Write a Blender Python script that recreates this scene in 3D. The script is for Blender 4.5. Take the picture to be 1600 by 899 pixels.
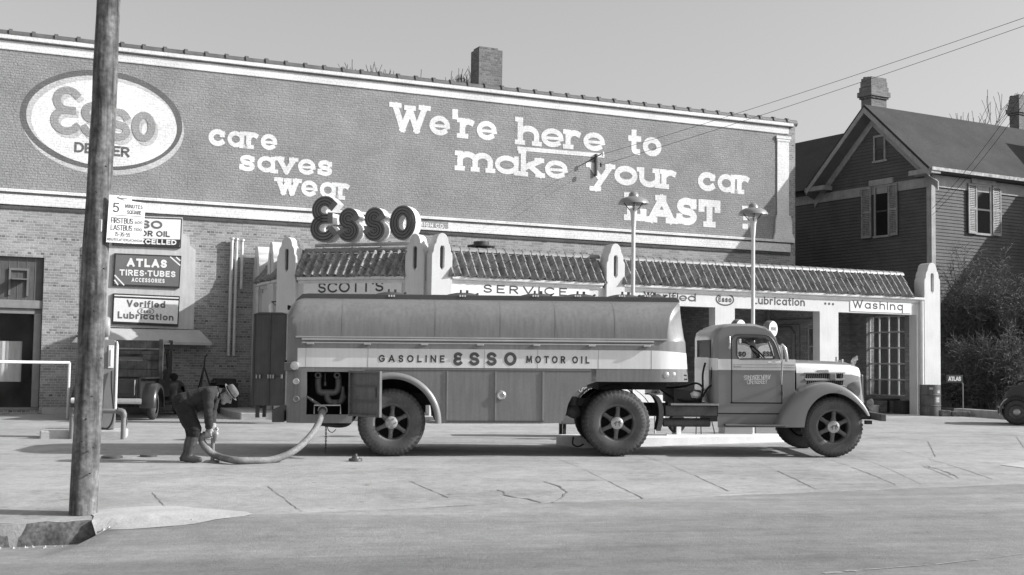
import bpy, bmesh, math, random
from math import sin, cos, pi, radians, sqrt, atan2, floor
from mathutils import Vector, Matrix
from mathutils.geometry import tessellate_polygon
random.seed(7)
scene = bpy.context.scene
COL = scene.collection
for o in list(bpy.data.objects): bpy.data.objects.remove(o)

# ------------------------------------------------------------------ camera
FPX, PITCH, ROLL, CZ = 2017.4, radians(3.5723), radians(0.7847), 2.0
FW = Vector((0, cos(PITCH), sin(PITCH)))
_u0 = Vector((0, -sin(PITCH), cos(PITCH))); _r0 = Vector((1, 0, 0))
RT = cos(ROLL)*_r0 + sin(ROLL)*_u0
UP = -sin(ROLL)*_r0 + cos(ROLL)*_u0
EYE = Vector((0, 0, CZ))
cam = bpy.data.cameras.new('camera'); camo = bpy.data.objects.new('camera', cam); COL.objects.link(camo)
cam.sensor_width = 36.0; cam.sensor_fit = 'HORIZONTAL'; cam.lens = FPX/1600*36
cam.clip_start = 0.1; cam.clip_end = 5000
M3 = Matrix((RT, UP, -FW)).transposed()
camo.matrix_world = Matrix.Translation(EYE) @ M3.to_4x4()
scene.camera = camo
# ------------------------------------------------------------------ light
SUN_AZ = radians(93.0)      # clockwise from +Y
SUN_EL = radians(29)
TOSUN = Vector((sin(SUN_AZ)*cos(SUN_EL), cos(SUN_AZ)*cos(SUN_EL), sin(SUN_EL)))
world = bpy.data.worlds.new('World'); scene.world = world; world.use_nodes = True
wn = world.node_tree; wn.nodes.clear()
wo = wn.nodes.new('ShaderNodeOutputWorld'); bg = wn.nodes.new('ShaderNodeBackground')
sky = wn.nodes.new('ShaderNodeTexSky'); sky.sky_type = 'NISHITA'; sky.sun_disc = False
sky.sun_elevation = SUN_EL; sky.sun_rotation = SUN_AZ
sky.air_density = 1.0; sky.dust_density = 2.5; sky.ozone_density = 1.0
# black-and-white film without a filter sees mostly the blue and green of the sky
sp = wn.nodes.new('ShaderNodeSeparateColor'); wn.links.new(sky.outputs[0], sp.inputs[0])
mb_ = wn.nodes.new('ShaderNodeMath'); mb_.operation = 'MULTIPLY'; mb_.inputs[1].default_value = .6; wn.links.new(sp.outputs[2], mb_.inputs[0])
mg_ = wn.nodes.new('ShaderNodeMath'); mg_.operation = 'MULTIPLY_ADD'; mg_.inputs[1].default_value = .4; wn.links.new(sp.outputs[1], mg_.inputs[0]); wn.links.new(mb_.outputs[0], mg_.inputs[2])
wn.links.new(mg_.outputs[0], bg.inputs[0])
bg.inputs[1].default_value = 0.128
wn.links.new(bg.outputs[0], wo.inputs[0])
sl = bpy.data.lights.new('sun', 'SUN'); sl.energy = 4.6; sl.angle = radians(0.53); sl.color = (1, 1, 1)
so = bpy.data.objects.new('sun', sl); COL.objects.link(so)
so.rotation_euler = (-TOSUN).to_track_quat('-Z', 'Y').to_euler(); so.location = (30, 0, 30)
vs = scene.view_settings
scene.display_settings.display_device = 'sRGB'
vs.view_transform = 'Standard'; vs.look = 'None'; vs.gamma = 1; vs.exposure = 0.35; vs.use_curve_mapping = False
scene.render.engine = 'CYCLES'
scene.render.resolution_x = 1024; scene.render.resolution_y = 575

# ------------------------------------------------------------------ helpers
def ray(px, py): return (FW + (px-800)/FPX*RT - (py-449.5)/FPX*UP)
def at(px, py, Y):
    d = ray(px, py); return EYE + d*(Y/d.y)
class Frame:
    def __init__(s, origin, ex, ey, ez):
        s.m = Matrix.Identity(4)
        for i, v in enumerate((ex, ey, ez)):
            for k in range(3): s.m[k][i] = v[k]
        for k in range(3): s.m[k][3] = origin[k]
        s.inv = s.m.inverted()
        s.e = s.inv @ EYE
    def hit(s, px, py, ly=0.0):
        d = s.inv.to_3x3() @ ray(px, py)
        p = s.e + d*((ly - s.e.y)/d.y)
        return (p.x, p.z)
def zframe(x, y, z, deg):
    a = radians(deg)
    return Frame((x, y, z), (cos(a), sin(a), 0), (-sin(a), cos(a), 0), (0, 0, 1))

def mark(o, label=None, cat=None, group=None, kind=None):
    if label: o['label'] = label
    if cat: o['category'] = cat
    if group: o['group'] = group
    if kind: o['kind'] = kind
    return o
def empty(name, m, label, cat, group=None):
    o = bpy.data.objects.new(name, None); COL.objects.link(o)
    o.empty_display_size = 0.2
    o.matrix_world = m if isinstance(m, Matrix) else (m.m if isinstance(m, Frame) else Matrix.Translation(m))
    return mark(o, label, cat, group)
def dup(o, parent=None):
    c = o.copy(); COL.objects.link(c)
    if parent: c.parent = parent
    for ch in [x for x in bpy.data.objects if x.parent == o]: dup(ch, c)
    return c

class MB:
    def __init__(s): s.v = []; s.f = []; s.mi = []; s.cm = 0
    def add(s, vs, fs, mi=None):
        n = len(s.v); s.v += [tuple(v) for v in vs]
        for f in fs: s.f.append(tuple(i+n for i in f)); s.mi.append(s.cm if mi is None else mi)
        return s
    def box(s, x0, x1, y0, y1, z0, z1, mi=None, M=None):
        vs = [Vector((x, y, z)) for x in (x0, x1) for y in (y0, y1) for z in (z0, z1)]
        if M: vs = [M @ v for v in vs]
        return s.add(vs, [(0,1,3,2),(4,6,7,5),(0,4,5,1),(2,3,7,6),(0,2,6,4),(1,5,7,3)], mi)
    def tube(s, pts, r, n=10, cap=True, mi=None):
        pts = [Vector(p) for p in pts]; k = len(pts)
        rs = r if isinstance(r, (list, tuple)) else [r]*k
        rings = []; up = None
        for i, p in enumerate(pts):
            t = (pts[min(i+1, k-1)] - pts[max(i-1, 0)]).normalized()
            if up is None:
                up = Vector((0, 0, 1)) if abs(t.z) < .9 else Vector((0, 1, 0))
            a = up - t*up.dot(t)
            if a.length < 1e-5: a = t.orthogonal()
            a.normalize(); up = a; b = t.cross(a)
            rings.append([p + rs[i]*(cos(2*pi*j/n)*a + sin(2*pi*j/n)*b) for j in range(n)])
        vs = [v for R in rings for v in R]; fs = []
        for i in range(k-1):
            for j in range(n):
                fs.append((i*n+j, i*n+(j+1) % n, (i+1)*n+(j+1) % n, (i+1)*n+j))
        if cap: fs += [tuple(range(n))[::-1], tuple((k-1)*n+j for j in range(n))]
        return s.add(vs, fs, mi)
    def lathe(s, prof, c=(0,0,0), axis='y', n=32, mi=None, rmod=None, M=None):
        # prof: list of (r, h) along the axis
        vs = []; k = len(prof)
        for j in range(n):
            a = 2*pi*j/n
            for i, (r, h) in enumerate(prof):
                rr = r*(rmod(i, j) if rmod else 1)
                if axis == 'y': p = Vector((rr*cos(a), h, rr*sin(a)))
                elif axis == 'z': p = Vector((rr*cos(a), rr*sin(a), h))
                else: p = Vector((h, rr*cos(a), rr*sin(a)))
                if M: p = M @ p
                vs.append(p + Vector(c))
        fs = []
        for j in range(n):
            j2 = (j+1) % n
            for i in range(k-1): fs.append((j*k+i, j2*k+i, j2*k+i+1, j*k+i+1))
        return s.add(vs, fs, mi)
    def grid(s, fn, nu, nv, mi=None, closeu=False):
        vs = [fn(i, j) for i in range(nu) for j in range(nv)]; fs = []
        for i in range(nu if closeu else nu-1):
            i2 = (i+1) % nu
            for j in range(nv-1): fs.append((i*nv+j, i2*nv+j, i2*nv+j+1, i*nv+j+1))
        return s.add(vs, fs, mi)
    def plate(s, outer, holes=(), y0=0., y1=.05, mi=None, side=True, back=True):
        # outline in (x,z), front face at y0, back face at y1
        loops = [list(outer)] + [list(h) for h in holes]
        flat = [p for L in loops for p in L]
        tri = tessellate_polygon([[Vector((p[0], p[1], 0)) for p in L] for L in loops])
        n = len(flat)
        vs = [(p[0], y0, p[1]) for p in flat] + [(p[0], y1, p[1]) for p in flat]
        fs = [tuple(t) for t in tri]
        if back: fs += [tuple(i+n for i in t)[::-1] for t in tri]
        if side:
            k = 0
            for L in loops:
                m = len(L)
                for i in range(m): fs.append((k+i, k+(i+1) % m, n+k+(i+1) % m, n+k+i))
                k += m
        return s.add(vs, fs, mi)
    def build(s, name, mats, parent=None, smooth=None, fix=True, bevel=0, local=None):
        me = bpy.data.meshes.new(name); me.from_pydata(s.v, [], s.f); 
        if not isinstance(mats, (list, tuple)): mats = [mats]
        for m in mats: me.materials.append(m)
        if len(mats) > 1: me.polygons.foreach_set('material_index', s.mi)
        if fix:
            bm = bmesh.new(); bm.from_mesh(me); bmesh.ops.recalc_face_normals(bm, faces=bm.faces); bm.to_mesh(me); bm.free()
        me.update()
        if smooth is not None:
            me.shade_smooth(); me.set_sharp_from_angle(angle=radians(smooth))
        o = bpy.data.objects.new(name, me); COL.objects.link(o)
        if parent: o.parent = parent
        if local: o.matrix_basis = local
        if bevel:
            b = o.modifiers.new('bevel', 'BEVEL'); b.width = bevel; b.segments = 2; b.limit_method = 'ANGLE'
        return o

def arc(cx, cy, rx, ry, a0, a1, n=14):
    return [(cx+rx*cos(radians(a0+(a1-a0)*i/n)), cy+ry*sin(radians(a0+(a1-a0)*i/n))) for i in range(n+1)]
def smooth_pts(pts, n=8):
    # Catmull-Rom through points (any dimension)
    P = [Vector(p) for p in pts]; out = []
    for i in range(len(P)-1):
        a = P[max(i-1, 0)]; b = P[i]; c = P[i+1]; d = P[min(i+2, len(P)-1)]
        for k in range(n):
            t = k/n
            out.append(.5*((2*b)+(c-a)*t+(2*a-5*b+4*c-d)*t*t+(3*b-a-3*c+d)*t**3))
    out.append(P[-1]); return out

# ------------------------------------------------------------------ lettering: our own stroke alphabet
S_ = arc(.5,.75,.46,.25,20,270,12) + arc(.5,.25,.5,.25,90,-160,12)[1:]
CAPS = {
'A':(.86,[[(0,0),(.5,1)],[(.5,1),(1,0)],[(.2,.3),(.8,.3)]]),
'B':(.66,[[(0,0),(0,1)],[(0,1),(.5,1)]+arc(.5,.76,.42,.24,90,-90)[1:]+[(0,.52)],[(.5,.52)]+arc(.5,.26,.5,.26,90,-90)[1:]+[(0,0)]]),
'C':(.82,[arc(.55,.5,.55,.5,42,318,20)]),
'D':(.76,[[(.4,0),(0,0),(0,1),(.4,1)]+arc(.4,.5,.6,.5,90,-90)[1:]]),
'E':(.58,[[(1,1),(0,1),(0,0),(1,0)],[(0,.52),(.85,.52)]]),
'F':(.56,[[(1,1),(0,1),(0,0)],[(0,.5),(.85,.5)]]),
'G':(.86,[arc(.52,.5,.52,.5,42,340,20)+[(1,.46),(.6,.46)]]),
'H':(.76,[[(0,0),(0,1)],[(1,0),(1,1)],[(0,.52),(1,.52)]]),
'I':(.0,[[(0,0),(0,1)]]),
'J':(.5,[[(1,1),(1,.3)]+arc(.5,.28,.5,.28,0,-170,10)[1:]]),
'K':(.7,[[(0,0),(0,1)],[(1,1),(.05,.42)],[(.3,.58),(1,0)]]),
'L':(.55,[[(0,1),(0,0),(1,0)]]),
'M':(.95,[[(0,0),(.08,1)],[(.08,1),(.5,.15)],[(.5,.15),(.92,1)],[(.92,1),(1,0)]]),
'N':(.78,[[(0,0),(0,1)],[(0,1),(1,0)],[(1,0),(1,1)]]),
'O':(.92,[arc(.5,.5,.5,.5,90,450,28)]),
'P':(.62,[[(0,0),(0,1),(.5,1)]+arc(.5,.74,.5,.26,90,-90)[1:]+[(0,.48)]]),
'Q':(.92,[arc(.5,.5,.5,.5,90,450,28),[(.65,.3),(1,0)]]),
'R':(.66,[[(0,0),(0,1),(.5,1)]+arc(.5,.75,.48,.25,90,-90)[1:]+[(0,.5)],[(.45,.5),(1,0)]]),
'S':(.62,[S_]),
'T':(.7,[[(0,1),(1,1)],[(.5,1),(.5,0)]]),
'U':(.74,[[(0,1),(0,.36)]+arc(.5,.36,.5,.36,180,360)[1:]+[(1,1)]]),
'V':(.84,[[(0,1),(.5,0)],[(.5,0),(1,1)]]),
'W':(1.25,[[(0,1),(.26,0)],[(.26,0),(.5,.9)],[(.5,.9),(.74,0)],[(.74,0),(1,1)]]),
'X':(.8,[[(0,0),(1,1)],[(0,1),(1,0)]]),
'Y':(.8,[[(0,1),(.5,.45)],[(1,1),(.5,.45)],[(.5,.45),(.5,0)]]),
'Z':(.7,[[(0,1),(1,1),(0,0),(1,0)]]),
'\u0190':(.62,[arc(.58,.755,.5,.245,38,268,14)+[(.8,.51)],[(.8,.51)]+arc(.56,.255,.56,.255,92,326,14)]),
'0':(.62,[arc(.5,.5,.5,.5,90,450,24)]),
'1':(.2,[[(0,.78),(1,1),(1,0)]]),
'2':(.6,[arc(.5,.7,.5,.3,165,-25,12)+[(0,0),(1,0)]]),
'3':(.6,[arc(.45,.75,.5,.25,140,-90,10)+arc(.45,.25,.55,.25,90,-140,10)]),
'5':(.6,[[(.95,1),(.12,1),(.05,.56)]+arc(.45,.32,.55,.32,125,-145,14)]),
'6':(.6,[[(.75,1),(.1,.45)]+arc(.5,.3,.5,.3,160,520,20)]),
'7':(.6,[[(0,1),(1,1),(.35,0)]]),
'8':(.6,[arc(.5,.76,.42,.24,90,450,18),arc(.5,.26,.5,.26,90,450,18)]),
"'":(.0,[[(0,1),(0,.82)]]), '!':(.0,[[(0,1),(0,.36)],[(0,.0),(0,.04)]]), '.':(.0,[[(0,0),(0,.02)]]),
'\u00b7':(.0,[[(0,.44),(0,.5)]]), '-':(.4,[[(0,.45),(1,.45)]]), ':':(.0,[[(0,.1),(0,.12)],[(0,.6),(0,.62)]]),
}
# lower case: y 0 baseline, 1 x-height, 2 ascender, -1 descender
_o = arc(.5,.5,.5,.5,90,450,24)
LOW = {
'a':(.68,[arc(.5,.5,.5,.5,90,450,24),[(1,0),(1,1)]]),
'b':(.68,[[(0,0),(0,2)],_o]),
'c':(.64,[arc(.55,.5,.55,.5,45,315,18)]),
'd':(.68,[_o,[(1,0),(1,2)]]),
'e':(.68,[[(1,.48)]+arc(.5,.5,.5,.5,5,312,20)[1:],[(.05,.46),(.95,.48)]]),
'f':(.34,[[(.3,0),(.3,1.5)]+arc(.85,1.5,.55,.5,180,80,8)[1:],[(0,.95),(.9,.95)]]),
'g':(.66,[_o,[(1,1),(1,-1)]]),
'h':(.62,[[(0,0),(0,2)],[(0,.55)]+arc(.5,.55,.5,.45,180,0)[1:]+[(1,0)]]),
'i':(.0,[[(0,0),(0,1)],[(0,1.62),(0,1.72)]]),
'k':(.62,[[(0,0),(0,2)],[(.95,1),(.05,.42)],[(.35,.6),(1,0)]]),
'l':(.0,[[(0,0),(0,2)]]),
'm':(1.05,[[(0,0),(0,1)],[(0,.6)]+arc(.25,.6,.25,.4,180,0,10)[1:]+[(.5,0)],[(.5,.6)]+arc(.75,.6,.25,.4,180,0,10)[1:]+[(1,0)]]),
'n':(.62,[[(0,0),(0,1)],[(0,.55)]+arc(.5,.55,.5,.45,180,0)[1:]+[(1,0)]]),
'o':(.7,[_o]),
'r':(.42,[[(0,0),(0,1)],[(0,.5)]+arc(.62,.5,.62,.5,170,62,10)]),
's':(.54,[S_]),
't':(.4,[[(.4,1.75),(.4,.25)]+arc(.8,.22,.4,.22,180,280,6)[1:],[(0,.97),(1,.97)]]),
'u':(.62,[[(0,1),(0,.45)]+arc(.5,.45,.5,.45,180,360)[1:],[(1,1),(1,0)]]),
'v':(.7,[[(0,1),(.5,0)],[(.5,0),(1,1)]]),
'w':(1.0,[[(0,1),(.26,0)],[(.26,0),(.5,.95)],[(.5,.95),(.74,0)],[(.74,0),(1,1)]]),
'y':(.72,[[(0,1),(.52,.05)],[(1,1),(.25,-1)]]),
}
SERIF = {  # (x, y, left, right) in stroke widths
'W':[(0,1,1,1),(.5,.93,.9,.9),(1,1,1,1)],'r':[(0,0,.9,1.0),(0,1,.9,0)],'h':[(0,0,.9,.8),(1,0,.7,.9),(0,2,.9,0)],
't':[],'m':[(0,0,.9,.7),(.5,0,.6,.6),(1,0,.7,.9),(0,1,.9,0)],'a':[(1,0,0,1.0)],'k':[(0,0,.9,.8),(1,0,.8,.8),(0,2,.9,0),(.95,1,.9,.7)],
'y':[(0,1,.9,.8),(1,1,.8,.9),(.25,-1,1.3,.9)],'u':[(0,1,.9,0),(1,1,.9,0),(1,0,0,.9)],'L':[(0,1,.9,.9),(0,0,.9,0)],
'A':[(0,0,.9,.9),(1,0,.9,.9),(.5,1,1.0,.5)],'T':[(.5,0,1,1)],'v':[(0,1,.9,.8),(1,1,.8,.9)],'w':[(0,1,.9,.7),(.5,.98,.5,.5),(1,1,.7,.9)],
}
EXTRA = {'L':[[(1,0),(1,.26)]],'T':[[(0,1),(0,.72)],[(1,1),(1,.72)]],'S':[[(.97,.95),(.97,.8)],[(.0,.05),(.0,.2)]],'s':[[(.96,.9),(.96,.8)],[(.0,.1),(.0,.2)]],'c':[[(.95,.86),(.95,.78)]]}

def ribbon(mb, pts, w, y, cap=True, mi=None):
    P = [Vector((p[0], p[1])) for p in pts]
    Q = [P[0]]
    for p in P[1:]:
        if (p-Q[-1]).length > 1e-5: Q.append(p)
    P = Q; n = len(P)
    if n < 2: return
    closed = n > 3 and (P[0]-P[-1]).length < 1e-4
    if closed: P = P[:-1]; n -= 1
    elif cap:
        P[0] = P[0] + (P[0]-P[1]).normalized()*w/2; P[-1] = P[-1] + (P[-1]-P[-2]).normalized()*w/2
    L = []; Rr = []
    for i in range(n):
        if closed: a = P[i]-P[i-1]; b = P[(i+1) % n]-P[i]
        else: a = P[i]-P[i-1] if i else P[1]-P[0]; b = P[i+1]-P[i] if i < n-1 else P[-1]-P[-2]
        a.normalize(); b.normalize()
        na = Vector((-a.y, a.x)); nb = Vector((-b.y, b.x)); m = na+nb
        if m.length < .2: m = na
        m.normalize(); k = min(1/max(m.dot(na), .3), 2.0)
        L.append(P[i]+m*k*w/2); Rr.append(P[i]-m*k*w/2)
    vs = [(p.x, y, p.y) for p in L] + [(p.x, y, p.y) for p in Rr]
    fs = [(i, (i+1) % n, n+(i+1) % n, n+i) for i in range(n if closed else n-1)]
    mb.add(vs, fs, mi)

def glyph(mb, ch, x, z, H, w, y, wx=1.0, xr=.7, slab=False, shear=0.0, cell=None):
    """one letter; returns its outer width. H cap height, w stroke width"""
    low = ch in LOW
    wd, st = (LOW if low else CAPS)[ch]
    Wd = wd*H*wx + w if cell is None else cell
    xh = xr*H; desc = .3*H
    def mp(p):
        sx, sy = p
        X = w/2 + sx*(Wd-w)
        if not low: Z = w/2 + sy*(H-w)
        elif sy <= 0: Z = w/2 + sy*desc
        elif sy <= 1: Z = w/2 + sy*(xh-w)
        else: Z = xh-w/2 + (sy-1)*(H-xh)
        return (x+X+shear*(z+dz*Z), z+dz*Z)
    dz = 1
    k = 0
    for s in st + (EXTRA.get(ch, []) if slab else []):
        wk = w*(.5 if ch == 'e' and k == 1 else (.86 if slab and ch in 'eas' else 1))
        ribbon(mb, [mp(p) for p in s], wk, y - .0004*k); k += 1
    if slab:
        ws = w*.8
        for (sx, sy, l, r) in SERIF.get(ch, []):
            px, pz = mp((sx, sy)); dd = w/2-ws/2
            pz += dd if sy >= .9 else -dd
            ribbon(mb, [(px-w/2-l*w*.55, pz), (px+w/2+r*w*.55, pz)], ws, y-.0004*k, cap=False); k += 1
    return Wd

def text(mb, s, p0, p1, H, w, y, xr=.7, slab=False, gap=.16, space=.45, wx=None):
    """letters from p0 to p1 (local x,z of the baseline's ends); H height, w stroke (both metres)"""
    adv = 0; ws = []
    for i, ch in enumerate(s):
        if ch == ' ': ws.append(None); adv += space*H; continue
        wd = (LOW if ch in LOW else CAPS)[ch][0]
        ws.append(wd*H); adv += gap*H
    adv -= gap*H
    fixed = adv + w*sum(1 for q in ws if q is not None)
    flex = sum(q for q in ws if q)
    tot = p1[0]-p0[0]
    k = (tot-fixed)/flex if flex else 1
    g, spc = gap, space
    if k < .55 or k > 1.7 or wx:
        k = wx or min(max(k, .6), 1.5); r = (tot - k*flex - w*sum(1 for q in ws if q is not None))/adv if adv else 1
        g *= r; spc *= r
    x = p0[0]
    for ch, q in zip(s, ws):
        if q is None: x += spc*H; continue
        z = p0[1] + (p1[1]-p0[1])*(x-p0[0])/max(tot, 1e-6)
        x += glyph(mb, ch, x, z, H, w, y, wx=k, xr=xr, slab=slab) + g*H
def ellipse(cx, cz, rx, rz, n=48): return [(cx+rx*cos(2*pi*i/n), cz+rz*sin(2*pi*i/n)) for i in range(n)]

# ------------------------------------------------------------------ materials (black-and-white film: greys only)
def mat(name, g, rough=.7, metal=0., var=.12, scale=3., fine=.06, fscale=40., bump=0., bscale=60., streak=0., coat=0.):
    m = bpy.data.materials.new(name); m.use_nodes = True; nt = m.node_tree; N = nt.nodes; L = nt.links
    b = N['Principled BSDF']; b.inputs['Roughness'].default_value = rough; b.inputs['Metallic'].default_value = metal
    if coat: b.inputs['Coat Weight'].default_value = coat; b.inputs['Coat Roughness'].default_value = .15
    tc = N.new('ShaderNodeTexCoord')
    def noise(sc, det=4., stretch=None):
        n = N.new('ShaderNodeTexNoise'); n.inputs['Scale'].default_value = sc; n.inputs['Detail'].default_value = det
        if stretch:
            mp = N.new('ShaderNodeMapping'); mp.inputs['Scale'].default_value = stretch; L.new(tc.outputs['Object'], mp.inputs[0]); L.new(mp.outputs[0], n.inputs['Vector'])
        else: L.new(tc.outputs['Object'], n.inputs['Vector'])
        return n.outputs['Fac']
    def rng(o, a, bb, lo=.3, hi=.7):
        r = N.new('ShaderNodeMapRange'); L.new(o, r.inputs[0]); r.inputs[1].default_value = lo; r.inputs[2].default_value = hi
        r.inputs[3].default_value = a; r.inputs[4].default_value = bb; return r.outputs[0]
    def mul(a, c):
        k = N.new('ShaderNodeMath'); k.operation = 'MULTIPLY'; L.new(a, k.inputs[0])
        if isinstance(c, float): k.inputs[1].default_value = c
        else: L.new(c, k.inputs[1])
        return k.outputs[0]
    v = mul(rng(noise(scale), 1-var, 1+var), float(g))
    if fine: v = mul(v, rng(noise(fscale, 3.), 1-fine, 1+fine))
    if streak: v = mul(v, rng(noise(2.2, 5., (9, 9, .7)), 1-streak, 1+streak*.6))
    L.new(v, b.inputs['Base Color'])
    if bump:
        bn = N.new('ShaderNodeBump'); bn.inputs['Strength'].default_value = bump; bn.inputs['Distance'].default_value = .01
        L.new(noise(bscale, 4.), bn.inputs['Height']); L.new(bn.outputs[0], b.inputs['Normal'])
    return m

def brick_mat(name, brick, mortar, painted=False, dark_head=.5, bump=.6, lumps=0., w=.213, h=.0677, cv=.24):
    m = bpy.data.materials.new(name); m.use_nodes = True; nt = m.node_tree; N = nt.nodes; L = nt.links
    b = N['Principled BSDF']; b.inputs['Roughness'].default_value = .85
    tc = N.new('ShaderNodeTexCoord'); sp = N.new('ShaderNodeSeparateXYZ'); L.new(tc.outputs['Object'], sp.inputs[0])
    ad = N.new('ShaderNodeMath'); ad.operation = 'ADD'; L.new(sp.outputs[0], ad.inputs[0]); L.new(sp.outputs[1], ad.inputs[1])
    cb = N.new('ShaderNodeCombineXYZ'); L.new(ad.outputs[0], cb.inputs[0]); L.new(sp.outputs[2], cb.inputs[1])
    # slightly uneven laying
    nz = N.new('ShaderNodeTexNoise'); nz.inputs['Scale'].default_value = 2.5; L.new(cb.outputs[0], nz.inputs['Vector'])
    sc = N.new('ShaderNodeVectorMath'); sc.operation = 'SCALE'; sc.inputs['Scale'].default_value = .012; L.new(nz.outputs['Color'], sc.inputs[0])
    av = N.new('ShaderNodeVectorMath'); av.operation = 'ADD'; L.new(cb.outputs[0], av.inputs[0]); L.new(sc.outputs[0], av.inputs[1])
    def bt(width, off):
        t = N.new('ShaderNodeTexBrick'); t.inputs['Scale'].default_value = 1; t.inputs['Brick Width'].default_value = width
        t.inputs['Row Height'].default_value = h; t.inputs['Mortar Size'].default_value = .007; t.inputs['Mortar Smooth'].default_value = .3
        t.offset = off; t.inputs['Color1'].default_value = (brick*(1-cv),)*3+(1,); t.inputs['Color2'].default_value = (brick*(1+cv),)*3+(1,)
        t.inputs['Mortar'].default_value = (mortar,)*3+(1,); t.inputs['Bias'].default_value = 0.
        L.new(av.outputs[0], t.inputs['Vector']); return t
    t1 = bt(w, .5); t2 = bt(w/2, .5)
    if not painted:
        t2.inputs['Color1'].default_value = (brick*dark_head,)*3+(1,)
    # every sixth course is headers
    dv = N.new('ShaderNodeMath'); dv.operation = 'DIVIDE'; L.new(sp.outputs[2], dv.inputs[0]); dv.inputs[1].default_value = h*6
    fr = N.new('ShaderNodeMath'); fr.operation = 'FRACT'; L.new(dv.outputs[0], fr.inputs[0])
    lt = N.new('ShaderNodeMath'); lt.operation = 'LESS_THAN'; L.new(fr.outputs[0], lt.inputs[0]); lt.inputs[1].default_value = 1/6
    mx = N.new('ShaderNodeMix'); mx.data_type = 'RGBA'; L.new(lt.outputs[0], mx.inputs[0]); L.new(t1.outputs['Color'], mx.inputs[6]); L.new(t2.outputs['Color'], mx.inputs[7])
    mf = N.new('ShaderNodeMix'); mf.data_type = 'FLOAT'; L.new(lt.outputs[0], mf.inputs[0]); L.new(t1.outputs['Fac'], mf.inputs[2]); L.new(t2.outputs['Fac'], mf.inputs[3])
    n2 = N.new('ShaderNodeTexNoise'); n2.inputs['Scale'].default_value = .9; n2.inputs['Detail'].default_value = 6; L.new(tc.outputs['Object'], n2.inputs['Vector'])
    n3 = N.new('ShaderNodeTexNoise'); n3.inputs['Scale'].default_value = 22; n3.inputs['Detail'].default_value = 3; L.new(tc.outputs['Object'], n3.inputs['Vector'])
    r2 = N.new('ShaderNodeMapRange'); L.new(n2.outputs['Fac'], r2.inputs[0]); r2.inputs[1].default_value = .3; r2.inputs[2].default_value = .7; r2.inputs[3].default_value = .85; r2.inputs[4].default_value = 1.12
    r3 = N.new('ShaderNodeMapRange'); L.new(n3.outputs['Fac'], r3.inputs[0]); r3.inputs[1].default_value = .3; r3.inputs[2].default_value = .7; r3.inputs[3].default_value = .85; r3.inputs[4].default_value = 1.15
    mm = N.new('ShaderNodeMath'); mm.operation = 'MULTIPLY'; L.new(r2.outputs[0], mm.inputs[0]); L.new(r3.outputs[0], mm.inputs[1])
    vm = N.new('ShaderNodeVectorMath'); vm.operation = 'SCALE'; L.new(mx.outputs[2], vm.inputs[0]); L.new(mm.outputs[0], vm.inputs['Scale'])
    L.new(vm.outputs[0], b.inputs['Base Color'])
    # height: joints sunk, each brick standing a little differently, rough faces
    hh = N.new('ShaderNodeMath'); hh.operation = 'MULTIPLY'; L.new(mf.outputs[0], hh.inputs[0]); hh.inputs[1].default_value = -1.0
    ha = N.new('ShaderNodeMath'); ha.operation = 'MULTIPLY_ADD'; L.new(n3.outputs['Fac'], ha.inputs[0]); ha.inputs[1].default_value = .8+lumps; L.new(hh.outputs[0], ha.inputs[2])
    bn = N.new('ShaderNodeBump'); bn.inputs['Strength'].default_value = bump; bn.inputs['Distance'].default_value = .012
    L.new(ha.outputs[0], bn.inputs['Height']); L.new(bn.outputs[0], b.inputs['Normal'])
    return m

def glass_mat(name, g=.02, rough=.05, alpha=1.):
    m = bpy.data.materials.new(name); m.use_nodes = True; nt = m.node_tree; N = nt.nodes; L = nt.links
    b = N['Principled BSDF']; b.inputs['Base Color'].default_value = (g, g, g, 1); b.inputs['Roughness'].default_value = rough; b.inputs['Specular IOR Level'].default_value = .35
    if alpha < 1: b.inputs['Alpha'].default_value = alpha
    return m
def lin(s): s /= 255.; return s/12.92 if s <= .04045 else ((s+.055)/1.055)**2.4

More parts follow.
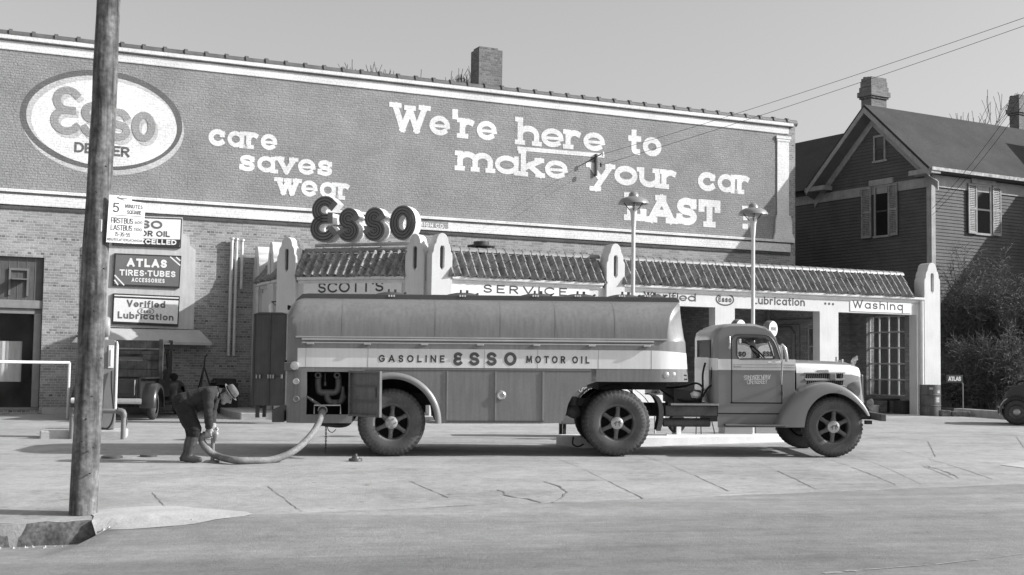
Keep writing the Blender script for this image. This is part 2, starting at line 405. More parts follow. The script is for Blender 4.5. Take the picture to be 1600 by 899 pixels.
MT = {}
def defmats():
    T = MT
    T['brick'] = brick_mat('bare_brick', .27, .43, dark_head=.42, bump=.6)
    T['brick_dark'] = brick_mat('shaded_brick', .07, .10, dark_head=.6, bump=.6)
    T['paint_wall'] = brick_mat('painted_brick_grey', .27, .22, painted=True, bump=.75, lumps=1.1, cv=.05)
    T['paint_white'] = brick_mat('painted_brick_white', .74, .66, painted=True, bump=.45, lumps=.3, cv=.04)
    T['paint_dark'] = brick_mat('painted_brick_dark', .13, .11, painted=True, cv=.05, bump=.6, lumps=.5)
    T['paint_mid'] = brick_mat('painted_brick_mid', .31, .27, painted=True, cv=.05, bump=.6, lumps=.5)
    T['paint_pale'] = brick_mat('painted_brick_pale', .52, .46, painted=True, cv=.05, bump=.6, lumps=.4)
    T['brick_white'] = brick_mat('whitewashed_brick', .42, .36, painted=True, bump=.5)
    T['chimney'] = brick_mat('chimney_brick', .16, .22, dark_head=.5, bump=.8)
    T['stucco'] = mat('white_stucco', .6, .8, var=.07, scale=1.6, fine=.04, fscale=30, bump=.25, bscale=80, streak=.06)
    T['stucco2'] = mat('cream_stucco', .52, .8, var=.08, scale=1.6, fine=.04, bump=.25, bscale=80, streak=.06)
    T['trim'] = mat('white_trim_paint', .68, .5, var=.08, scale=5, streak=.08)
    T['tile'] = mat('clay_roof_tile', .24, .7, var=.38, scale=4.5, fine=.2, fscale=18, streak=.2)
    T['coping'] = mat('coping_tile', .10, .6, var=.25, scale=4)
    T['black'] = mat('black_paint', .02, .5, var=.2)
    T['letter_dark'] = mat('dark_letter_paint', .05, .6, var=.15, scale=20)
    T['dark'] = mat('dark_wood_paint', .045, .6, var=.25, scale=8, streak=.2)
    T['interior'] = mat('garage_interior', .25, .9, var=.2, scale=1.5)
    T['galv'] = mat('galvanised_pipe', .55, .45, metal=.3, var=.12, scale=6)
    T['steel'] = mat('dull_steel', .3, .4, metal=.6, var=.15)
    T['chrome'] = mat('chrome', .75, .18, metal=1., var=.03)
    T['concrete'] = None
    T['glass_dark'] = glass_mat('dark_window_glass', .015, .06)
    T['glass_clear'] = glass_mat('clear_glass', .02, .03, alpha=.16)
    T['white'] = mat('white_sign_paint', .75, .5, var=.05, scale=10)
    T['sign_mid'] = mat('mid_grey_sign_paint', .16, .5, var=.06, scale=10)
    T['red_letter'] = mat('red_letter_paint', .12, .5, var=.1, scale=10)
defmats()
# ------------------------------------------------------------------ ground
def clamp(v, a, b): return max(a, min(b, v))
def sst(a, b, v):
    t = clamp((v-a)/(b-a), 0, 1); return t*t*(3-2*t)
def edgeY(X): return 15.4 + .297*X
def edgeZ(X): return .397 + .0222*clamp(X, -9, 10)
def edgeDrop(X): return .004 + .185*(1-sst(-4.55, -4.25, X)) + .05*(1-sst(-4.3, -3.0, X))
def G(X, Y):
    ye = edgeY(X); B = .58 + .006*(clamp(X, -30, 25)+1.9)
    if Y < ye:
        q = ye-Y; k = sst(0, 2.2, q); broad = .012 + .18*(1-sst(-10, 5, X))
        return edgeZ(X) - edgeDrop(X)*(1-k) - broad*k - .010*min(q, 12)
    yr = max(20.2, ye+2.5)
    if Y < yr:
        t = (Y-ye)/(yr-ye); return edgeZ(X) + (B-edgeZ(X))*(1-(1-t)**1.5)
    d = Y-yr
    return B + .012*min(d, 10) + .006*clamp(d-10, 0, 20)
def gz(X, Y): return G(X, Y)
def ghit(px, py, dz=0.):
    d = ray(px, py); lo, hi = 3., 90.
    for k in range(60):
        Y = (lo+hi)/2; p = EYE + d*(Y/d.y)
        if p.z > G(p.x, Y)+dz: lo = Y
        else: hi = Y
    return EYE + d*(lo/d.y)

def ground_mat(name, g, kind):
    m = bpy.data.materials.new(name); m.use_nodes = True; nt = m.node_tree; N = nt.nodes; L = nt.links
    b = N['Principled BSDF']; b.inputs['Roughness'].default_value = .9; b.inputs['Specular IOR Level'].default_value = .25
    tc = N.new('ShaderNodeTexCoord')
    def noise(sc, det, rough=.6, stretch=None, rot=0):
        n = N.new('ShaderNodeTexNoise'); n.inputs['Scale'].default_value = sc; n.inputs['Detail'].default_value = det; n.inputs['Roughness'].default_value = rough
        mp = N.new('ShaderNodeMapping'); mp.inputs['Scale'].default_value = stretch or (1, 1, 1); mp.inputs['Rotation'].default_value = (0, 0, rot)
        L.new(tc.outputs['Object'], mp.inputs[0]); L.new(mp.outputs[0], n.inputs['Vector']); return n.outputs['Fac']
    def rng(o, a, bb, lo=.3, hi=.7):
        r = N.new('ShaderNodeMapRange'); L.new(o, r.inputs[0]); r.inputs[1].default_value = lo; r.inputs[2].default_value = hi
        r.inputs[3].default_value = a; r.inputs[4].default_value = bb; return r.outputs[0]
    def mul(a, c):
        k = N.new('ShaderNodeMath'); k.operation = 'MULTIPLY'; L.new(a, k.inputs[0])
        if isinstance(c, float): k.inputs[1].default_value = c
        else: L.new(c, k.inputs[1])
        return k.outputs[0]
    v = mul(rng(noise(.35, 6), .86, 1.12), g)
    v = mul(v, rng(noise(3.2, 6), .93, 1.07)); v = mul(v, rng(noise(45, 4), .93, 1.07))
    if kind == 'street':     # wear polished in long bands along the road, with fine tyre streaks
        v = mul(v, rng(noise(1, 3, .5, (.06, .55, 1), radians(-16.5)), .80, 1.16, .35, .65))
        v = mul(v, rng(noise(1, 4, .6, (.25, 4.5, 1), radians(-16.5)), .92, 1.07, .35, .65))
        v = mul(v, rng(noise(1, 6, .7, (.5, 2.2, 1), radians(-12)), .9, 1.06, .3, .7))
    if kind == 'street':     # pale dust gathered towards the gutter, darker in the wheel tracks
        sp = N.new('ShaderNodeSeparateXYZ'); L.new(tc.outputs['Object'], sp.inputs[0])
        k = N.new('ShaderNodeMath'); k.operation = 'MULTIPLY_ADD'; L.new(sp.outputs[0], k.inputs[0]); k.inputs[1].default_value = -.297; L.new(sp.outputs[1], k.inputs[2])
        a = N.new('ShaderNodeMath'); a.operation = 'MULTIPLY_ADD'; L.new(noise(.8, 5), a.inputs[0]); a.inputs[1].default_value = 1.6; L.new(k.outputs[0], a.inputs[2])
        v = mul(v, rng(a.outputs[0], .93, 1.36, 12.6, 16.2))
    else:                    # oil drips and rubbed paths on the concrete
        v = mul(v, rng(noise(1, 5, .6, (.25, 1.6, 1), radians(-5)), .90, 1.07, .3, .7))
        v = mul(v, rng(noise(.9, 8, .75), .72, 1.0, .30, .46)); v = mul(v, rng(noise(4.5, 3, .5), .70, 1.0, .24, .33))
    v = mul(v, rng(noise(9, 8, .75), .88, 1.10, .32, .68)); v = mul(v, rng(noise(1.3, 10, .8), .86, 1.05, .38, .6))
    L.new(v, b.inputs['Base Color'])
    bn = N.new('ShaderNodeBump'); bn.inputs['Strength'].default_value = .7; bn.inputs['Distance'].default_value = .012
    L.new(noise(28, 7, .7), bn.inputs['Height']); L.new(bn.outputs[0], b.inputs['Normal'])
    return m
MT['pave'] = ground_mat('worn_concrete', .375, 'pave'); MT['street'] = ground_mat('street_surface', .268, 'street')
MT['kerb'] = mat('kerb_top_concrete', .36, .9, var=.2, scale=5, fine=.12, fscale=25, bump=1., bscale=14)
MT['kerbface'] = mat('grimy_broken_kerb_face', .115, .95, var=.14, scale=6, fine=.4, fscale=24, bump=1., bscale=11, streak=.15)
MT['earth'] = ground_mat('bare_earth', .2, 'pave')
MT['crack'] = mat('tar_filled_joint', .215, .9, var=.3, scale=8)
MT['patch'] = mat('fresh_concrete_patch', .44, .9, var=.12, scale=4, fine=.08, bump=.6, bscale=25)

def axis(a, b, fine, coarse):
    out = [a]; 
    return out
XS = [-400, -150, -80, -50] + [-36+i*1.0 for i in range(28)] + [-8+i*.25 for i in range(72)] + [10+i*1.0 for i in range(30)] + [60, 120, 400]
rs = random.Random(3)
def street_fn(i, j):
    X = XS[i]; ye = edgeY(X); q = [0, .15, .3, .5, .75, 1, 1.3, 1.6, 2, 2.5, 4, 6, 8, 11, 16, 25, 60][j]
    Y = ye - q; 
    return Vector((X, Y, G(X, Y-1e-3)))
mb = MB(); mb.grid(street_fn, len(XS), 17); mark(mb.build('street', MT['street'], smooth=40), kind='structure')
def pave_fn(i, j):
    if j == 0: X = XS[i]; return Vector((X, edgeY(X)-.03+.02*sin(X*5.1)+.03*sin(X*11.3+1), G(X, edgeY(X)-.05)-.03))
    j -= 1; X = XS[i]; ye = edgeY(X); f = [0, .06, .15, .3, .45, .6, .8, 1.0][min(j, 7)]
    yr = max(20.2, ye+2.5)
    Y = ye + (yr-ye)*f if j < 8 else yr + [1, 2, 3.5, 5, 7, 10, 14, 20, 30, 60, 150, 700][j-8]
    wob = .03*sin(X*5.1)+.03*sin(X*11.3+1) if j == 0 else 0
    return Vector((X, Y+wob, G(X, Y+1e-3)))
mb = MB(); mb.grid(pave_fn, len(XS), 21); mark(mb.build('pavement', MT['pave'], smooth=40), kind='structure')
# broken kerb face at the left, dying out into the driveway ramp
mb = MB(); KX = [-60, -30, -15, -9] + [-7+i*.09 for i in range(46)]
def kerb_fn(i, j):
    X = KX[i]; zt = edgeZ(X); zb = G(X, edgeY(X)-1e-3)
    w = rs.uniform(-.025, .02) if j else 0
    y = edgeY(X) + [.12, .0, -.05, -.07][j] + w*(1 if j < 3 else 1.6)
    z = [zt+.006, zt+.004+w*.3, zt-(zt-zb)*.5, zb-.03][j]
    return Vector((X, y, z))
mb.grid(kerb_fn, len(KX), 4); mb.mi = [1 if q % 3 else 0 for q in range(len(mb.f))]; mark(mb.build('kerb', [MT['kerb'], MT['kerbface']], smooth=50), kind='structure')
mb = MB(); rk_ = random.Random(12)
for k in range(46):     # crumbled bits in the gutter
    X = rk_.uniform(-6.2, -3.4); Y = edgeY(X)-rk_.uniform(.08, .3); z = G(X, Y); r = rk_.uniform(.01, .035)
    mb.add([(X+r*rk_.uniform(.6, 1.3)*cos(a), Y+r*sin(a), z-.005) for a in (0, 1.6, 3.1, 4.7)]+[(X, Y, z+r*rk_.uniform(.5, 1))], [(0,1,4),(1,2,4),(2,3,4),(3,0,4)])
mark(mb.build('kerb_rubble', MT['patch']), kind='structure')
# one sheet of ground out to the horizon, under everything
mb = MB(); GX = [-2500, -600, -100, -40, 0, 40, 100, 600, 2500]; GY = [-300, -40, -10, 0, 8, 14, 20, 30, 40, 60, 100, 300, 1000, 3000]
mb.grid(lambda i, j: Vector((GX[i], GY[j], G(clamp(GX[i], -30, 30), clamp(GY[j], -10, 60))-.45)), len(GX), len(GY))
mark(mb.build('ground', MT['earth']), kind='structure')

def ground_strip(mb, pts, w, dz=.004, jit=0.):
    P = [ghit(*p) for p in pts]; Q = []
    for a, b in zip(P, P[1:]):
        n = max(2, int((b-a).length/.12))
        Q += [a+(b-a)*k/n for k in range(n)]
    Q.append(P[-1]); r = random.Random(len(Q))
    L = []; R = []
    for i, p in enumerate(Q):
        t = (Q[min(i+1, len(Q)-1)]-Q[max(i-1, 0)]); t.z = 0; t.normalize(); n = Vector((-t.y, t.x, 0))
        ww = w*(1+jit*r.uniform(-.7, .9)); o = n*r.uniform(-jit, jit)*w*1.4
        for S, sg in ((L, .5), (R, -.5)):
            v = p+n*ww*sg+o; S.append(Vector((v.x, v.y, max(G(v.x, v.y), edgeZ(v.x) if abs(v.y-edgeY(v.x)) < .05 else -9)+dz)))
    n = len(Q); mb.add(L+R, [(i, i+1, n+i+1, n+i) for i in range(n-1)])
mb = MB()
for pts in ([(950,752),(1005,780)],[(1085,743),(1138,768)],[(1215,736),(1275,765)],[(1330,730),(1400,758)],[(1480,726),(1550,749)],
            [(1440,728),(1490,748)],[(870,752),(930,751)],[(1450,690),(1462,714)],[(1588,682),(1600,700)],[(640,752),(700,778)]):
    ground_strip(mb, pts, .014, .005, .5)
for pts in ([(238,770),(258,792)],[(418,760),(434,772),(470,800)],[(1130,762),(1200,759),(1270,757),(1395,757)],[(1200,695),(1600,698)],[(700,700),(560,701)]):
    ground_strip(mb, pts, .009, .005, .9)
# irregular broken slab in the walk
ground_strip(mb, [(778,766),(800,777),(826,780),(850,786)], .028, .006, .9)
ground_strip(mb, [(852,753),(866,757),(886,768),(878,780),(862,786)], .016, .007, .9)
ground_strip(mb, [(1445,728),(1480,738),(1500,748)], .022, .006, .9)
ground_strip(mb, [(330,815),(450,805),(620,797),(780,787)], .010, .005, .95)
mark(mb.build('pavement_joints', MT['crack']), kind='structure')
mb = MB()
for pts in ([(868,716),(948,751)],[(1000,711),(1083,742)],[(1130,708),(1213,735)],[(1255,706),(1328,729)],[(1400,702),(1478,725)],[(560,722),(800,720),(1200,716),(1600,711)],[(0,748),(240,742),(560,733)],
            [(150,690),(420,688),(560,686)],[(1380,684),(1600,680)],[(1300,700),(1345,716),(1400,738),(1440,757)],[(1012,780),(1200,768),(1420,757)]):
    ground_strip(mb, pts, .008, .0045, .7)
mark(mb.build('pavement_hairlines', mat('hairline_crack', .285, .9, var=.2, scale=6)), kind='structure')
# rounded ramp of newer cement beside the pole
mb = MB()
c = ghit(235, 806); 
def hump(i, j):
    a = 2*pi*i/28; r = j/5*(1+.10*sin(3*a+1)+.07*sin(5*a))
    p = c + Vector((cos(a)*.82*r+.12*r*r, sin(a)*.62*r, 0)); edge = edgeZ(p.x)
    z = max(G(p.x, p.y), edge if p.y > edgeY(p.x)-.1 else G(p.x, p.y))
    return Vector((p.x, p.y, z + .022*(1-min(r, 1)**2) + .004))
mb.grid(hump, 28, 6, closeu=True); mark(mb.build('cement_ramp', MT['patch'], smooth=60), kind='structure')
# painted mark and pale scuffs on the street
mb = MB()
for q_, w_ in ((((1288,897),(1312,894)), .06), (((1320,893),(1336,892)), .05), (((1352,891),(1450,884)), .022), (((1462,883),(1530,875)), .018), (((1545,873),(1600,866)), .015)): ground_strip(mb, q_, w_, .005, .45)
mark(mb.build('street_scuffs', mat('worn_white_line', .34, .9, var=.3, scale=9)), kind='structure')
mb = MB()
q = [ghit(*p) for p in ((1562,727),(1600,732),(1700,745),(1700,722),(1600,722))]
mb.add([Vector((p.x, p.y, G(p.x, p.y)+.006)) for p in q], [(0,1,2,3,4)])
mark(mb.build('cement_patch', MT['patch']), kind='structure')

# ------------------------------------------------------------------ the brick building with the painted wall
BF = zframe(0, 39, .7, 25)
bld = empty('brick_building', BF, 'long brick building whose upper side wall is a painted advertisement', 'building')
H = BF.hit
S1 = H(1242.5, 300)[0]; S0 = -34.0
ZT = (H(0, 52.5)[1]+H(1240, 194)[1])/2            # under the coping
ZC = (H(0, 59)[1]+H(1230, 199.5)[1])/2            # foot of the cornice course
ZP = (H(0, 77.5)[1]+H(900, 174)[1])/2             # foot of the white frieze
ZB0 = (H(0, 293.7)[1]+H(1237, 377)[1])/2; ZB1 = (H(0, 302)[1]+H(1239, 382)[1])/2; ZB2 = (H(0, 320)[1]+H(1234, 394)[1])/2
SR = H(1233, 300)[0]
wr = H(66, 500)[0]; wz1 = H(71, 403)[1]; 
mb = MB(); mb.plate([(S0, -1.2), (S1, -1.2), (S1, ZB2), (S0, ZB2)], [[(wr-8.5, .05), (wr, .05), (wr, wz1), (wr-8.5, wz1)]], 0, .38)
mb.plate([(SR, ZB2), (S1, ZB2), (S1, ZT), (SR, ZT)], (), 0, .38)
mb.box(S1-.38, S1, .38, 22, -1.2, ZT); mb.box(S0, S0+.38, .38, 22, -1.2, ZT); mb.box(S0+.38, S1-.38, 21.6, 22, -1.2, ZT)
mb.build('wall', MT['brick'], bld)
mb = MB(); mb.plate([(S0, ZB2), (SR, ZB2), (SR, ZT), (S0, ZT)], (), -.012, .38); mb.build('painted_panel', MT['paint_wall'], bld)
mb = MB(); mb.box(S0+.38, S1-.38, .38, 21.6, ZT-.5, ZT-.3); mb.build('roof', MT['coping'], bld)
mb = MB()
sre = H(1231.5, 205)[0]
mb.box(S0, sre+.15, -.11, -.013, ZC, ZT-.02); mb.box(S0, sre, -.045, -.013, ZP, ZC-.03)
mb.box(S0, H(1239, 380)[0], -.10, -.013, ZB1+.04, ZB0); mb.box(S0, H(1234, 388)[0], -.06, -.013, ZB2, ZB1)
pa, pb = H(1213, 280)[0], H(1231.5, 280)[0]
mb.box(pa, pb, -.055, -.013, H(1222, 338)[1], H(1222, 222)[1])
mb.box(pa-.05, pb+.07, -.085, -.013, H(1222, 218)[1], H(1222, 213.5)[1]); mb.box(pa-.02, pb+.03, -.07, -.013, H(1222, 222)[1], H(1222, 218)[1])
zb1 = H(1222, 345)[1]; zb0 = H(1222, 337)[1]
mb.plate([(pa-.1, ZB0), (pb+.12, ZB0), (pb+.1, zb1), (pb+.04, zb0), (pa-.03, zb0), (pa-.08, zb1)], (), -.09, -.013)
mb.plate([(pa-.16, ZB0), (pb+.22, ZB0), (pb+.12, ZB0+.22), (pa-.11, ZB0+.22)], (), -.098, -.013)
mb.build('white_band', MT['paint_white'], bld, bevel=.012)
mb = MB(); mb.box(S0, sre+.15, -.10, -.013, ZC-.03, ZC); mb.box(S0, H(1239, 380)[0]-.02, -.08, -.013, ZB1, ZB1+.04)  # dark brick courses with the shade under the bands put into their colour
mb.box(S0, H(1234, 388)[0], -.03, -.001, ZB2-.11, ZB2); mb.build('shade_course', MT['brick_dark'], bld)
mb = MB()      # terracotta coping tiles, hub and spigot
s = S0
while s < S1:
    e = min(s+.56, S1+.1)
    pts = [(s, .1, ZT+.03), (e, .1, ZT+.03)]
    mb.tube(pts, .115, 12); mb.tube([(s-.04, .1, ZT+.035), (s+.05, .1, ZT+.035)], .15, 12); s += .56
mb.box(S0, S1+.02, -.03, .36, ZT-.03, ZT+.03)
mb.build('coping', MT['coping'], bld, smooth=40)
ch = MB(); ca, cb2 = H(751, 100)[0], H(787.5, 100)[0]; cz = H(770, 76)[1]
ch.box(ca, cb2, .12, .75, ZT-.4, cz); ch.box(ca+.02, cb2-.14, .15, .6, cz, cz+.06)
ch.build('chimney', MT['chimney'], bld)
# writing on the wall
PW = MT['paint_white']
def painted(s, a, b, cap, w, slab=True, xr=.72, mt=PW, y=-.018, name='painted_lettering', **k):
    m = MB(); p0, p1 = H(*a), H(*b); hh = H(a[0], a[1]-cap)[1]-p0[1]
    text(m, s, p0, p1, hh, w*hh, y, xr=xr, slab=slab, **({'gap': .07} | k)); o = m.build(name, mt, bld, fix=False); return o
painted("We're", (612,205), (776,222), 45, .215); painted("here", (808,226), (945,238.5), 43, .215); painted("to", (981,241), (1033,246.5), 42, .215)
m = MB(); p0, p1 = H(808,229), H(944,240.5)
m.add([(p0[0],-.018,p0[1]),(p1[0],-.018,p1[1]),(p1[0],-.018,p1[1]-.13),(p0[0],-.018,p0[1]-.13)], [(0,1,2,3)]); m.build('painted_underline', PW, bld, fix=False)
painted("make", (714,266.5), (887,282), 43, .215); painted("your", (919,285), (1057,297), 43, .215); painted("car", (1090,298), (1171,305), 42, .215)
painted("LAST", (979,344.5), (1125,357), 44, .255); 
m = MB(); a, b = H(1164,322), H(1164,358); hh = a[1]-b[1]
m.add([(a[0]-.13,-.018,a[1]),(a[0]+.13,-.018,a[1]),(a[0]+.08,-.018,a[1]-hh*.62),(a[0]-.08,-.018,a[1]-hh*.62),(a[0]-.11,-.018,b[1]+hh*.22),(a[0]+.11,-.018,b[1]+hh*.22),(a[0]+.11,-.018,b[1]),(a[0]-.11,-.018,b[1])], [(0,1,2,3),(4,5,6,7)])
m.build('painted_lettering', PW, bld, fix=False)
painted("care", (325,227.5), (433,236.5), 37, .215); painted("saves", (373,267.5), (519,276.5), 37, .215); painted("wear", (431,304), (546,313.5), 37, .215)
# painted oval emblem
cx, cz_ = H(158, 187); ex0, ez = H(31, 187); ex1 = H(285, 190)[0]; rx = (ex1-ex0)/2; cx = (ex0+ex1)/2; rz = (H(158,110)[1]-H(158,266)[1])/2; cz_ = (H(158,110)[1]+H(158,266)[1])/2
ov = MB(); ov.plate(ellipse(cx+.05, cz_-.13, rx, rz, 64), (), -.0145, -.013, side=False, back=False); ov.build('oval_shadow', MT['paint_pale'], bld)
ov = MB(); ov.plate(ellipse(cx, cz_, rx, rz, 64), (), -.017, -.0155, side=False, back=False); ov.build('oval_rim', MT['paint_dark'], bld)
ov = MB(); ov.plate(ellipse(cx-.01, cz_+.0, rx*.925, rz*.885, 64), (), -.019, -.0175, side=False, back=False); ov.build('oval_inner_line', MT['paint_pale'], bld)
ov = MB(); ov.plate(ellipse(cx+.06, cz_-.08, rx*.90, rz*.86, 64), (), -.021, -.0195, side=False, back=False); ov.build('oval_field', MT['paint_white'], bld)
def esso(target, mt, off=(0, 0), y=-.023, ws=1.0):
    for ch_, l, r, t, bm in (('\u0190',78,124,135,208.5),('s',125,162,160,213),('s',165,203,170,218.5),('o',205,242,175,220.5)):
        x0, zb_ = H(l, bm); x1 = H(r, bm)[0]; zt_ = H((l+r)/2, t)[1]; hh = zt_-zb_; w_ = .19
        glyph(target, ch_, x0+off[0], zb_+off[1], hh if ch_ == '\u0190' else hh/.7, w_*ws, y, cell=(x1-x0)); y -= .0015
em = MB(); esso(em, None, (.07, -.1), -.023); em.build('oval_lettering_shadow', MT['paint_pale'], bld, fix=False)
em = MB(); esso(em, None, (0, 0), -.032); em.build('oval_lettering', MT['paint_mid'], bld, fix=False)
painted("DEALER", (116,238), (202,246.5), 16, .2, slab=False, mt=MT['paint_dark'], y=-.028, name='oval_lettering')
# sign painter's plate on the lower band
m = MB(); a = H(600, 339); b = H(699, 348.5); h2 = .19
m.add([(a[0],-.064,a[1]-h2),(b[0],-.064,b[1]-h2),(b[0],-.064,b[1]),(a[0],-.064,a[1])], [(0,1,2,3)]); m.build('painted_plate', MT['paint_mid'], bld)
m = MB(); p0 = H(603, 349); p1 = H(694, 358); text(m, "CITY NEON SIGN CO.", p0, p1, .13, .028, -.068, slab=False); m.build('painted_lettering', MT['paint_white'], bld, fix=False)
# shop window at the left end
fz = H(66, 478)[1]; tz = H(66, 470)[1]; sw0 = wr-8.45
m = MB(); m.box(sw0, wr-.002, .12, .2, .05, .12); m.box(sw0, wr-.002, .04, .22, fz-.08, tz)
for x in (wr-.1, wr-2.7, wr-5.4, sw0+.1): m.box(x-.09, x+.09, .1, .2, .12, fz-.08)
m.box(sw0, wr-.002, .1, .18, fz-.22, fz-.08)
wfr = m.build('window_frame', mat('window_trim', .22, .5, var=.12, scale=6), bld, bevel=.01)
m = MB(); m.box(sw0, wr-.002, .145, .15, .12, fz-.2); m.build('pane', MT['glass_clear'], wfr)
m = MB(); m.box(sw0, wr-.002, .1, .3, tz, wz1)
o = m.build('transom_board', mat('grooved_board', .085, .6, var=.15, scale=5, streak=.3), bld)
m = MB()
for k in range(40): m.box(wr-8.4+k*.21, wr-8.4+k*.21+.012, .092, .1, tz, wz1)
x0 = H(17, 440)[0]; x1 = H(42, 440)[0]; za = H(30, 425)[1]; zb_ = H(30, 462)[1]
m.box(x0, x1, -.25, .1, H(30, 436)[1]-.03, H(30, 436)[1]); m.box(x1, x1+.05, .05, .1, zb_, za+.1); m.box(x0-.05, x0, .05, .1, zb_, za+.1); m.box(x0, x1, .05, .1, za+.04, za+.1)
m.build('vent_hood', mat('vent_paint', .14, .6), o)
m = MB(); m.box(sw0, wr, 2.6, 2.7, 0, wz1); m.box(sw0, wr, .3, 2.6, wz1-.1, wz1); m.box(wr+.01, wr+.1, .38, 2.6, 0, wz1); m.box(sw0, wr, .3, 2.6, 0, .06)
m.build('shop_interior', mat('shop_interior', .2, .9, var=.4, scale=1.2), bld)
m = MB(); xa = H(-40, 560)[0]; xb = H(36, 560)[0]; m.grid(lambda i, j: Vector((xa+(xb-xa)*i/30, .42+.02*sin(i*1.7), H(20, 597)[1]+(H(20, 533)[1]-H(20, 597)[1])*j)), 31, 2)
m.build('curtain', mat('white_curtain', .8, .8, var=.04), bld, smooth=60)
# kerb slab before the wall and insulators
m = MB()
q0 = BF.inv @ ghit(62, 646); q1 = BF.inv @ ghit(112, 644)
m.box(q0.x, q1.x+2.0, q0.y, -.003, -.3, .13); mark(m.build('wall_slab', MT['patch'], None, local=BF.m, bevel=.02), kind='structure')
# ------------------------------------------------------------------ the filling station
SF0 = zframe(0, 32, 0, 25); 
dx_, _ = SF0.hit(687, 450)
Dp = SF0.m @ Vector((dx_, 0, 0))
ZG = .78
SF = zframe(Dp.x, Dp.y, ZG, 25)                 # service front, runs right
uS = Vector((cos(radians(-20)), sin(radians(-20)), 0))
# length of the canted face from the pixel of its far end
def clen(px):
    lo, hi = 1., 8.
    for _ in range(50):
        k = (lo+hi)/2; p = Dp - uS*k; w = p-EYE; qx = 800+FPX*(w.dot(RT)/w.dot(FW))
        if qx < px: hi = k
        else: lo = k
    return lo
LC = clen(446)
Cp = Dp - uS*LC
CFm = zframe(Cp.x, Cp.y, ZG, -20)               # canted front, x from C to D
LF = zframe(Cp.x, Cp.y, ZG, -65)                # side front; x negative towards the brick wall
t_ = BF.inv @ Cp; LL = t_.y*-1                  # distance of C in front of the wall
LL = abs(t_.y)
sta = empty('filling_station', SF, 'low white filling station with tiled mansard roof, stepped pylons and three service bays', 'filling station')
inv = SF.inv
def loc(F): return inv @ F.m
h = SF.hit
ZE = 4.21-ZG; ZO = 3.70-ZG; ZK = 4.05-ZG        # eave, opening head, fascia top
xF = h(1466, 560)[0]
op = [(h(1040, 520)[0], h(1117.5, 520)[0]), (h(1148, 520)[0], h(1281, 520)[0]), (h(1310, 520)[0], h(1432, 520)[0])]
m = MB()
m.plate([(.25, -.5), (xF-.1, -.5), (xF-.1, ZE-.12), (.25, ZE-.12)], [[(a, -.3), (b, -.3), (b, ZO), (a, ZO)] for a, b in op], 0, .3)
m.plate([(xF-.1-.001, -.5), (xF-.1, -.5), (xF-.1, ZE-.12)], (), 0, .3)
m.build('front_wall', MT['stucco'], sta)
DEP = LL
m = MB()      # end wall with a window, partition and back wall
wy0, wy1 = .9, 2.6
for (y0, y1, z0, z1) in ((.3, wy0, -.5, ZE-.1), (wy1, DEP, -.5, ZE-.1), (wy0, wy1, -.5, .55), (wy0, wy1, 2.95, ZE-.1)): m.box(xF-.45, xF-.15, y0, y1, z0, z1)
m.box(.3, xF-.45, DEP-.05, DEP+.1, -.5, ZE-.1)
px_ = (op[1][1]+op[2][0])/2+.35
for (y0, y1, z0, z1) in ((.3, .75, -.5, ZE-.1), (1.5, DEP, -.5, ZE-.1), (.75, 1.5, -.5, .9), (.75, 1.5, 2.5, ZE-.1)): m.box(px_, px_+.2, y0, y1, z0, z1)
px0 = (op[0][1]+op[1][0])/2+.2
m.box(px0, px0+.15, .3, DEP, -.5, ZE-.1); m.box(op[0][0]-1.5, op[0][0]-1.3, .3, DEP, -.5, ZE-.1)
m.build('inner_wall', brick_mat('painted_inner_brick', .36, .28, painted=True, bump=.7), sta)
m = MB(); m.box(.2, xF-.45, .3, DEP+.2, ZE-.14, ZE-.02); 
m.build('ceiling', MT['interior'], sta)
m = MB(); m.box(.2, xF-.15, .02, DEP, -.35, -.01); m.build('bay_floor', mat('oily_concrete', .24, .8, var=.3), sta)
# window in the end wall
m = MB()
for k in range(5):
    y = wy0+(wy1-wy0)*k/4; m.box(xF-.33, xF-.28, y-.02, y+.02, .55, 2.95)
for k in range(6):
    z = .55+2.4*k/5; m.box(xF-.335, xF-.275, wy0, wy1, z-.02, z+.02)
wf = m.build('window', MT['trim'], sta); m = MB(); m.box(xF-.307, xF-.302, wy0, wy1, .55, 2.95); m.build('pane', glass_mat('dusty_glass', .25, .3, .35), wf)
m = MB()
for k in range(3): m.box(px_+.08, px_+.12, .75+.75*k/2-.02, .75+.75*k/2+.02, .9, 2.5)
for k in range(4): m.box(px_+.078, px_+.122, .75, 1.5, .9+1.6*k/3-.02, .9+1.6*k/3+.02)
wf = m.build('window', MT['galv'], sta); m = MB(); m.box(px_+.098, px_+.102, .75, 1.5, .9, 2.5); m.build('pane', glass_mat('dusty_glass_2', .1, .3, .5), wf)
# service pipes in the middle bay
m = MB(); m.tube([(px_-.05, 2.0, -.2), (px_-.05, 2.0, 2.35), (px_-.05, 2.15, 2.5), (px_-.05, 3.1, 2.5), (px_-.05, 3.2, 2.6), (px_-.05, 3.2, 3.1)], .06, 8); m.tube([(px_-.04, .6, 2.75), (px_-.04, 5, 2.75)], .03, 6)
m.tube([(px_-.05, 1.75, -.2), (px_-.05, 1.75, 2.6), (px_-.05, 4.0, 2.6)], .025, 6)
m.build('service_pipe', mat('pipe_grey', .28, .5), sta, smooth=40)
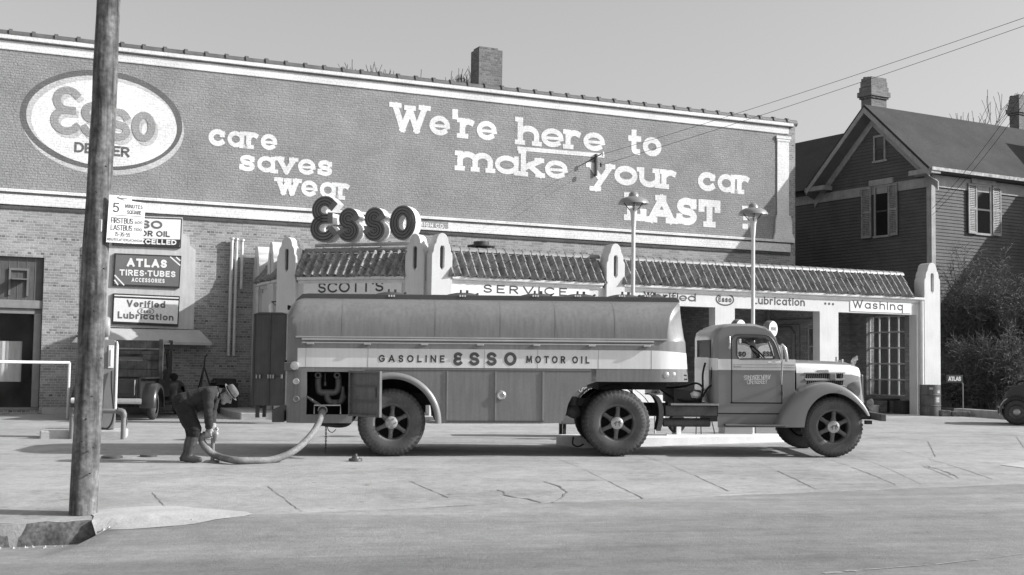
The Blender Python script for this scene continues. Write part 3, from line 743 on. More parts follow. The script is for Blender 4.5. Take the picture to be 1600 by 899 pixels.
# fascia, gutter, lettering
x1 = h(972, 460)[0]; x0s = h(704, 450)[0]; x1s = h(940, 450)[0]; x2 = h(1440, 470)[0]
def gutter(F, xa, xb, name='gutter'):
    m = MB(); P = [(-.02, .03), (-.10, .04), (-.125, .06), (-.13, .115), (-.115, .12), (-.02, .12)]
    m.grid(lambda i, j: Vector((xa if i == 0 else xb, P[j][0], ZE-.12+P[j][1])), 2, len(P))
    m.add([(xa, p[0], ZE-.12+p[1]) for p in P], [tuple(range(len(P)))]); m.add([(xb, p[0], ZE-.12+p[1]) for p in P], [tuple(range(len(P)))])
    m.box(xa, xb, -.05, -.001, ZE-.13, ZE-.09); m.box(xa, xb, -.025, -.001, ZE-.165, ZE-.13)
    return m.build(name, MT['trim'], sta, local=loc(F), smooth=35)
gutter(SF, x0s, x1s); gutter(SF, x1, x2)
def board(F, a, b, mt=MT['white'], y=-.02):
    (xa, za), (xb, zb) = F.hit(*a), F.hit(*b); m = MB(); m.box(xa, xb, y, -.002, zb, za); return m.build('sign_board', mt, sta, local=loc(F))
board(SF, (706, 441), (920, 476)); board(SF, (1328, 470), (1423, 490))
LD = MT['letter_dark']
def sletter(F, s, a, b, cap, w, y=-.024, mt=LD, name='lettering', **k):
    m = MB(); p0, p1 = F.hit(*a), F.hit(*b); hh = F.hit(a[0], a[1]-cap)[1]-p0[1]
    text(m, s, p0, p1, hh, w*hh, y, **k); return m.build(name, mt, sta, fix=False, local=loc(F))
sletter(SF, 'SERVICE', (755,457.5), (885,463), 13, .17); sletter(SF, 'Verified', (1005,467.8), (1087,471.5), 13, .16, y=-.006)
sletter(SF, 'Lubrication', (1176.5,475.3), (1257.5,478.6), 13.2, .16, y=-.006); sletter(SF, 'Washing', (1331.5,481.6), (1410,485.6), 13.3, .15, gap=.3, y=-.024)
m = MB()
for q in ((1289.5,474.6),(1295.5,475),(1301.5,475.5)):
    a = h(*q); m.plate(ellipse(a[0], a[1], .035, .035, 12), (), -.006, -.001)
m.build('lettering', LD, sta)
a = h(1132.7,468.2); ra = h(1147,468)[0]-a[0]; rb = h(1132.7,458.3)[1]-a[1]
m = MB(); m.plate(ellipse(a[0], a[1], ra, rb), [ellipse(a[0], a[1], ra-.035, rb-.035)], -.006, -.001); 
text(m, '\u0190sso', (a[0]-ra*.72, a[1]-rb*.42), (a[0]+ra*.72, a[1]-rb*.42), rb*.95, .03, -.006); m.build('oval_emblem', LD, sta, fix=False)
# tiled mansards
def mansard(F, xa, xb, name='tiled_roof', z0=None, dep=.46, rise=.60, rows=3, pitch=.208):
    z0 = ZE+.0; rr_ = random.Random(int(xb*100)); jit = {}; m = MB(); nx = int((xb-xa)/pitch); pt = (xb-xa)/nx
    for r in range(rows):
        t0, t1 = r/rows, (r+1)/rows+.03
        def fn(i, j):
            x = xa + pt*i/8; ph = (i % 8)/8
            bump = (.095*sin(pi*min(ph/.62, 1)) if ph < .62 else -.028*sin(pi*(ph-.62)/.38))
            t = t0+(t1-t0)*(j/2) if j < 3 else t0
            off = .018*(1-(t-t0)/(t1-t0)) if j < 3 else -.02
            b2 = (bump if j < 3 else bump*.75) + jit.setdefault((r, i//8), rr_.uniform(-.012, .012)); x += jit.setdefault((r, i//8, 'x'), rr_.uniform(-.008, .008)); t += jit.setdefault((r, i//8, 't'), rr_.uniform(-.025, .02))
            nrm = (-.79, .61)
            y = -.14 + dep*t + nrm[0]*(b2+off); z = z0 + rise*t + nrm[1]*(b2+off)
            return Vector((x, y, z))
        def fn2(i, j): return fn(i, (3, 0, 1, 2)[j])
        m.grid(fn2, nx*8+1, 4)
    m.box(xa, xb, -.14+dep*.0+.02, dep+.2, z0-.02, z0+.02)
    rf = m.build(name, MT['tile'], sta, local=loc(F), smooth=50)
    m = MB(); n = max(1, int((xb-xa)/.24)); L = (xb-xa)/n       # ridge caps
    for k in range(n):
        m.grid(lambda i, j: Vector((xa+k*L+(L+.03)*i, dep-.03+(.125-.012*i)*cos(pi*j/8), z0+rise+.05+(.125-.012*i)*sin(pi*j/8))), 2, 9)
    m.box(xa, xb, dep-.05, dep+.25, z0, z0+rise+.02)
    m.build('ridge_cap', mat('ridge_tile', .2, .45, var=.2, scale=5), rf, smooth=50)
    return rf
mansard(SF, x0s-.1, x1s+.1); mansard(SF, x1-.05, h(1430, 445)[0]-.15)
xc0 = CFm.hit(470, 445)[0]; xc1 = CFm.hit(633, 445)[0]
mansard(CFm, xc0-.1, xc1+.05)
xl0 = LF.hit(384, 445)[0]; xl1 = LF.hit(422, 440)[0]
mansard(LF, -LL+.35, -.45)
# canted and side walls
m = MB(); m.plate([(0, -.4), (LC, -.4), (LC, ZE-.12), (0, ZE-.12)], [[(.9, -.2), (LC-.9, -.2), (LC-.9, 2.6), (.9, 2.6)]], 0, .25)
m.build('front_wall', MT['stucco'], sta, local=loc(CFm))
m = MB(); m.plate([(.95, 0), (LC-.95, 0), (LC-.95, 2.55), (.95, 2.55)], (), .1, .12); m.build('shop_window', MT['glass_dark'], sta, local=loc(CFm))
lw0, lw1 = LF.hit(398, 500)[0], LF.hit(409, 500)[0]
m = MB(); m.plate([(-LL, -.4), (0, -.4), (0, ZE-.12), (-LL, ZE-.12)], [[(lw0, .5), (lw1, .5), (lw1, 2.7), (lw0, 2.7)]], 0, .25); m.box(-LL, 0, .26, .5, ZE-.2, ZE-.05)
m.build('side_wall', MT['stucco'], sta, local=loc(LF))
m = MB(); m.box(lw0, lw1, .08, .12, .5, 2.7); m.build('shop_window', mat('frosted_pane', .3, .3), sta, local=loc(LF))
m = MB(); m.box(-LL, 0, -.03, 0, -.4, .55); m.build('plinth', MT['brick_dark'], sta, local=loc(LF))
gutter(CFm, xc0-.05, xc1+.02); gutter(LF, -LL+.3, -.4)
m = MB(); m.add([(0,0,0)], []); 
board(CFm, (475, 441), (628, 470), MT['white'])
sletter(CFm, "SCOTT'S", (497.5,458.2), (599.5,455.6), 16.5, .17)
sletter(LF, 'Ladies', (396.3,461), (411.8,458), 8, .13, y=-.006)
# flat roof behind the mansards
m = MB()
def gp(F, x, y): 
    p = inv @ (F.m @ Vector((x, y, 0))); return (p.x, p.y)
R = [gp(LF, -LL+.1, .35), gp(LF, 0, .45), gp(CFm, .3, .4), gp(CFm, LC-.1, .45), gp(SF, .3, .42), (xF-.5, .42), (xF-.5, DEP-.05)]
R = R[:1]+R[1:]
m.add([(x, y, ZE+.3) for x, y in R]+[(x, y, ZE+.22) for x, y in R], [tuple(range(7)), tuple(range(7, 14))[::-1]]+[(i, (i+1) % 7, 7+(i+1) % 7, 7+i) for i in range(7)])
m.build('flat_roof', MT['coping'], sta)
# stepped pylons
def pylon(F, xc, w=.54, d=.42, front=-.1, zt=5.24-ZG, base=-.5):
    a = w/2; zs = zt-.56
    right = [(a, base), (a, zs), (a*.98, zs+.06), (a*.84, zs+.12), (a*.82, zs+.2), (a*.76, zs+.27), (a*.60, zs+.33), (a*.56, zs+.40)] + [(a*.54*cos(radians(t)), zt-.17+.17*sin(radians(t))) for t in (10, 30, 50, 70, 90)]
    out = [(xc+x, z) for x, z in right] + [(xc-x, z) for x, z in right[::-1][1:]]
    slot = [(xc-.055, zt-.82), (xc, zt-.9), (xc+.055, zt-.82), (xc+.055, zt-.36), (xc+.035, zt-.31), (xc-.035, zt-.31), (xc-.055, zt-.36)]
    m = MB(); m.plate(out, [slot], front, front+d); p = m.build('pylon', MT['stucco'], sta, local=loc(F), smooth=40, bevel=.012)
    m = MB(); m.plate([(x, z) for x, z in slot], (), front+.1, front+.12); m.build('slot_panel', mat('slot_backing', .09, .6), p)  # dark backing set inside the slot
    return p
pylon(SF, h(688, 430)[0]); pylon(SF, h(959, 430)[0]); pylon(SF, h(1453, 480)[0], w=.6)
pylon(CFm, CFm.hit(650, 430)[0], w=.5); pylon(CFm, CFm.hit(450, 430)[0], w=.54)
pylon(LF, LF.hit(428, 430)[0], w=.6); pylon(LF, -LL+.32, w=.64, d=.6)
# rain pipes
m = MB(); xd = h(1436.5, 520)[0]
m.tube([(xd, -.1, ZE-.1), (xd, -.1, .1), (xd+.03, -.16, .02), (xd+.08, -.25, .0)], .05, 8); m.build('downspout', MT['trim'], sta, smooth=40)
m = MB(); m.tube([(-LL+.6, -.1, ZE-.1), (-LL+.6, -.1, .35), (-LL+.56, -.12, .22), (-LL+.4, -.15, .16)], .055, 8); m.build('downspout', MT['galv'], sta, local=loc(LF), smooth=40)
# roof ventilator
m = MB(); a = h(752, 386, .9); m.tube([(a[0], .9, ZE), (a[0], .9, a[1])], .14, 12); m.tube([(a[0], .9, a[1]), (a[0], .9, a[1]+.03)], .36, 12); m.tube([(a[0], .9, a[1]+.03), (a[0], .9, a[1]+.13)], .2, 12)
m.build('roof_ventilator', MT['dark'], sta, smooth=40)
# raised walks
m = MB()
wk = [ghit(334, 641), ghit(352, 650), ghit(376, 656), ghit(470, 656), Vector((Cp.x+1.5, Cp.y-1.2, 0)), Vector((Cp.x+.6, Cp.y-.1, 0)), BF.m @ Vector((BF.inv @ Cp).to_tuple()) , ]
wk = wk[:4] + [SF.m @ Vector((-.2, -.9, 0)), Dp + Vector((-.1, .3, 0)), Cp + Vector((.1, .3, 0)), BF.m @ Vector(((BF.inv @ Cp).x, -.05, 0)), BF.m @ Vector(((BF.inv @ ghit(334, 641)).x, -.05, 0))]
n = len(wk); m.add([(p.x, p.y, ZG+.06) for p in wk]+[(p.x, p.y, .2) for p in wk], [tuple(range(n))]+[(i, (i+1) % n, n+(i+1) % n, n+i) for i in range(n)])
mark(m.build('raised_walk', MT['patch'], bevel=.02), kind='structure')
m = MB(); a = SF.inv @ ghit(1370, 651); m.box(-.5, xF+.9, -1.1, .02, -.6, -.02); mark(m.build('station_apron', MT['pave'], local=SF.m), kind='structure')

# ------------------------------------------------------------------ neon letters on the roof
NF = Frame((CFm.m @ Vector((0, .62, 0)))[:], *[tuple(CFm.m.to_3x3().col[i]) for i in range(3)])
a = NF.hit(555, 379); 
ne = empty('neon_sign', NF.m @ Matrix.Translation((a[0], 0, a[1])), 'large free-standing neon letter sign on a rail above the tiled roof', 'neon sign')
NO = Vector((a[0], 0, a[1]))
face = mat('neon_letter_face', .18, .5, var=.1); side = MT['white']; tubm = mat('neon_tube', .02, .25)
def ribbon3(mb, pts, w, y0, y1):
    f = MB(); ribbon(f, pts, w, 0.)
    nv = len(f.v); 
    mb.add([(x, y0, z) for x, y, z in f.v], f.f, 0); mb.add([(x, y1, z) for x, y, z in f.v], [t[::-1] for t in f.f], 1)
    k = nv//2; closed = len(f.f) == k
    loop = list(range(k)) + list(range(nv-1, k-1, -1)) if not closed else None
    allv = [(x, y0+.012, z) for x, y, z in f.v] + [(x, y1, z) for x, y, z in f.v]
    if closed: fs = [(i, (i+1) % k, nv+(i+1) % k, nv+i) for i in range(k)] + [(k+i, nv+k+i, nv+k+(i+1) % k, k+(i+1) % k) for i in range(k)]
    else: fs = [(loop[i], loop[(i+1) % len(loop)], nv+loop[(i+1) % len(loop)], nv+loop[i]) for i in range(len(loop))]
    mb.add(allv, fs, 1)
for ch_, l, r, t, b in (('\u0190',484,524,306.5,379),('s',528,560,325,378.5),('s',568,600.5,324,377.5),('o',608,649,321,376)):
    p0 = NF.hit(l, b); x1_ = NF.hit(r, b)[0]; zt_ = NF.hit((l+r)/2, t)[1]; W_ = x1_-p0[0]; Hh = zt_-p0[1]; w = .25 if ch_ != '\u0190' else .26
    st = (LOW if ch_ in LOW else CAPS)[ch_][1]
    if ch_ == '\u0190': st = [st[0]+st[1][1:]] if False else st
    ox, oz = p0[0]-NO.x, p0[1]-NO.z
    mp = lambda p: (ox+w/2+p[0]*(W_-w), oz+w/2+p[1]*(Hh-w))
    m = MB(); k = 0
    for s in st:
        P = [mp(p) for p in s]; ribbon3(m, P, w, -.002*k, .34); k += 1
    let = m.build('letter', [face, side], ne, smooth=35, fix=False)
    m = MB()
    for s in st:
        P = [mp(p) for p in s]
        for off in (-.3, 0, .3):
            f = MB(); ribbon(f, P, abs(off)*2*w+1e-4, 0., cap=False); k2 = len(f.v)//2
            side_ = f.v[:k2] if off >= 0 else f.v[k2:]
            if len(f.f) == k2: side_ = side_+side_[:1]
            m.tube([(x, -.03, z) for x, y, z in side_], .010, 5)
    m.build('neon_tube', tubm, let)
m = MB(); a = NF.hit(487, 383); b = NF.hit(640, 379.5)
m.tube([(a[0]-NO.x, .2, a[1]-NO.z), (b[0]-NO.x, .2, b[1]-NO.z)], .045, 8)
for px in (500, 545, 590, 630):
    q = NF.hit(px, 381); m.tube([(q[0]-NO.x, .2, q[1]-NO.z), (q[0]-NO.x, .2, q[1]-NO.z-.5)], .025, 6)
m.build('support_rail', MT['galv'], ne, smooth=40)
# ------------------------------------------------------------------ the tank lorry: trailer and tractor
o_ = ghit(611, 714)
ya = radians(5.0)
ex = Vector((cos(ya), sin(ya), .0075)).normalized(); ey = Vector((-sin(ya), cos(ya), .012)); ey = (ey - ex*ey.dot(ex)).normalized(); ez = ex.cross(ey)
TF = Frame(o_[:], tuple(ex), tuple(ey), tuple(ez))
T = TF.hit
RED = mat('trailer_red_paint', .195, .46, var=.09, scale=1.6, fine=.05, fscale=25, streak=.14, coat=.2)
RED2 = mat('tractor_red_paint', .21, .28, var=.05, scale=1.5, fine=.02, coat=.4)
PALE = mat('cream_band_paint', .72, .35, var=.04, scale=2, fine=.02, streak=.05, coat=.2)
DKR = mat('dark_red_roof_paint', .075, .45, var=.15, scale=3)
CHS = mat('greasy_chassis', .035, .7, var=.35, scale=6, fine=.15)
CHS2 = mat('dusty_chassis', .085, .7, var=.3, scale=5, fine=.1)
TYRE = mat('tyre_rubber', .042, .75, var=.25, scale=6, fine=.1, bump=.3)
TYRS = mat('dusty_tyre_sidewall', .085, .8, var=.25, scale=5, fine=.1, bump=.2)
RIM = mat('painted_rim', .11, .5, var=.25, scale=7)
HUB = mat('polished_hub', .5, .3, metal=.8, var=.1)
BLK = mat('shadow_black', .012, .9)
CHR = MT['chrome']; ALU = mat('bare_aluminium', .55, .35, metal=.7, var=.1)
W2 = 2.42
def tyre_prof(R, Wd, rr):
    # (r, h) from outer bead over the tread to the inner bead
    s = Wd
    return [(rr, .045*s), (rr+.02, .02*s), (rr+(R-rr)*.35, -.02*s), (rr+(R-rr)*.62, .0), (R-.075, .05*s), (R-.05, .075*s), (R-.022, .12*s), (R-.004, .17*s), (R, .3*s), (R, .7*s), (R-.004, .83*s), (R-.05, .93*s), (rr+(R-rr)*.5, s*1.0), (rr, .95*s)]
def wheel(parent, x, z, y, R=.535, Wd=.27, rr=.30, dual=False, kind='spoke', near=True, name='wheel', logo=True, steer=0.):
    S = 1 if near else -1
    base = Matrix.Translation((x, y, z)) @ Matrix.Rotation(steer, 4, 'Z') @ Matrix.Diagonal((1, S, 1, 1))
    w = bpy.data.objects.new(name, None)
    m = MB(); n = 132
    def rmod(i, j): return (1-.035*(1 if j % 3 == 0 else 0)) if i in (5, 6, 7, 10, 11) else ((1-.02*(1 if j % 3 == 0 else 0)) if i in (4,8) else 1)
    P = tyre_prof(R, Wd, rr); m.lathe(P, axis='y', n=n, rmod=rmod)
    k = len(P); m.mi = [0 if (q % (k-1)) >= 5 else 1 for q in range(len(m.f))]
    if dual:
        n0 = len(m.f); m.lathe([(r, hh+Wd+.06) for r, hh in P], axis='y', n=n, rmod=rmod); m.mi[n0:] = [0]*(len(m.f)-n0)
    ty = m.build('tyre', [TYRE, TYRS], None, smooth=50); ty.parent = parent; ty.name = name; ty.matrix_basis = base
    # rim, spokes and hub are pieces of the wheel
    m = MB(); m.lathe([(rr+.012, .03), (rr+.02, .015), (rr-.005, .012), (rr-.03, .03), (rr-.045, .07), (rr-.05, Wd*.8)], axis='y', n=48)
    m.build('rim', RIM, ty, smooth=50)
    m = MB()
    for q in range(6 if kind == 'spoke' else 6):
        a = q*pi/3 + .45
        m.tube([(.1*cos(a), .075, .1*sin(a)), (.15*cos(a), .06, .15*sin(a)), ((rr-.04)*cos(a), .075, (rr-.04)*sin(a))], [.05, .034, .036], 8)
        m.tube([((rr-.065)*cos(a), .045, (rr-.065)*sin(a)), ((rr-.065)*cos(a), .09, (rr-.065)*sin(a))], .035, 8)
    m.build('spoke', RIM, ty, smooth=50)
    m = MB(); m.lathe([(0, .3), (rr-.02, .3), (rr-.02, .2), (0, .18)] if not dual else [(0, .2), (rr-.04, .2)], axis='y', n=32); m.build('brake_drum', BLK, ty)
    m = MB(); m.lathe([(0, -.012), (.05, -.01), (.075, .0), (.098, .015), (.102, .05), (.102, .12)], axis='y', n=32)
    if kind == 'bolt':
        for q in range(6): a = q*pi/3; m.tube([(.07*cos(a), .005, .07*sin(a)), (.07*cos(a), -.02, .07*sin(a))], .012, 6)
    hb = m.build('hub_cap', HUB if logo else mat('painted_hub', .33, .5), ty, smooth=40)
    if logo and near:
        m = MB()     # small running-hound crest on the cap
        for P2 in ([(-.05,-.01),(-.02,.02),(.03,.02),(.055,.0)], [(-.02,.015),(-.03,-.035)], [(.025,.015),(.03,-.035)], [(.03,.02),(.045,.035)]): ribbon(m, P2, .018, -.016)
        m.build('crest', MT['sign_mid'], hb, fix=False)
    return ty
# ---------------- trailer
trl = empty('tank_trailer', TF, 'long dark-painted fuel tank semi-trailer with a pale lettered band and an open pump cabinet', 'tank trailer')
xr0 = T(446, 600)[0]; xf1 = T(1086.5, 560)[0]; xf_top = T(1076, 470)[0]
zR = T(700, 466)[1]; zB1 = T(611, 545)[1]; zB0 = T(611, 574.5)[1]; zS = T(760, 662)[1]; zM = T(611, 530)[1]; zO = T(1000, 597)[1]
xbend = T(1019, 560)[0]; xcap = T(1043, 500)[0]
RC = .24
def outl(x, z=None, xe=None):
    """distance of the side from the near side plane, rounded at the rear, bent in at the front"""
    xe = xe or xf1
    if x < xr0+RC: return RC - sqrt(max(RC*RC-(xr0+RC-x)**2, 0))
    if x > xbend:
        t = (x-xbend)/(xe-xbend); return .02*t + .30*max(0, t-.05)**2.2 + (.28*max(0, (t-.86)/.14)**2 if t > .86 else 0)
    return 0.
def should(z, zt): # tank shoulder: plumb below, curving over to the roof
    if z < zM: return 0.
    t = clamp((z-zM)/(zt-zM), 0, 1); return .035+.62*(1-sqrt(max(1-t**3.3, 0)))
XB = [T(1043, 531), T(1044, 508), T(1047, 496), T(1052, 487), T(1059, 480), T(1067, 474), T(1075, 469), T(1079, 460)]
def xbnd(z):      # edge of the front fairing, curving forward as it rises
    if z <= XB[0][1]: return XB[0][0]
    for a, b in zip(XB, XB[1:]):
        if z <= b[1]: return a[0]+(b[0]-a[0])*(z-a[1])/(b[1]-a[1])
    return 99
def xs_list(a, b):
    L = [a+RC*(1-cos(pi/2*i/7)) for i in range(8)] + [a+RC+(xbend-a-RC)*i/14 for i in range(1, 15)] + [xbend+(b-xbend)*i/64 for i in range(1, 65)]
    return L
def loft(z0, z1, nz, zt, shoulder, xa, xe, x_shear=0.):
    m = MB(); L = xs_list(xr0, xe)
    L = [x for x in L if x >= xa-1e-6]
    if L[0] > xa+1e-4: L = [xa]+L
    def zl(j): return z0+(z1-z0)*j/(nz-1)
    def zr(x):   # roof drops round the rear end
        d = x-xr0; return zt - (RC-sqrt(max(RC*RC-(RC-d)**2, 0))) if (d < RC and shoulder) else zt
    def fn(i, j):
        x = L[i]; fr = clamp((x-xbend)/(xe-xbend), 0, 1)
        if shoulder:
            ztx = zr(x); th = j/(nz-1); zz = z0+(ztx-z0)*sin(th*pi/2*.999) if True else 0
            y = max(should(zz, ztx+.0005), outl(x, zz, xe)); u_ = clamp((x-xbnd(zz))/max(xe-xbnd(zz), .02), 0, 1); y += .30*clamp((zz-zM)/(zR-zM), 0, 1)**.7*u_**1.1
        else: zz = zl(j); y = outl(x, zz, xe)
        xs = x + fr*x_shear*(zt-zz)
        return Vector((xs, min(y, W2/2-.02), zz))
    m.grid(fn, len(L), nz)
    m.grid(lambda i, j: Vector((fn(i, j).x, W2-fn(i, j).y, fn(i, j).z)), len(L), nz)
    # roof, front and rear closures
    def roof(i, j): v = fn(i, nz-1); return Vector((v.x, v.y if j == 0 else W2-v.y, v.z))
    m.grid(roof, len(L), 2)
    for i in (0, len(L)-1):
        m.grid(lambda a, b: Vector((fn(i, a).x, fn(i, a).y if b == 0 else W2-fn(i, a).y, fn(i, a).z)), nz, 2)
    m.grid(lambda i, j: Vector((fn(i, 0).x, fn(i, 0).y if j == 0 else W2-fn(i, 0).y, fn(i, 0).z)), len(L), 2)
    return m
shear = (xf1-xf_top)/(zR-zB0)*.85
m = loft(zM, zR, 44, zR, True, xr0, xf_top+.005, shear*.9); m.build('tank', RED, trl, smooth=28)
m = loft(zB0, zM, 5, zR, False, xr0, xf_top+.005, shear); m.build('tank_side', RED, trl, smooth=35)
xo = T(924, 590)[0]
m = loft(zO, zB0, 4, zR, False, xo, xf_top+.005, shear); m.build('overhang_side', RED, trl, smooth=35)
# pale band wrapped round the side
m = MB(); L = [xr0+RC*.75] + [x for x in xs_list(xr0, xf_top+.005) if x > xr0+RC*.8]; L = L[:-2]
def bandfn(i, j):
    x = L[i]; fr = clamp((x-xbend)/(xf_top+.005-xbend), 0, 1); y = outl(x, 0, xf_top+.005)-.004
    zt = zB1 - .05*fr**1.6; zz = zB0 + (zt-zB0)*j/3 - (.0 if j else .0)
    return Vector((x+fr*shear*(zR-zz)+.003*fr, y, zz))
m.grid(bandfn, len(L), 4); bandp = m.build('painted_band', PALE, trl, smooth=40)
m = MB()
for px in (478, 575, 757, 840, 935, 1018): x = T(px, 560)[0]; m.box(x-.003, x+.003, -.0062, -.0048, zB0, zB1)
m.build('panel_seam', mat('seam_line', .3, .6), bandp)
def tl(s, a, b, cap, w, mt, **k):
    m = MB(); p0, p1 = T(*a, 0), T(*b, 0); hh = T(a[0], a[1]-cap)[1]-p0[1]; text(m, s, p0, p1, hh, w*hh, -.0075, **k); m.build('lettering', mt, bandp, fix=False)
tl('GASOLINE', (591.5,566), (694.5,566.8), 11.3, .2, MT['letter_dark'], gap=.5)
tl('MOTOR OIL', (822,567.6), (921,568.4), 11.3, .2, MT['letter_dark'], gap=.42, space=.55)
m = MB()
for ch_, l, r in (('\u0190',708,722),('S',733,749),('S',760,776),('O',787.5,807)):
    p0 = T(l, 571.6); x1_ = T(r, 571.6)[0]; hh = T(l, 550.5)[1]-p0[1]; glyph(m, ch_, p0[0], p0[1], hh, .05, -.0075, cell=x1_-p0[0])
m.build('lettering', mat('red_band_letter', .085, .5), bandp, fix=False)
seamm = mat('weld_seam', .185, .46)
for px in (535, 681, 783, 869, 962):
    x = T(px, 500)[0]; m = MB(); m.grid(lambda i, j: Vector((x+[-.008, .008][j], should(zM+(zR-zM)*sin(i/16*pi/2*.97), zR)-.003, zM+(zR-zM)*sin(i/16*pi/2*.97)+.002)), 17, 2); m.build('weld_seam', seamm, trl, smooth=60)
# roof walkway
m = MB(); zw = T(700, 458.5)[1]; xa = T(455, 462)[0]; xb = T(1073, 466)[0]
m.plate([(xr0+.06, zR-.12), (xr0+.1, zR-.03), (xr0+.2, zw-.01), (xr0+.3, zw), (xb-.05, zw), (xb, zw-.03), (xb+.01, zR-.012), (xr0+.3, zR-.012)], (), .56, W2-.56)
wk_ = m.build('roof_walk', DKR, trl, bevel=.015)
for k, px in enumerate((612, 723, 837, 903, 972, 1012)):
    x = T(px, 459, 1.0)[0]; m = MB(); m.lathe([(0, .05), (.13, .045), (.25, .02), (.28, 0)], (x, .85, zw), 'z', 20)
    m.box(x-.06, x-.03, .7, .75, zw+.04, zw+.09); m.box(x+.04, x+.08, .7, .75, zw+.04, zw+.085); m.tube([(x+.2, .62, zw+.01), (x+.24, .62, zw+.03)], .015, 6)
    m.build('manhole_cover', DKR, trl, smooth=40)
    m = MB(); x = T(px, 462, .555)[0]; z = T(px, 462.5, .555)[1]
    for q in (-.04, 0, .04): m.box(x+q-.012, x+q+.012, .552, .556, z-.015, z+.015)
    m.build('lettering', MT['white'], wk_)
# mouldings and long rails
m = MB(); x0_ = T(462, 530)[0]; x1_ = xcap
m.box(x0_, x1_, -.018, .03, T(611, 527.5)[1]-.012, T(611, 527.5)[1]+.012)
xq = T(1021, 533)[0]
for py, r in ((531.3, .016), (536.3, .011)):
    m.tube([(T(472, py)[0], -.05, T(611, py)[1]), (xq, -.05, T(611, py)[1])], r, 8)
m.build('side_rail', ALU, trl, smooth=40)
for px in (485, 574, 663, 750, 838, 924, 1010):
    m = MB(); x = T(px, 538)[0]; z = T(611, 537.5)[1]; m.box(x-.055, x+.055, -.07, .0, z-.018, z+.012); m.build('rail_clip', ALU, trl, bevel=.006)
# lower side panel with cabinet opening and wheel arch
wx, wz = 0.0, T(611, 660)[1]; ra_ = .685
P = []
P += [(xr0+.004, zS), (T(555, 662)[0]-.1, zS)]
axl, axr = wx-.62, wx+ra_
az = wz+.04
P += [(axl, zS)] + [(wx+ra_*cos(radians(t)), max(wz+ra_*sin(radians(t)), zS)) for t in range(150, -1, -6) if wx+ra_*cos(radians(t)) > axl]
P += [(axr, zS), (T(845, 662)[0], zS), T(872, 661.5), T(880, 657), T(884, 648), T(887.5, 632), T(893, 621), T(902, 611), T(914, 603), T(926, 598.5), (xo+.08, zO+.001), (xo+.08, zB0-.001), (xr0+.004, zB0-.001)]
P = [(p[0], p[1]) for p in P]
c0 = T(479.5, 581); c1 = T(546.5, 648)
hole = [(c0[0], c1[1]), (c1[0], c1[1]), (c1[0], c0[1]), (c0[0], c0[1])]
# rear rounded corner is a separate sheet so that the panel starts where it is flat
P = [(max(p[0], xr0+RC), p[1]) for p in P]
Pu = []
for p in P:
    if not Pu or (abs(p[0]-Pu[-1][0])+abs(p[1]-Pu[-1][1])) > 1e-4: Pu.append(p)
m = MB(); m.plate(Pu, [[(max(a, xr0+RC+.004), b) for a, b in hole]], 0.0, .05)
m.grid(lambda i, j: Vector((xr0+RC*(1-cos(pi/2*i/8)), outl(xr0+RC*(1-cos(pi/2*i/8))), zS if j == 0 else zB0)), 9, 2)
m.box(xr0, xr0+.02, RC, W2-RC, zS, zB0); m.plate([(p[0], p[1]) for p in Pu], (), W2-.05, W2)
m.box(xr0+.1, axl, .05, W2-.05, zS, zS+.03)
m.build('skirt', RED, trl)
m = MB()      # body floor and inner walls
m.box(c1[0]+.02, c1[0]+.06, .05, W2-.05, zS+.03, zB0); m.box(c0[0]-.05, c0[0]-.02, .05, W2-.05, zS+.03, zB0); m.box(c0[0]-.02, c1[0]+.02, 1.0, 1.05, zS+.03, zB0)
m.box(axl, xo, .06, W2-.06, zB0-.05, zB0-.003); m.box(axr+.02, axr+.06, .06, W2-.06, zS, zB0-.05); m.box(xo-.05, T(1085, 590)[0]-.1, .3, W2-.3, zO-.02, zO-.004)
m.box(axl, axr+.02, .95, 1.0, zS+.25, zB0-.05); m.build('inner_frame', CHS, trl)
# wheel arch moulding
m = MB(); AR = [(wx+(ra_)*cos(radians(t)), wz+ra_*sin(radians(t))) for t in range(128, -1, -4)] + [(axr, zS)]
def archfn(i, j):
    a = AR[i]; cx_, cz2 = a[0]-wx, a[1]-wz; l = sqrt(cx_*cx_+cz2*cz2); k = [(-.005, .03), (-.005, -.035), (.03, -.06), (.075, -.05), (.10, -.012)][j]
    nx, nz = (cx_/l, cz2/l)
    return Vector((a[0]+nx*k[0], k[1], a[1]+nz*k[0]))
m.grid(archfn, len(AR), 5); m.build('wheel_arch', mat('arch_moulding', .22, .35, var=.08, scale=6), trl, smooth=60)
# panel strips, doors
for px in (699, 774.5, 848.5):
    m = MB(); x = T(px, 620)[0]; m.box(x-.012, x+.012, -.014, -.001, zS+.05, T(611, 579.5)[1]); m.build('panel_strip', mat('strip_paint', .24, .4), trl)
m = MB(); x = T(783, 618); m.lathe([(.03, -.03), (.055, -.035), (.075, -.02), (.08, -.001)], (x[0], 0, x[1]), 'y', 24); m.lathe([(0, -.012), (.04, -.014)], (x[0], 0, x[1]), 'y', 24)
m.build('door_handle', ALU, trl, smooth=40)
m = MB(); m.box(T(699, 661)[0], T(849, 661)[0], -.012, -.001, zS+.03, zS+.045); m.box(T(570, 578)[0], xo, -.006, -.001, zB0-.045, zB0-.035); m.build('panel_seam', DKR, trl)
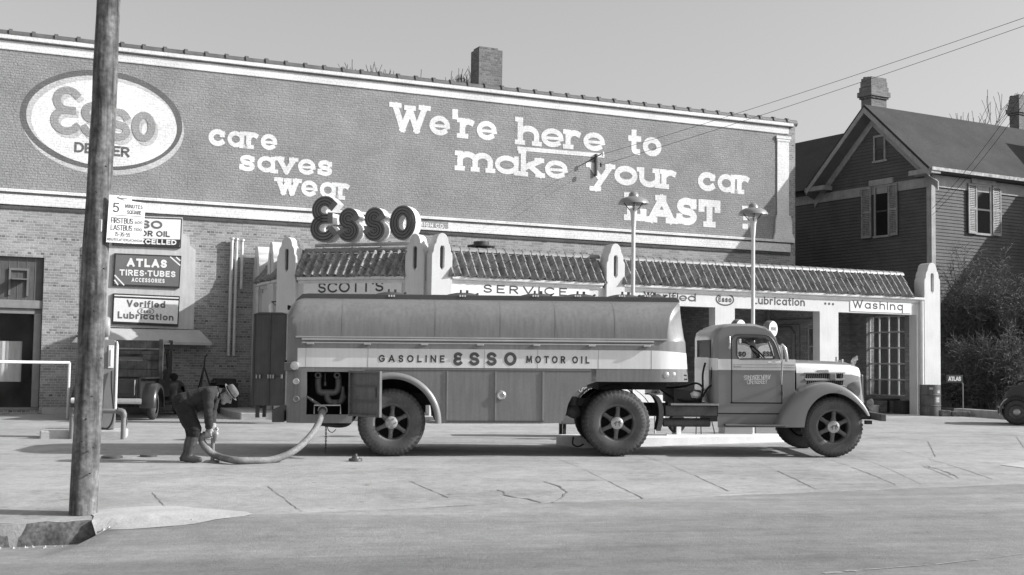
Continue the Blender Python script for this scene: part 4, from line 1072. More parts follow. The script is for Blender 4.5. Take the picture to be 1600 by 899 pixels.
# open cabinet door
dw = c1[0]-c0[0]; dh0, dh1 = c1[1]-.02, c0[1]+.02
dm = Matrix.Translation((c1[0]+.005, -.012, 0)) @ Matrix.Rotation(radians(-43), 4, 'Z')
m = MB(); m.box(0, dw, -.005, .0, dh0, dh1, M=None)
m.box(0, .03, .0, .045, dh0, dh1); m.box(dw-.05, dw, .0, .045, dh0, dh1); m.box(.03, dw-.05, .0, .045, dh1-.03, dh1); m.box(.03, dw-.05, .0, .045, dh0, dh0+.03)
door = m.build('cabinet_door', mat('door_inside_paint', .13, .5, var=.2, scale=5, streak=.2), trl, local=Matrix.Translation((c1[0]+.005, -.012, 0)) @ Matrix.Rotation(radians(-43), 4, 'Z') @ Matrix.Diagonal((1, -1, 1, 1)))
m = MB(); 
for k in (1, 2): m.box(.03, dw-.05, .0, .02, dh0+(dh1-dh0)*k/3-.012, dh0+(dh1-dh0)*k/3+.012)
m.tube([(dw-.1, .03, dh0+.3), (dw-.1, .03, dh0+.45)], .014, 6); m.build('door_rib', mat('door_rib_paint', .09, .5), door)
# pipework
PIP = mat('cast_pipe', .15, .5, var=.2, scale=9)
def PT(px, py, y=.35): q = T(px, py, y); return (q[0], y, q[1])
m = MB(); pts = smooth_pts([PT(497, 588), PT(497, 605), PT(500, 613), PT(510, 613.5), PT(524, 613), PT(529, 605), PT(529, 588)], 5); m.tube(pts, .052, 12)
pts = smooth_pts([PT(511, 612), PT(512, 624), PT(519, 629), PT(532, 628), PT(538, 618)], 5); m.tube(pts, .05, 12)
for px, py in ((497, 586.5), (527, 586.5)): q = PT(px, py, .28); m.lathe([(.025, -.03), (.05, -.03), (.065, .02), (.06, .08)], q, 'y', 14)
m.tube([PT(524, 625), PT(524, 632)], .075, 12); m.tube([PT(536, 622), PT(536, 612), PT(536, 604)], [.06, .03, .02], 10)
m.tube([PT(508, 583), PT(508, 602)], .008, 6); m.tube([PT(508, 597), PT(508, 603)], .02, 6)
m.tube([PT(478, 619, .05), PT(500, 634, .15)], [.018, .03], 8)
m.build('pump_pipework', PIP, trl, smooth=50)
m = MB(); m.tube([PT(491, 647, -.01), PT(491, 633.5, -.01), PT(532, 633.5, -.01), PT(532, 647, -.01)], .011, 6); m.build('guard_rail', MT['galv'], trl)
m = MB(); q = PT(505, 641, .12); m.tube([PT(505, 640.5, .35), PT(504, 641.5, -.04)], .06, 14); m.tube([PT(504, 641, -.02), PT(504, 641.5, -.07)], .075, 14); m.build('hose_coupling', ALU, trl, smooth=40)
# rear lamps, reflectors, step
m = MB(); a = T(445, 566, .1); b = T(457, 580, .1); m.box(a[0], b[0], -.05, .16, b[1], a[1]); lb = m.build('lamp_bracket', CHS2, trl, bevel=.01)
m = MB(); q = T(460, 572); m.lathe([(.0, -.055), (.06, -.05), (.075, -.02), (.07, .01)], (q[0], 0, q[1]), 'y', 18); m.build('side_lamp', ALU, trl, smooth=40)
for px, py, br in ((462.5, 596.2, 0), (462.5, 624, 1)):
    q = T(px, py); yy = outl(q[0]); m = MB(); m.lathe([(.028, -.022), (.045, -.024), (.052, -.01), (.05, .02)], (q[0], yy, q[1]), 'y', 20); m.lathe([(0, -.012), (.03, -.014)], (q[0], yy, q[1]), 'y', 16)
    m.build('reflector', ALU if not br else mat('dull_reflector', .2, .4), trl, smooth=30)
for px in (1041, 1052.5):
    q = T(px, 586); yy = outl(q[0], 0, xf_top+.005); m = MB(); m.lathe([(0, -.03), (.03, -.028), (.05, -.015), (.055, .01)], (q[0], yy, q[1]), 'y', 20); m.build('reflector', ALU, trl, smooth=30)
m = MB(); q0 = T(1062, 591); 
for P2 in ([(0,.0),(.04,.02),(.09,.015),(.13,.05),(.16,.04)], [(.05,.01),(.03,-.03),(.06,-.05)], [(.1,.01),(.13,-.03),(.17,-.025)], [(.03,.01),(-.03,.0)], [(.06,.02),(.04,.07),(.1,.06)]):
    ribbon(m, [(q0[0]+a*.9, q0[1]+b*.9) for a, b in P2], .022, outl(q0[0]+.05, 0, xf_top+.005)-.02)
m.build('flying_horse_emblem', MT['letter_dark'], trl, fix=False)
m = MB(); a = T(425, 640, .25); b = T(444, 660, .25); m.plate([(a[0], b[1]), (b[0], b[1]), (b[0], a[1]-.02), (a[0], a[1]+.0)], (), .25, W2-.25)
m.build('rear_step', CHS2, trl, bevel=.01)
m = MB(); m.box(xr0-.03, xr0+.0, .5, .8, T(446, 480, .5)[1]-.04, T(446, 480, .5)[1]+.03); m.tube([(xr0-.05, .4, T(446, 565, .4)[1]), (xr0+.1, .4, T(446, 565, .4)[1])], .02, 6); m.build('tail_lamp', BLK, trl)
# earthing chain
m = MB(); x, z = T(509.5, 662, .1); zb = T(509.5, 708, .1)[1]; nl = 16
for k in range(nl):
    zz = z+(zb-z)*(k+.5)/nl; M = Matrix.Rotation((k % 2)*pi/2, 4, 'Z')
    pts = [(x+.012*cos(t)*(1 if k % 2 else .2), .1+.012*cos(t)*(0.2 if k % 2 else 1), zz+.022*sin(t)) for t in [2*pi*q/8 for q in range(9)]]
    m.tube(pts, .005, 5)
m.build('earth_chain', CHS, trl)
m = MB(); m.tube(smooth_pts([PT(511, 664, .1), PT(513, 672, .1), PT(519, 676, .1), PT(525, 671, .1)], 5), .007, 6); m.build('hook', CHS, trl)
# running gear
wheel(trl, 0.0, .535, .0, dual=True, kind='bolt', logo=False); wheel(trl, 0.0, .535, W2, dual=True, near=False, logo=False)
m = MB(); m.tube([(0, .3, .535), (0, W2-.3, .535)], .09, 12); m.box(-.9, 1.2, .75, .87, .78, .98); m.box(-.9, 1.2, W2-.87, W2-.75, .78, .98); m.box(-.55, .55, .72, .9, .66, .78); m.box(-.55, .55, W2-.9, W2-.72, .66, .78)
m.tube(smooth_pts([(axl-.5, .3, zS-.02), (axl-.2, .3, zS-.05), (axl-.05, .3, zS), (axl-.02, .3, zS+.15)], 4), .04, 8)
m.build('rear_axle', CHS, trl)
m = MB(); za, zb = zO-.14, zO-.02; m.box(T(944, 600)[0], T(1052, 600)[0], .55, W2-.55, za, zb); m.box(T(920, 600)[0], T(960, 600)[0], .45, W2-.45, zb, zO-.005); m.build('coupling_plate', CHS, trl)

# ---------------- tractor (stands a few degrees straighter than its trailer)
pA = TF.m @ Vector((T(964.5, 663.5)[0], 0, 0)); yb_ = radians(1.2)
ex2 = Vector((cos(yb_), sin(yb_), .0065)).normalized(); ey2 = Vector((-sin(yb_), cos(yb_), .012)); ey2 = (ey2-ex2*ey2.dot(ex2)).normalized(); ez2 = ex2.cross(ey2)
TF2 = Frame(pA[:], tuple(ex2), tuple(ey2), tuple(ez2)); T2 = TF2.hit
trc = empty('truck_tractor', Matrix(TF2.m @ Matrix.Translation((T2(1180, 690)[0], 0, 0))), 'two-tone tractor truck with rounded cab and louvred bonnet coupled to the tank trailer', 'truck')
TX = T2(1180, 690)[0]
def C(px, py, y=.0): q = T2(px, py, y); return (q[0]-TX, q[1])
CN = .32; CW = W2-2*.32   # near side of the cab, its width
def pl2(*pts, y=CN): return [C(a, b, y) for a, b in pts]
roofc = [(1122,521),(1128,513.5),(1140,510),(1160,509.5),(1180,510),(1196,514),(1206,521),(1213,531),(1218,545),(1223,563)]
outer = pl2((1122,668),(1122,560),(1122,530)) + pl2(*roofc) + pl2((1242,566),(1242,632),(1232,640),(1222,668))
win = pl2((1152.5,557),(1151.5,553),(1151.5,532),(1153,528.5),(1157,527),(1180,527),(1196,528.5),(1204,534),(1208,543),(1211,556),(1210,560),(1206,561),(1156,561))
for y0, y1 in ((CN, CN+.05), (CN+CW-.05, CN+CW)): m = MB(); m.plate(outer, [win], y0, y1); m.build('cab_side', RED2, trc, bevel=.012)
# roof, back and windscreen: a sheet lofted across the cab with rounded edges
prof = [C(a, b, CN) for a, b in ((1122,560),(1122,530))]+[C(a, b, CN) for a, b in roofc[:8]]
m = MB(); crown = 10
def rf(i, j):
    t = j/crown; p = prof[2+i]; e = min(t, 1-t)
    k = sqrt(max(1-(1-min(e/.18, 1))**2, 0)); cxm, czm = C(1170, 560, CN)
    dx, dz = p[0]-cxm, p[1]-czm; l = sqrt(dx*dx+dz*dz); g = .05*k
    return Vector((p[0]+dx/l*g*(1.0 if i else .4), CN+.001+(CW-.002)*t, p[1]+dz/l*g))
m.grid(rf, 8, crown+1); m.build('cab_roof', RED2, trc, smooth=50)
# rounded back of the cab with corner windows
xb0 = C(1122, 600, CN)[0]; bk = []
RB = .2; RBX = .12
for k in range(9):
    a = pi/2*k/8; bk.append((xb0-RBX*sin(a), CN+RB*(1-cos(a))))
bk += [(xb0-RBX, CN+RB+(CW-2*RB)*q/6) for q in range(1, 6)]
for k in range(9):
    a = pi/2*(1-k/8); bk.append((xb0-RBX*sin(a), CN+CW-RB*(1-cos(a))))
zt0 = C(1110, 513, CN)[1]; zb0_ = C(1110, 631, CN)[1]; zw0 = C(1110, 559, CN)[1]; zw1 = C(1110, 531, CN)[1]
def ztop(p): return zt0
nb = len(bk); m = MB()
zz = [zb0_, C(1110, 579)[1], C(1110, 560)[1], zw0+.001, zw1, zt0-.06, zt0]
def backfn(i, j):
    x, y = bk[i]; k = 0 if j < 5 else (.03 if j == 5 else .1)
    return Vector((x+k, y+(0 if True else 0), zz[j]))
v = [backfn(i, j) for i in range(nb) for j in range(7)]; f = []; mi = []
wins = set([4, 5, 6, 7]) | set(range(9, 12)) | set([nb-9+0, nb-8, nb-7, nb-6])
for i in range(nb-1):
    for j in range(6):
        if j == 3 and (5 <= i <= 7 or 8 <= i <= nb-11 or nb-9 <= i <= nb-7): continue
        f.append((i*7+j, (i+1)*7+j, (i+1)*7+j+1, i*7+j+1)); mi.append(1 if j == 1 else 0)
m.v = [tuple(a) for a in v]; m.f = f; m.mi = mi
# close the top under the roof
m.add([(bk[i][0]+.1, bk[i][1], zt0) for i in range(nb)]+[(xb0+.2, CN+.05, zt0+.02), (xb0+.2, CN+CW-.05, zt0+.02)], [tuple(range(nb))+(nb+1, nb)], 0)
m.build('cab_back', [RED2, PALE], trc, smooth=60)
m = MB(); m.grid(lambda i, j: Vector((bk[i][0]+.012, bk[i][1], zw0 if j == 0 else zw1)), nb, 2); m.build('rear_window', MT['glass_clear'], trc)
m = MB(); m.plate(win, (), CN+.025, CN+.027); m.build('door_window', MT['glass_clear'], trc)
m = MB(); m.plate(win, (), CN+CW-.027, CN+CW-.025); m.build('door_window', MT['glass_clear'], trc)
# dark rubber round the window and drip moulding
m = MB(); W3 = [Vector((a, CN-.008, b)) for a, b in win]; m.tube([tuple(p) for p in W3]+[tuple(W3[0])], .014, 6); m.build('window_seal', mat('rubber_seal', .06, .5), trc)
m = MB(); dr = pl2((1144,545),(1144,532),(1147,525.5),(1154,523),(1180,523),(1198,524.5),(1207,531),(1213,543),(1219,562)); m.tube(smooth_pts([(a, CN-.012, b) for a, b in dr], 4), .012, 6); m.build('drip_moulding', DKR, trc, smooth=60)
# windscreen and pillar
ws0 = C(1213, 531, CN); ws1 = C(1224, 563, CN)
m = MB(); m.add([(ws0[0], CN+.08, ws0[1]), (ws0[0]+.06, CN+CW/2, ws0[1]), (ws0[0], CN+CW-.08, ws0[1]), (ws1[0], CN+.08, ws1[1]), (ws1[0]+.06, CN+CW/2, ws1[1]), (ws1[0], CN+CW-.08, ws1[1])], [(0,1,4,3),(1,2,5,4)])
m.build('windscreen', MT['glass_clear'], trc)
m = MB(); m.tube([(ws0[0]+.06, CN+CW/2, ws0[1]), (ws1[0]+.06, CN+CW/2, ws1[1])], .02, 6); m.build('windscreen_post', RED2, trc)
# inside
m = MB(); fz_ = C(1150, 640, CN)[1]; m.box(C(1124, 640, CN)[0], C(1222, 640, CN)[0], CN+.06, CN+CW-.06, fz_-.02, fz_); sx = C(1130, 600, CN)[0]
m.box(sx, sx+.5, CN+.1, CN+CW-.1, fz_, C(1150, 590, CN)[1]); m.box(sx, sx+.13, CN+.1, CN+CW-.1, fz_, C(1150, 566, CN)[1]); m.box(C(1218, 600, CN)[0], C(1240, 600, CN)[0], CN+.06, CN+CW-.06, fz_, C(1220, 566, CN)[1])
m.build('seat', CHS, trc)
m = MB(); cc = Vector((C(1189, 556, CN+.4)[0], CN+.5, C(1189, 556, CN+.4)[1])); M = Matrix.Rotation(radians(48), 3, 'Y')
m.tube([cc + M @ Vector((.22*cos(t), .22*sin(t), 0)) for t in [2*pi*q/20 for q in range(21)]], .014, 6)
for q in range(3): t = 2*pi*q/3; m.tube([cc, cc + M @ Vector((.22*cos(t), .22*sin(t), 0))], .01, 5)
m.tube([cc, cc + M @ Vector((0, 0, -.6))], .02, 6); m.build('steering_wheel', BLK, trc)
# pale belt round the cab
m = MB(); zb1_ = C(1170, 561.5, CN)[1]; zb0b = C(1170, 578.5, CN)[1]
bx = [C(1121.5, 570, CN)[0], C(1243, 570, CN)[0]]
m.grid(lambda i, j: Vector((bx[i], CN-.004, [zb0b, zb1_][j])), 2, 2); bp = m.build('belt_band', PALE, trc)
m = MB()
for z in (.25, .5): m.box(C(1146, 570, CN)[0], C(1242, 570, CN)[0], CN-.014, CN-.004, zb0b+(zb1_-zb0b)*z-.006, zb0b+(zb1_-zb0b)*z+.006)
m.build('belt_moulding', mat('belt_shade', .42, .4), bp)
m = MB()
for a, b, c, d in ((1142.6,630.5,1143.6,528),(1221,630.5,1221.8,566),(1141.5,630.5,1222,629.5),(1122,647,1240,646.4)):
    p, q = C(a, b, CN), C(c, d, CN); m.box(min(p[0], q[0]), max(p[0], q[0])+.002, CN-.0062, CN-.001, min(p[1], q[1]), max(p[1], q[1])+.002)
m.build('door_gap', BLK, trc)
m = MB(); p = C(1148, 572.5, CN); m.tube([(p[0], CN-.03, p[1]), (p[0]+.1, CN-.04, p[1]-.005)], .01, 6); m.tube([(p[0], CN, p[1]), (p[0], CN-.035, p[1])], .014, 6); m.build('door_handle', CHR, trc)
m = MB(); a = C(1139.5, 526, CN); b = C(1139.5, 546, CN); m.tube(smooth_pts([(a[0], CN, a[1]), (a[0], CN-.05, a[1]-.02), (b[0], CN-.05, b[1]+.02), (b[0], CN, b[1])], 4), .012, 6); m.build('grab_handle', CHR, trc)
m = MB(); p0, p1 = C(1162, 594.2, CN), C(1204.5, 592.6, CN); text(m, 'STANDARD OIL COMPANY', p0, p1, C(1162, 587, CN)[1]-p0[1], .0065, CN-.006, space=.3); m.build('lettering', MT['white'], trc, fix=False); m = MB(); p0, p1 = C(1167, 600.6, CN), C(1199, 599.4, CN); text(m, 'OF NEW JERSEY', p0, p1, C(1167, 593.6, CN)[1]-p0[1], .0065, CN-.006, space=.3)
m.build('lettering', MT['white'], trc, fix=False)
# mirror arm
m = MB(); p = C(1221, 601, CN); q = C(1217, 541, CN); m.tube([(p[0], CN-.01, p[1]), (p[0]-.01, CN-.12, C(1220, 570, CN)[1]), (q[0], CN-.14, q[1])], .011, 6)
m.tube([(C(1219, 563, CN)[0], CN-.0, C(1219, 566, CN)[1]), (C(1195, 565, CN)[0], CN-.2, C(1195, 566, CN)[1])], .009, 6)
r0 = C(1218.5, 545, CN); m.tube(smooth_pts([(r0[0], CN-.1, r0[1]+.06), (r0[0]+.05, CN-.13, r0[1]), (r0[0]+.075, CN-.13, r0[1]-.12), (r0[0]+.09, CN-.1, r0[1]-.2)], 4), [.03]*13, 8)
m.build('mirror_arm', ALU, trc, smooth=50)
m = MB(); p = C(1221.5, 615, CN); m.tube([(p[0], CN-.06, p[1]-.03), (p[0], CN-.06, p[1]+.03)], .022, 8); m.tube([(p[0], CN, p[1]), (p[0], CN-.06, p[1])], .01, 6)
p = C(1247, 609.5, CN); m.tube([(p[0]-.02, CN+.05, p[1]-.01), (p[0]+.08, CN+.02, p[1]+.005)], .014, 6); m.build('hinge', CHS2, trc, smooth=40)
# bonnet: sections from cowl to nose
BY = W2/2; secs = []
top = [(1242,565),(1260,565.3),(1285,566.2),(1310,567.3),(1328,568.5),(1337,571.5)]
hw = [.60, .57, .52, .46, .42, .38]; zlow = C(1280, 630, .6)[1]
def bsec(k, t):
    px, py = top[k]; y0 = BY-hw[k]; xk, zk = C(px, py, y0+.1); zk = zk+.0
    ht = zk - zlow
    # half outline, from low near side over the crown
    pts = [(y0, zlow), (y0, zlow+ht*.45), (y0+.005, zlow+ht*.72), (y0+.02, zlow+ht*.86), (y0+.07, zlow+ht*.955), (y0+.17, zlow+ht*.99), (BY, zlow+ht*1.035)]
    full = pts + [(2*BY-y, z) for y, z in pts[::-1][1:]]
    y, z = full[t]; return Vector((xk, y, z))
m = MB(); m.grid(lambda i, j: bsec(i, j), 6, 13)
k = len(m.f); m.mi = [1 if (q % 12) in (2, 3, 8, 9) else 0 for q in range(k)]
nose = C(1346, 600, BY-.3)[0]
def nosefn(i, j):
    a = bsec(5, j); t = i/3; cx_ = BY
    return Vector((a.x+.06*sin(t*pi/2)+(.08*(1-(a.z-zlow)/(bsec(5, 6).z-zlow)))*t, cx_+(a.y-cx_)*(1-.25*t*t), zlow+(a.z-zlow)*(1-.10*t*t)))
n0 = len(m.f); m.grid(nosefn, 4, 13); m.mi[n0:] = [1 if (q % 12) in (2, 3, 8, 9) else 0 for q in range(len(m.f)-n0)]
m.add([nosefn(3, j) for j in range(13)], [tuple(range(13))], 0)
m.build('bonnet', [RED2, PALE], trc, smooth=50)
m = MB(); yb = BY-.56
m.box(C(1242.3, 600, CN)[0]-.006, C(1242.3, 600, CN)[0]+.006, BY-.61, BY-.59, C(1242, 620, .6)[1], C(1242, 566, .6)[1]); m.build('door_gap', BLK, trc)
for r_, (pa, pb_, pya, pyb) in enumerate(((1259,1318,584,591.5),(1260,1318,595,602))):
    m = MB(); n = 18
    for q in range(n):
        px = pa+(pb_-pa)*q/n; y0 = BY-(.57-.13*(px-1260)/70)
        a = C(px, pya, y0); b = C(px+1.8, pyb, y0)
        m.plate([(a[0], b[1]), (a[0]+.02, b[1]), (a[0]+.03, a[1]), (a[0]+.01, a[1])], (), y0-.006, y0+.01)
    lv = m.build('louvre', BLK, trc)
    m = MB(); 
    for py in (pya-1, pyb+1.2):
        a = C(pa-2, py, BY-.575); b = C(pb_+2, py, BY-.45); m.tube([(a[0], BY-.585, a[1]), (b[0], BY-.46, b[1])], .011, 6)
    m.build('louvre_trim', mat('trim_strip', .3, .4), lv)
m = MB(); a = C(1278, 581, .65); m.box(a[0], a[0]+.19, BY-.55, BY-.52, a[1]-.02, a[1]+.03); m.build('name_plate', CHR, trc, bevel=.01)
m = MB(); a = C(1301, 588, .7); m.box(a[0]-.06, a[0]+.06, BY-.53, BY-.46, a[1]-.07, a[1]+.05); m.build('bonnet_catch', RED2, trc, bevel=.02)
m = MB(); a = C(1335, 570, BY); m.tube(smooth_pts([(a[0]-.03, BY, a[1]-.02), (a[0]-.03, BY, a[1]+.05), (a[0]+.0, BY, a[1]+.09), (a[0]+.05, BY, a[1]+.11)], 4), [.03]*7+[.035]*6, 8)
m.tube([(a[0]+.02, BY-.02, a[1]+.1), (a[0]+.045, BY-.02, a[1]+.15)], .015, 6); m.tube([(a[0]-.02, BY-.015, a[1]-.02), (a[0]+.02, BY-.015, a[1]+.06)], .015, 6); m.build('mascot', CHR, trc, smooth=50)
m = MB(); a = C(1307, 566, BY+.3); m.tube([(a[0], BY+.3, a[1]-.06), (a[0], BY+.3, a[1]+.09)], .02, 8); m.tube([(a[0], BY+.3, a[1]+.02), (a[0]+.12, BY+.3, a[1]+.02)], .012, 6); m.tube([(a[0]+.1, BY+.3, a[1]-.02), (a[0]+.1, BY+.3, a[1]+.05)], .018, 6); m.build('far_lamp', ALU, trc)
# radiator shell
m = MB(); m.box(nose-.06, nose+.03, BY-.34, BY+.34, C(1340, 640, .8)[1], C(1340, 585, .8)[1]); m.build('radiator', mat('radiator_grille', .1, .4, metal=.5), trc, bevel=.03)
# front wings
FX, FZ = C(1303, 668, .12); RF = .49
og = [(1213.5,668),(1219,655),(1228,639),(1240,623),(1255,610),(1272,602),(1290,598.5),(1306,600),(1322,606),(1336,615.5),(1348,628),(1356,641),(1359.5,650)]
ig = [(1256.5,668),(1258.5,655),(1262,643),(1268,633),(1276,624.5),(1285,618.5),(1295,615),(1306,614.5),(1318,617.5),(1330,624),(1341,633),(1350,643),(1355,650)]
og = smooth_pts(og, 4); ig = smooth_pts(ig, 4)
def wing(near):
    S = lambda y: y if near else W2-y
    m = MB(); n = len(og)
    def fn(i, j):
        o = C(og[i][0], og[i][1], .1); a = C(ig[i][0], ig[i][1], .06); t = [0, .25, .55, .8, .93, 1, 1, 1, 1][j]; y = [.045, .045, .05, .065, .10, .17, .4, .62, .72][j]
        sag = -.03 if j == 8 else 0
        return Vector((a[0]+(o[0]-a[0])*t, S(y), a[1]+(o[1]-a[1])*t+(.012 if j == 6 else 0)+sag))
    m.grid(fn, n, 9)
    def inn(i, j): v = fn(i, [0, 8][j]); a = C(ig[i][0], ig[i][1], .06); return Vector((a[0], S([.06, .74][j]), a[1]-.002))
    m.grid(inn, n, 2, mi=1)
    return m.build('front_wing', [RED2, CHS], trc, smooth=60)
wing(True); wing(False)
# splash apron between wing and bonnet
m = MB(); m.plate(pl2((1240,625),(1262,606),(1285,600),(1312,603),(1338,618),(1338,606),(1242,606), y=.7), (), .70, .74); m.box(C(1262, 600, .7)[0], C(1336, 600, .7)[0], .70, W2-.70, C(1300, 640, .7)[1], C(1300, 612, .7)[1]); m.build('engine_apron', CHS, trc)
# lamps
for near in (True, False):
    p = C(1337, 605, .45); y = .45 if near else W2-.45; m = MB()
    m.lathe([(0, -.15), (.06, -.13), (.11, -.05), (.125, .03), (.12, .045), (0, .06)], (p[0], y, p[1]-.02), 'x', 20); hl = m.build('headlight', RED2, trc, smooth=60)
m = MB(); p = C(1361, 631, 1.6); m.lathe([(0, -.08), (.05, -.06), (.085, -.01), (.085, .02), (0, .04)], (p[0], 1.6, p[1]), 'x', 16); m.build('fog_lamp', MT['steel'], trc, smooth=60)
m = MB()
for q in (0, .04): p = C(1312, 610, .06); m.box(p[0]+q, p[0]+q+.02, .036, .046, p[1]-.008, p[1]+.008)
m.build('wing_badge', ALU, trc)
# bumper
m = MB(); a = C(1352, 646.5, .1); b = C(1382, 658, .1); m.box(a[0]+.22, b[0], -.0, W2-.0, b[1], a[1]); bu = m.build('bumper', CHS2, trc, bevel=.012)
m = MB(); m.box(a[0]-.05, a[0]+.22, .55, .7, b[1], a[1]); m.box(a[0]-.05, a[0]+.22, W2-.7, W2-.55, b[1], a[1]); a2 = C(1356, 658, .1); m.box(a2[0], a2[0]+.1, .2, .3, a2[1]-.06, a2[1]); m.build('bumper_bracket', CHS, trc)
# running board
m = MB(); a = C(1135, 663.5, .1); b = C(1255.5, 668, .1); m.box(a[0], b[0], .06, CN+.1, b[1], a[1]); rb = m.build('running_board', CHS2, trc, bevel=.008)
m = MB(); m.box(a[0]-.02, b[0], .052, .06, a[1]-.012, a[1]+.003); m.build('board_edge', MT['steel'], rb)
# chassis
m = MB(); zr0, zr1 = C(1080, 651, .6)[1], C(1080, 634, .6)[1]
for y in (.62, W2-.72): m.box(C(880, 640, .6)[0], C(1352, 640, .6)[0], y, y+.1, zr0, zr1)
for px in (930, 1000, 1060, 1120, 1200): x = C(px, 640, .6)[0]; m.box(x, x+.08, .72, W2-.72, zr0+.03, zr1-.03)
m.build('chassis_frame', CHS, trc)
m = MB(); a = C(1040, 634, .3); b = C(1123, 651, .3); m.box(a[0], b[0], .33, .62, b[1], a[1]); a = C(1038, 655.5, .3); b = C(1113, 667, .3); m.tube([(a[0], .5, (a[1]+b[1])/2), (b[0], .5, (a[1]+b[1])/2)], .075, 10); m.build('fuel_tank', CHS2, trc, bevel=.02)
m = MB(); a = C(1048, 630.5, .3); b = C(1123, 634, .3); m.box(a[0], b[0], .28, .62, b[1], a[1]); st = m.build('step_plate', MT['steel'], trc)
m = MB(); n = 40
for q in range(n): x = a[0]+(b[0]-a[0])*(q+.5)/n; m.box(x-.005, x+.005, .272, .28, b[1]+.002, a[1])
m.build('tread_edge', MT['galv'], st)
m = MB(); a = C(1049, 612, .5); b = C(1098, 632, .5); m.box(a[0]+.05, b[0]-.02, .55, W2-.55, b[1], a[1]+.02); m.build('gear_box', CHS, trc)
# mudguard behind the driving wheel
m = MB(); mg = smooth_pts([C(1017, 616, .2), C(1028, 620, .2), C(1035, 635, .2), C(1035, 655, .2), C(1031, 673, .2)], 5)
m.grid(lambda i, j: Vector((mg[i][0]-[.0, .0, .07, .07][j]*(1-.4*i/len(mg)), [.1, .62, .62, .1][j], mg[i][1])), len(mg), 4, )
m.grid(lambda i, j: Vector((mg[i][0]-[0, .075][j], .1, mg[i][1])), len(mg), 2); m.build('mudguard', CHS2, trc, smooth=60)
m = MB(); tr = [(1.0*cos(radians(t)), sin(radians(t))) for t in range(20, 170, 10)]; dx, dz = C(965, 663, .3)
m.grid(lambda i, j: Vector((dx+tr[i][0]*.62, [1.8, 2.3][j], .535+tr[i][1]*.60)), len(tr), 2); m.build('wheel_guard', CHS, trc); m = MB(); m.grid(lambda i, j: Vector((dx+tr[i][0]*.62, [.45, .62][j], .535+tr[i][1]*.60)), len(tr), 2); m.build('wheel_guard', CHS, trc)
# air tank, springs
m = MB(); p = C(897.5, 642.5, .55); m.lathe([(0, -.02), (.08, .0), (.125, .06), (.13, .5), (0, .55)], (p[0], .55, p[1]), 'y', 18); m.tube([(p[0]-.02, .5, p[1]+.1), (p[0]-.02, .5, p[1]+.24)], .06, 10); m.build('air_tank', CHS2, trc, smooth=50)
m = MB(); m.box(C(885, 640, .6)[0], C(930, 640, .6)[0], .55, .72, C(900, 634, .6)[1], C(900, 622, .6)[1]); m.box(dx-.65, dx+.65, .66, .78, .72, .84); m.tube([(dx, .3, .535), (dx, W2-.3, .535)], .11, 12); m.lathe([(0, -.25), (.2, -.12), (.24, 0), (.2, .12), (0, .25)], (dx, BY, .535), 'x', 16); m.build('drive_axle', CHS, trc)
m = MB(); m.tube(smooth_pts([C3 for C3 in [(C(896, 683, .5)[0], .5, C(896, 683, .5)[1]), (C(895, 694, .5)[0], .5, C(895, 694, .5)[1]), (C(903, 698, .5)[0], .5, C(903, 698, .5)[1]), (C(912, 694, .5)[0], .5, C(912, 694, .5)[1])]], 4), .014, 6); m.build('air_hose', BLK, trc)
# hoses and cables behind the cab
def cp(px, py, y=.5): q = C(px, py, y); return (q[0], y, q[1])
for P3 in ([(1024,601,.8),(1045,606,.8),(1068,604,.6),(1088,599,.5),(1098,606,.5),(1097,614,.5)], [(1030,607,.7),(1050,621,.6),(1075,627,.5),(1095,622,.45),(1105,608,.45),(1113,602,.4),(1119,607,.4)], [(1095,628,.5),(1098,606,.5),(1098,585,.45),(1102,567,.45)], [(1112,602,.42),(1112,585,.4),(1114,568,.4)]):
    m = MB(); m.tube(smooth_pts([cp(*q) for q in P3], 6), .017, 7); m.build('coupling_hose', BLK, trc, smooth=60)
m = MB(); rgr = random.Random(5)
m.grid(lambda i, j: Vector((C(1086, 614, .6)[0]+.09*cos(i*pi/5)*sin(pi*(j+.3)/5.6)*(1+.5*rgr.random()), .6+.1*sin(i*pi/5)*sin(pi*(j+.3)/5.6), C(1086, 617, .6)[1]+.06*cos(pi*(j+.3)/5.6)*(1+.4*rgr.random()))), 10, 6, closeu=True); m.build('rag', MT['white'], trc)
# wheels
wheel(trc, C(964.5, 663.5, .0)[0], .535, .0, dual=True); wheel(trc, C(964.5, 663.5, .0)[0], .535, W2, dual=True, near=False)
wheel(trc, C(1303, 668, .1)[0], .49, .10, R=.49, rr=.285, Wd=.25); wheel(trc, C(1303, 668, .1)[0], .49, W2-.1, R=.49, rr=.285, Wd=.25, near=False)
m = MB(); m.tube([(FX, .3, .515), (FX, W2-.3, .515)], .06, 8); m.box(FX-.55, FX+.55, .72, .8, .55, .63); m.build('front_axle', CHS, trc)
# ------------------------------------------------------------------ street things, left half
def base_z(x, y): return G(x, y)
def text_on(F, m, s, a, b, cap, w, ly, **k):
    p0, p1 = F.hit(*a, ly), F.hit(*b, ly); hh = F.hit(a[0], a[1]-cap, ly)[1]-p0[1]; text(m, s, p0, p1, hh, w*hh, ly-.004, **k)
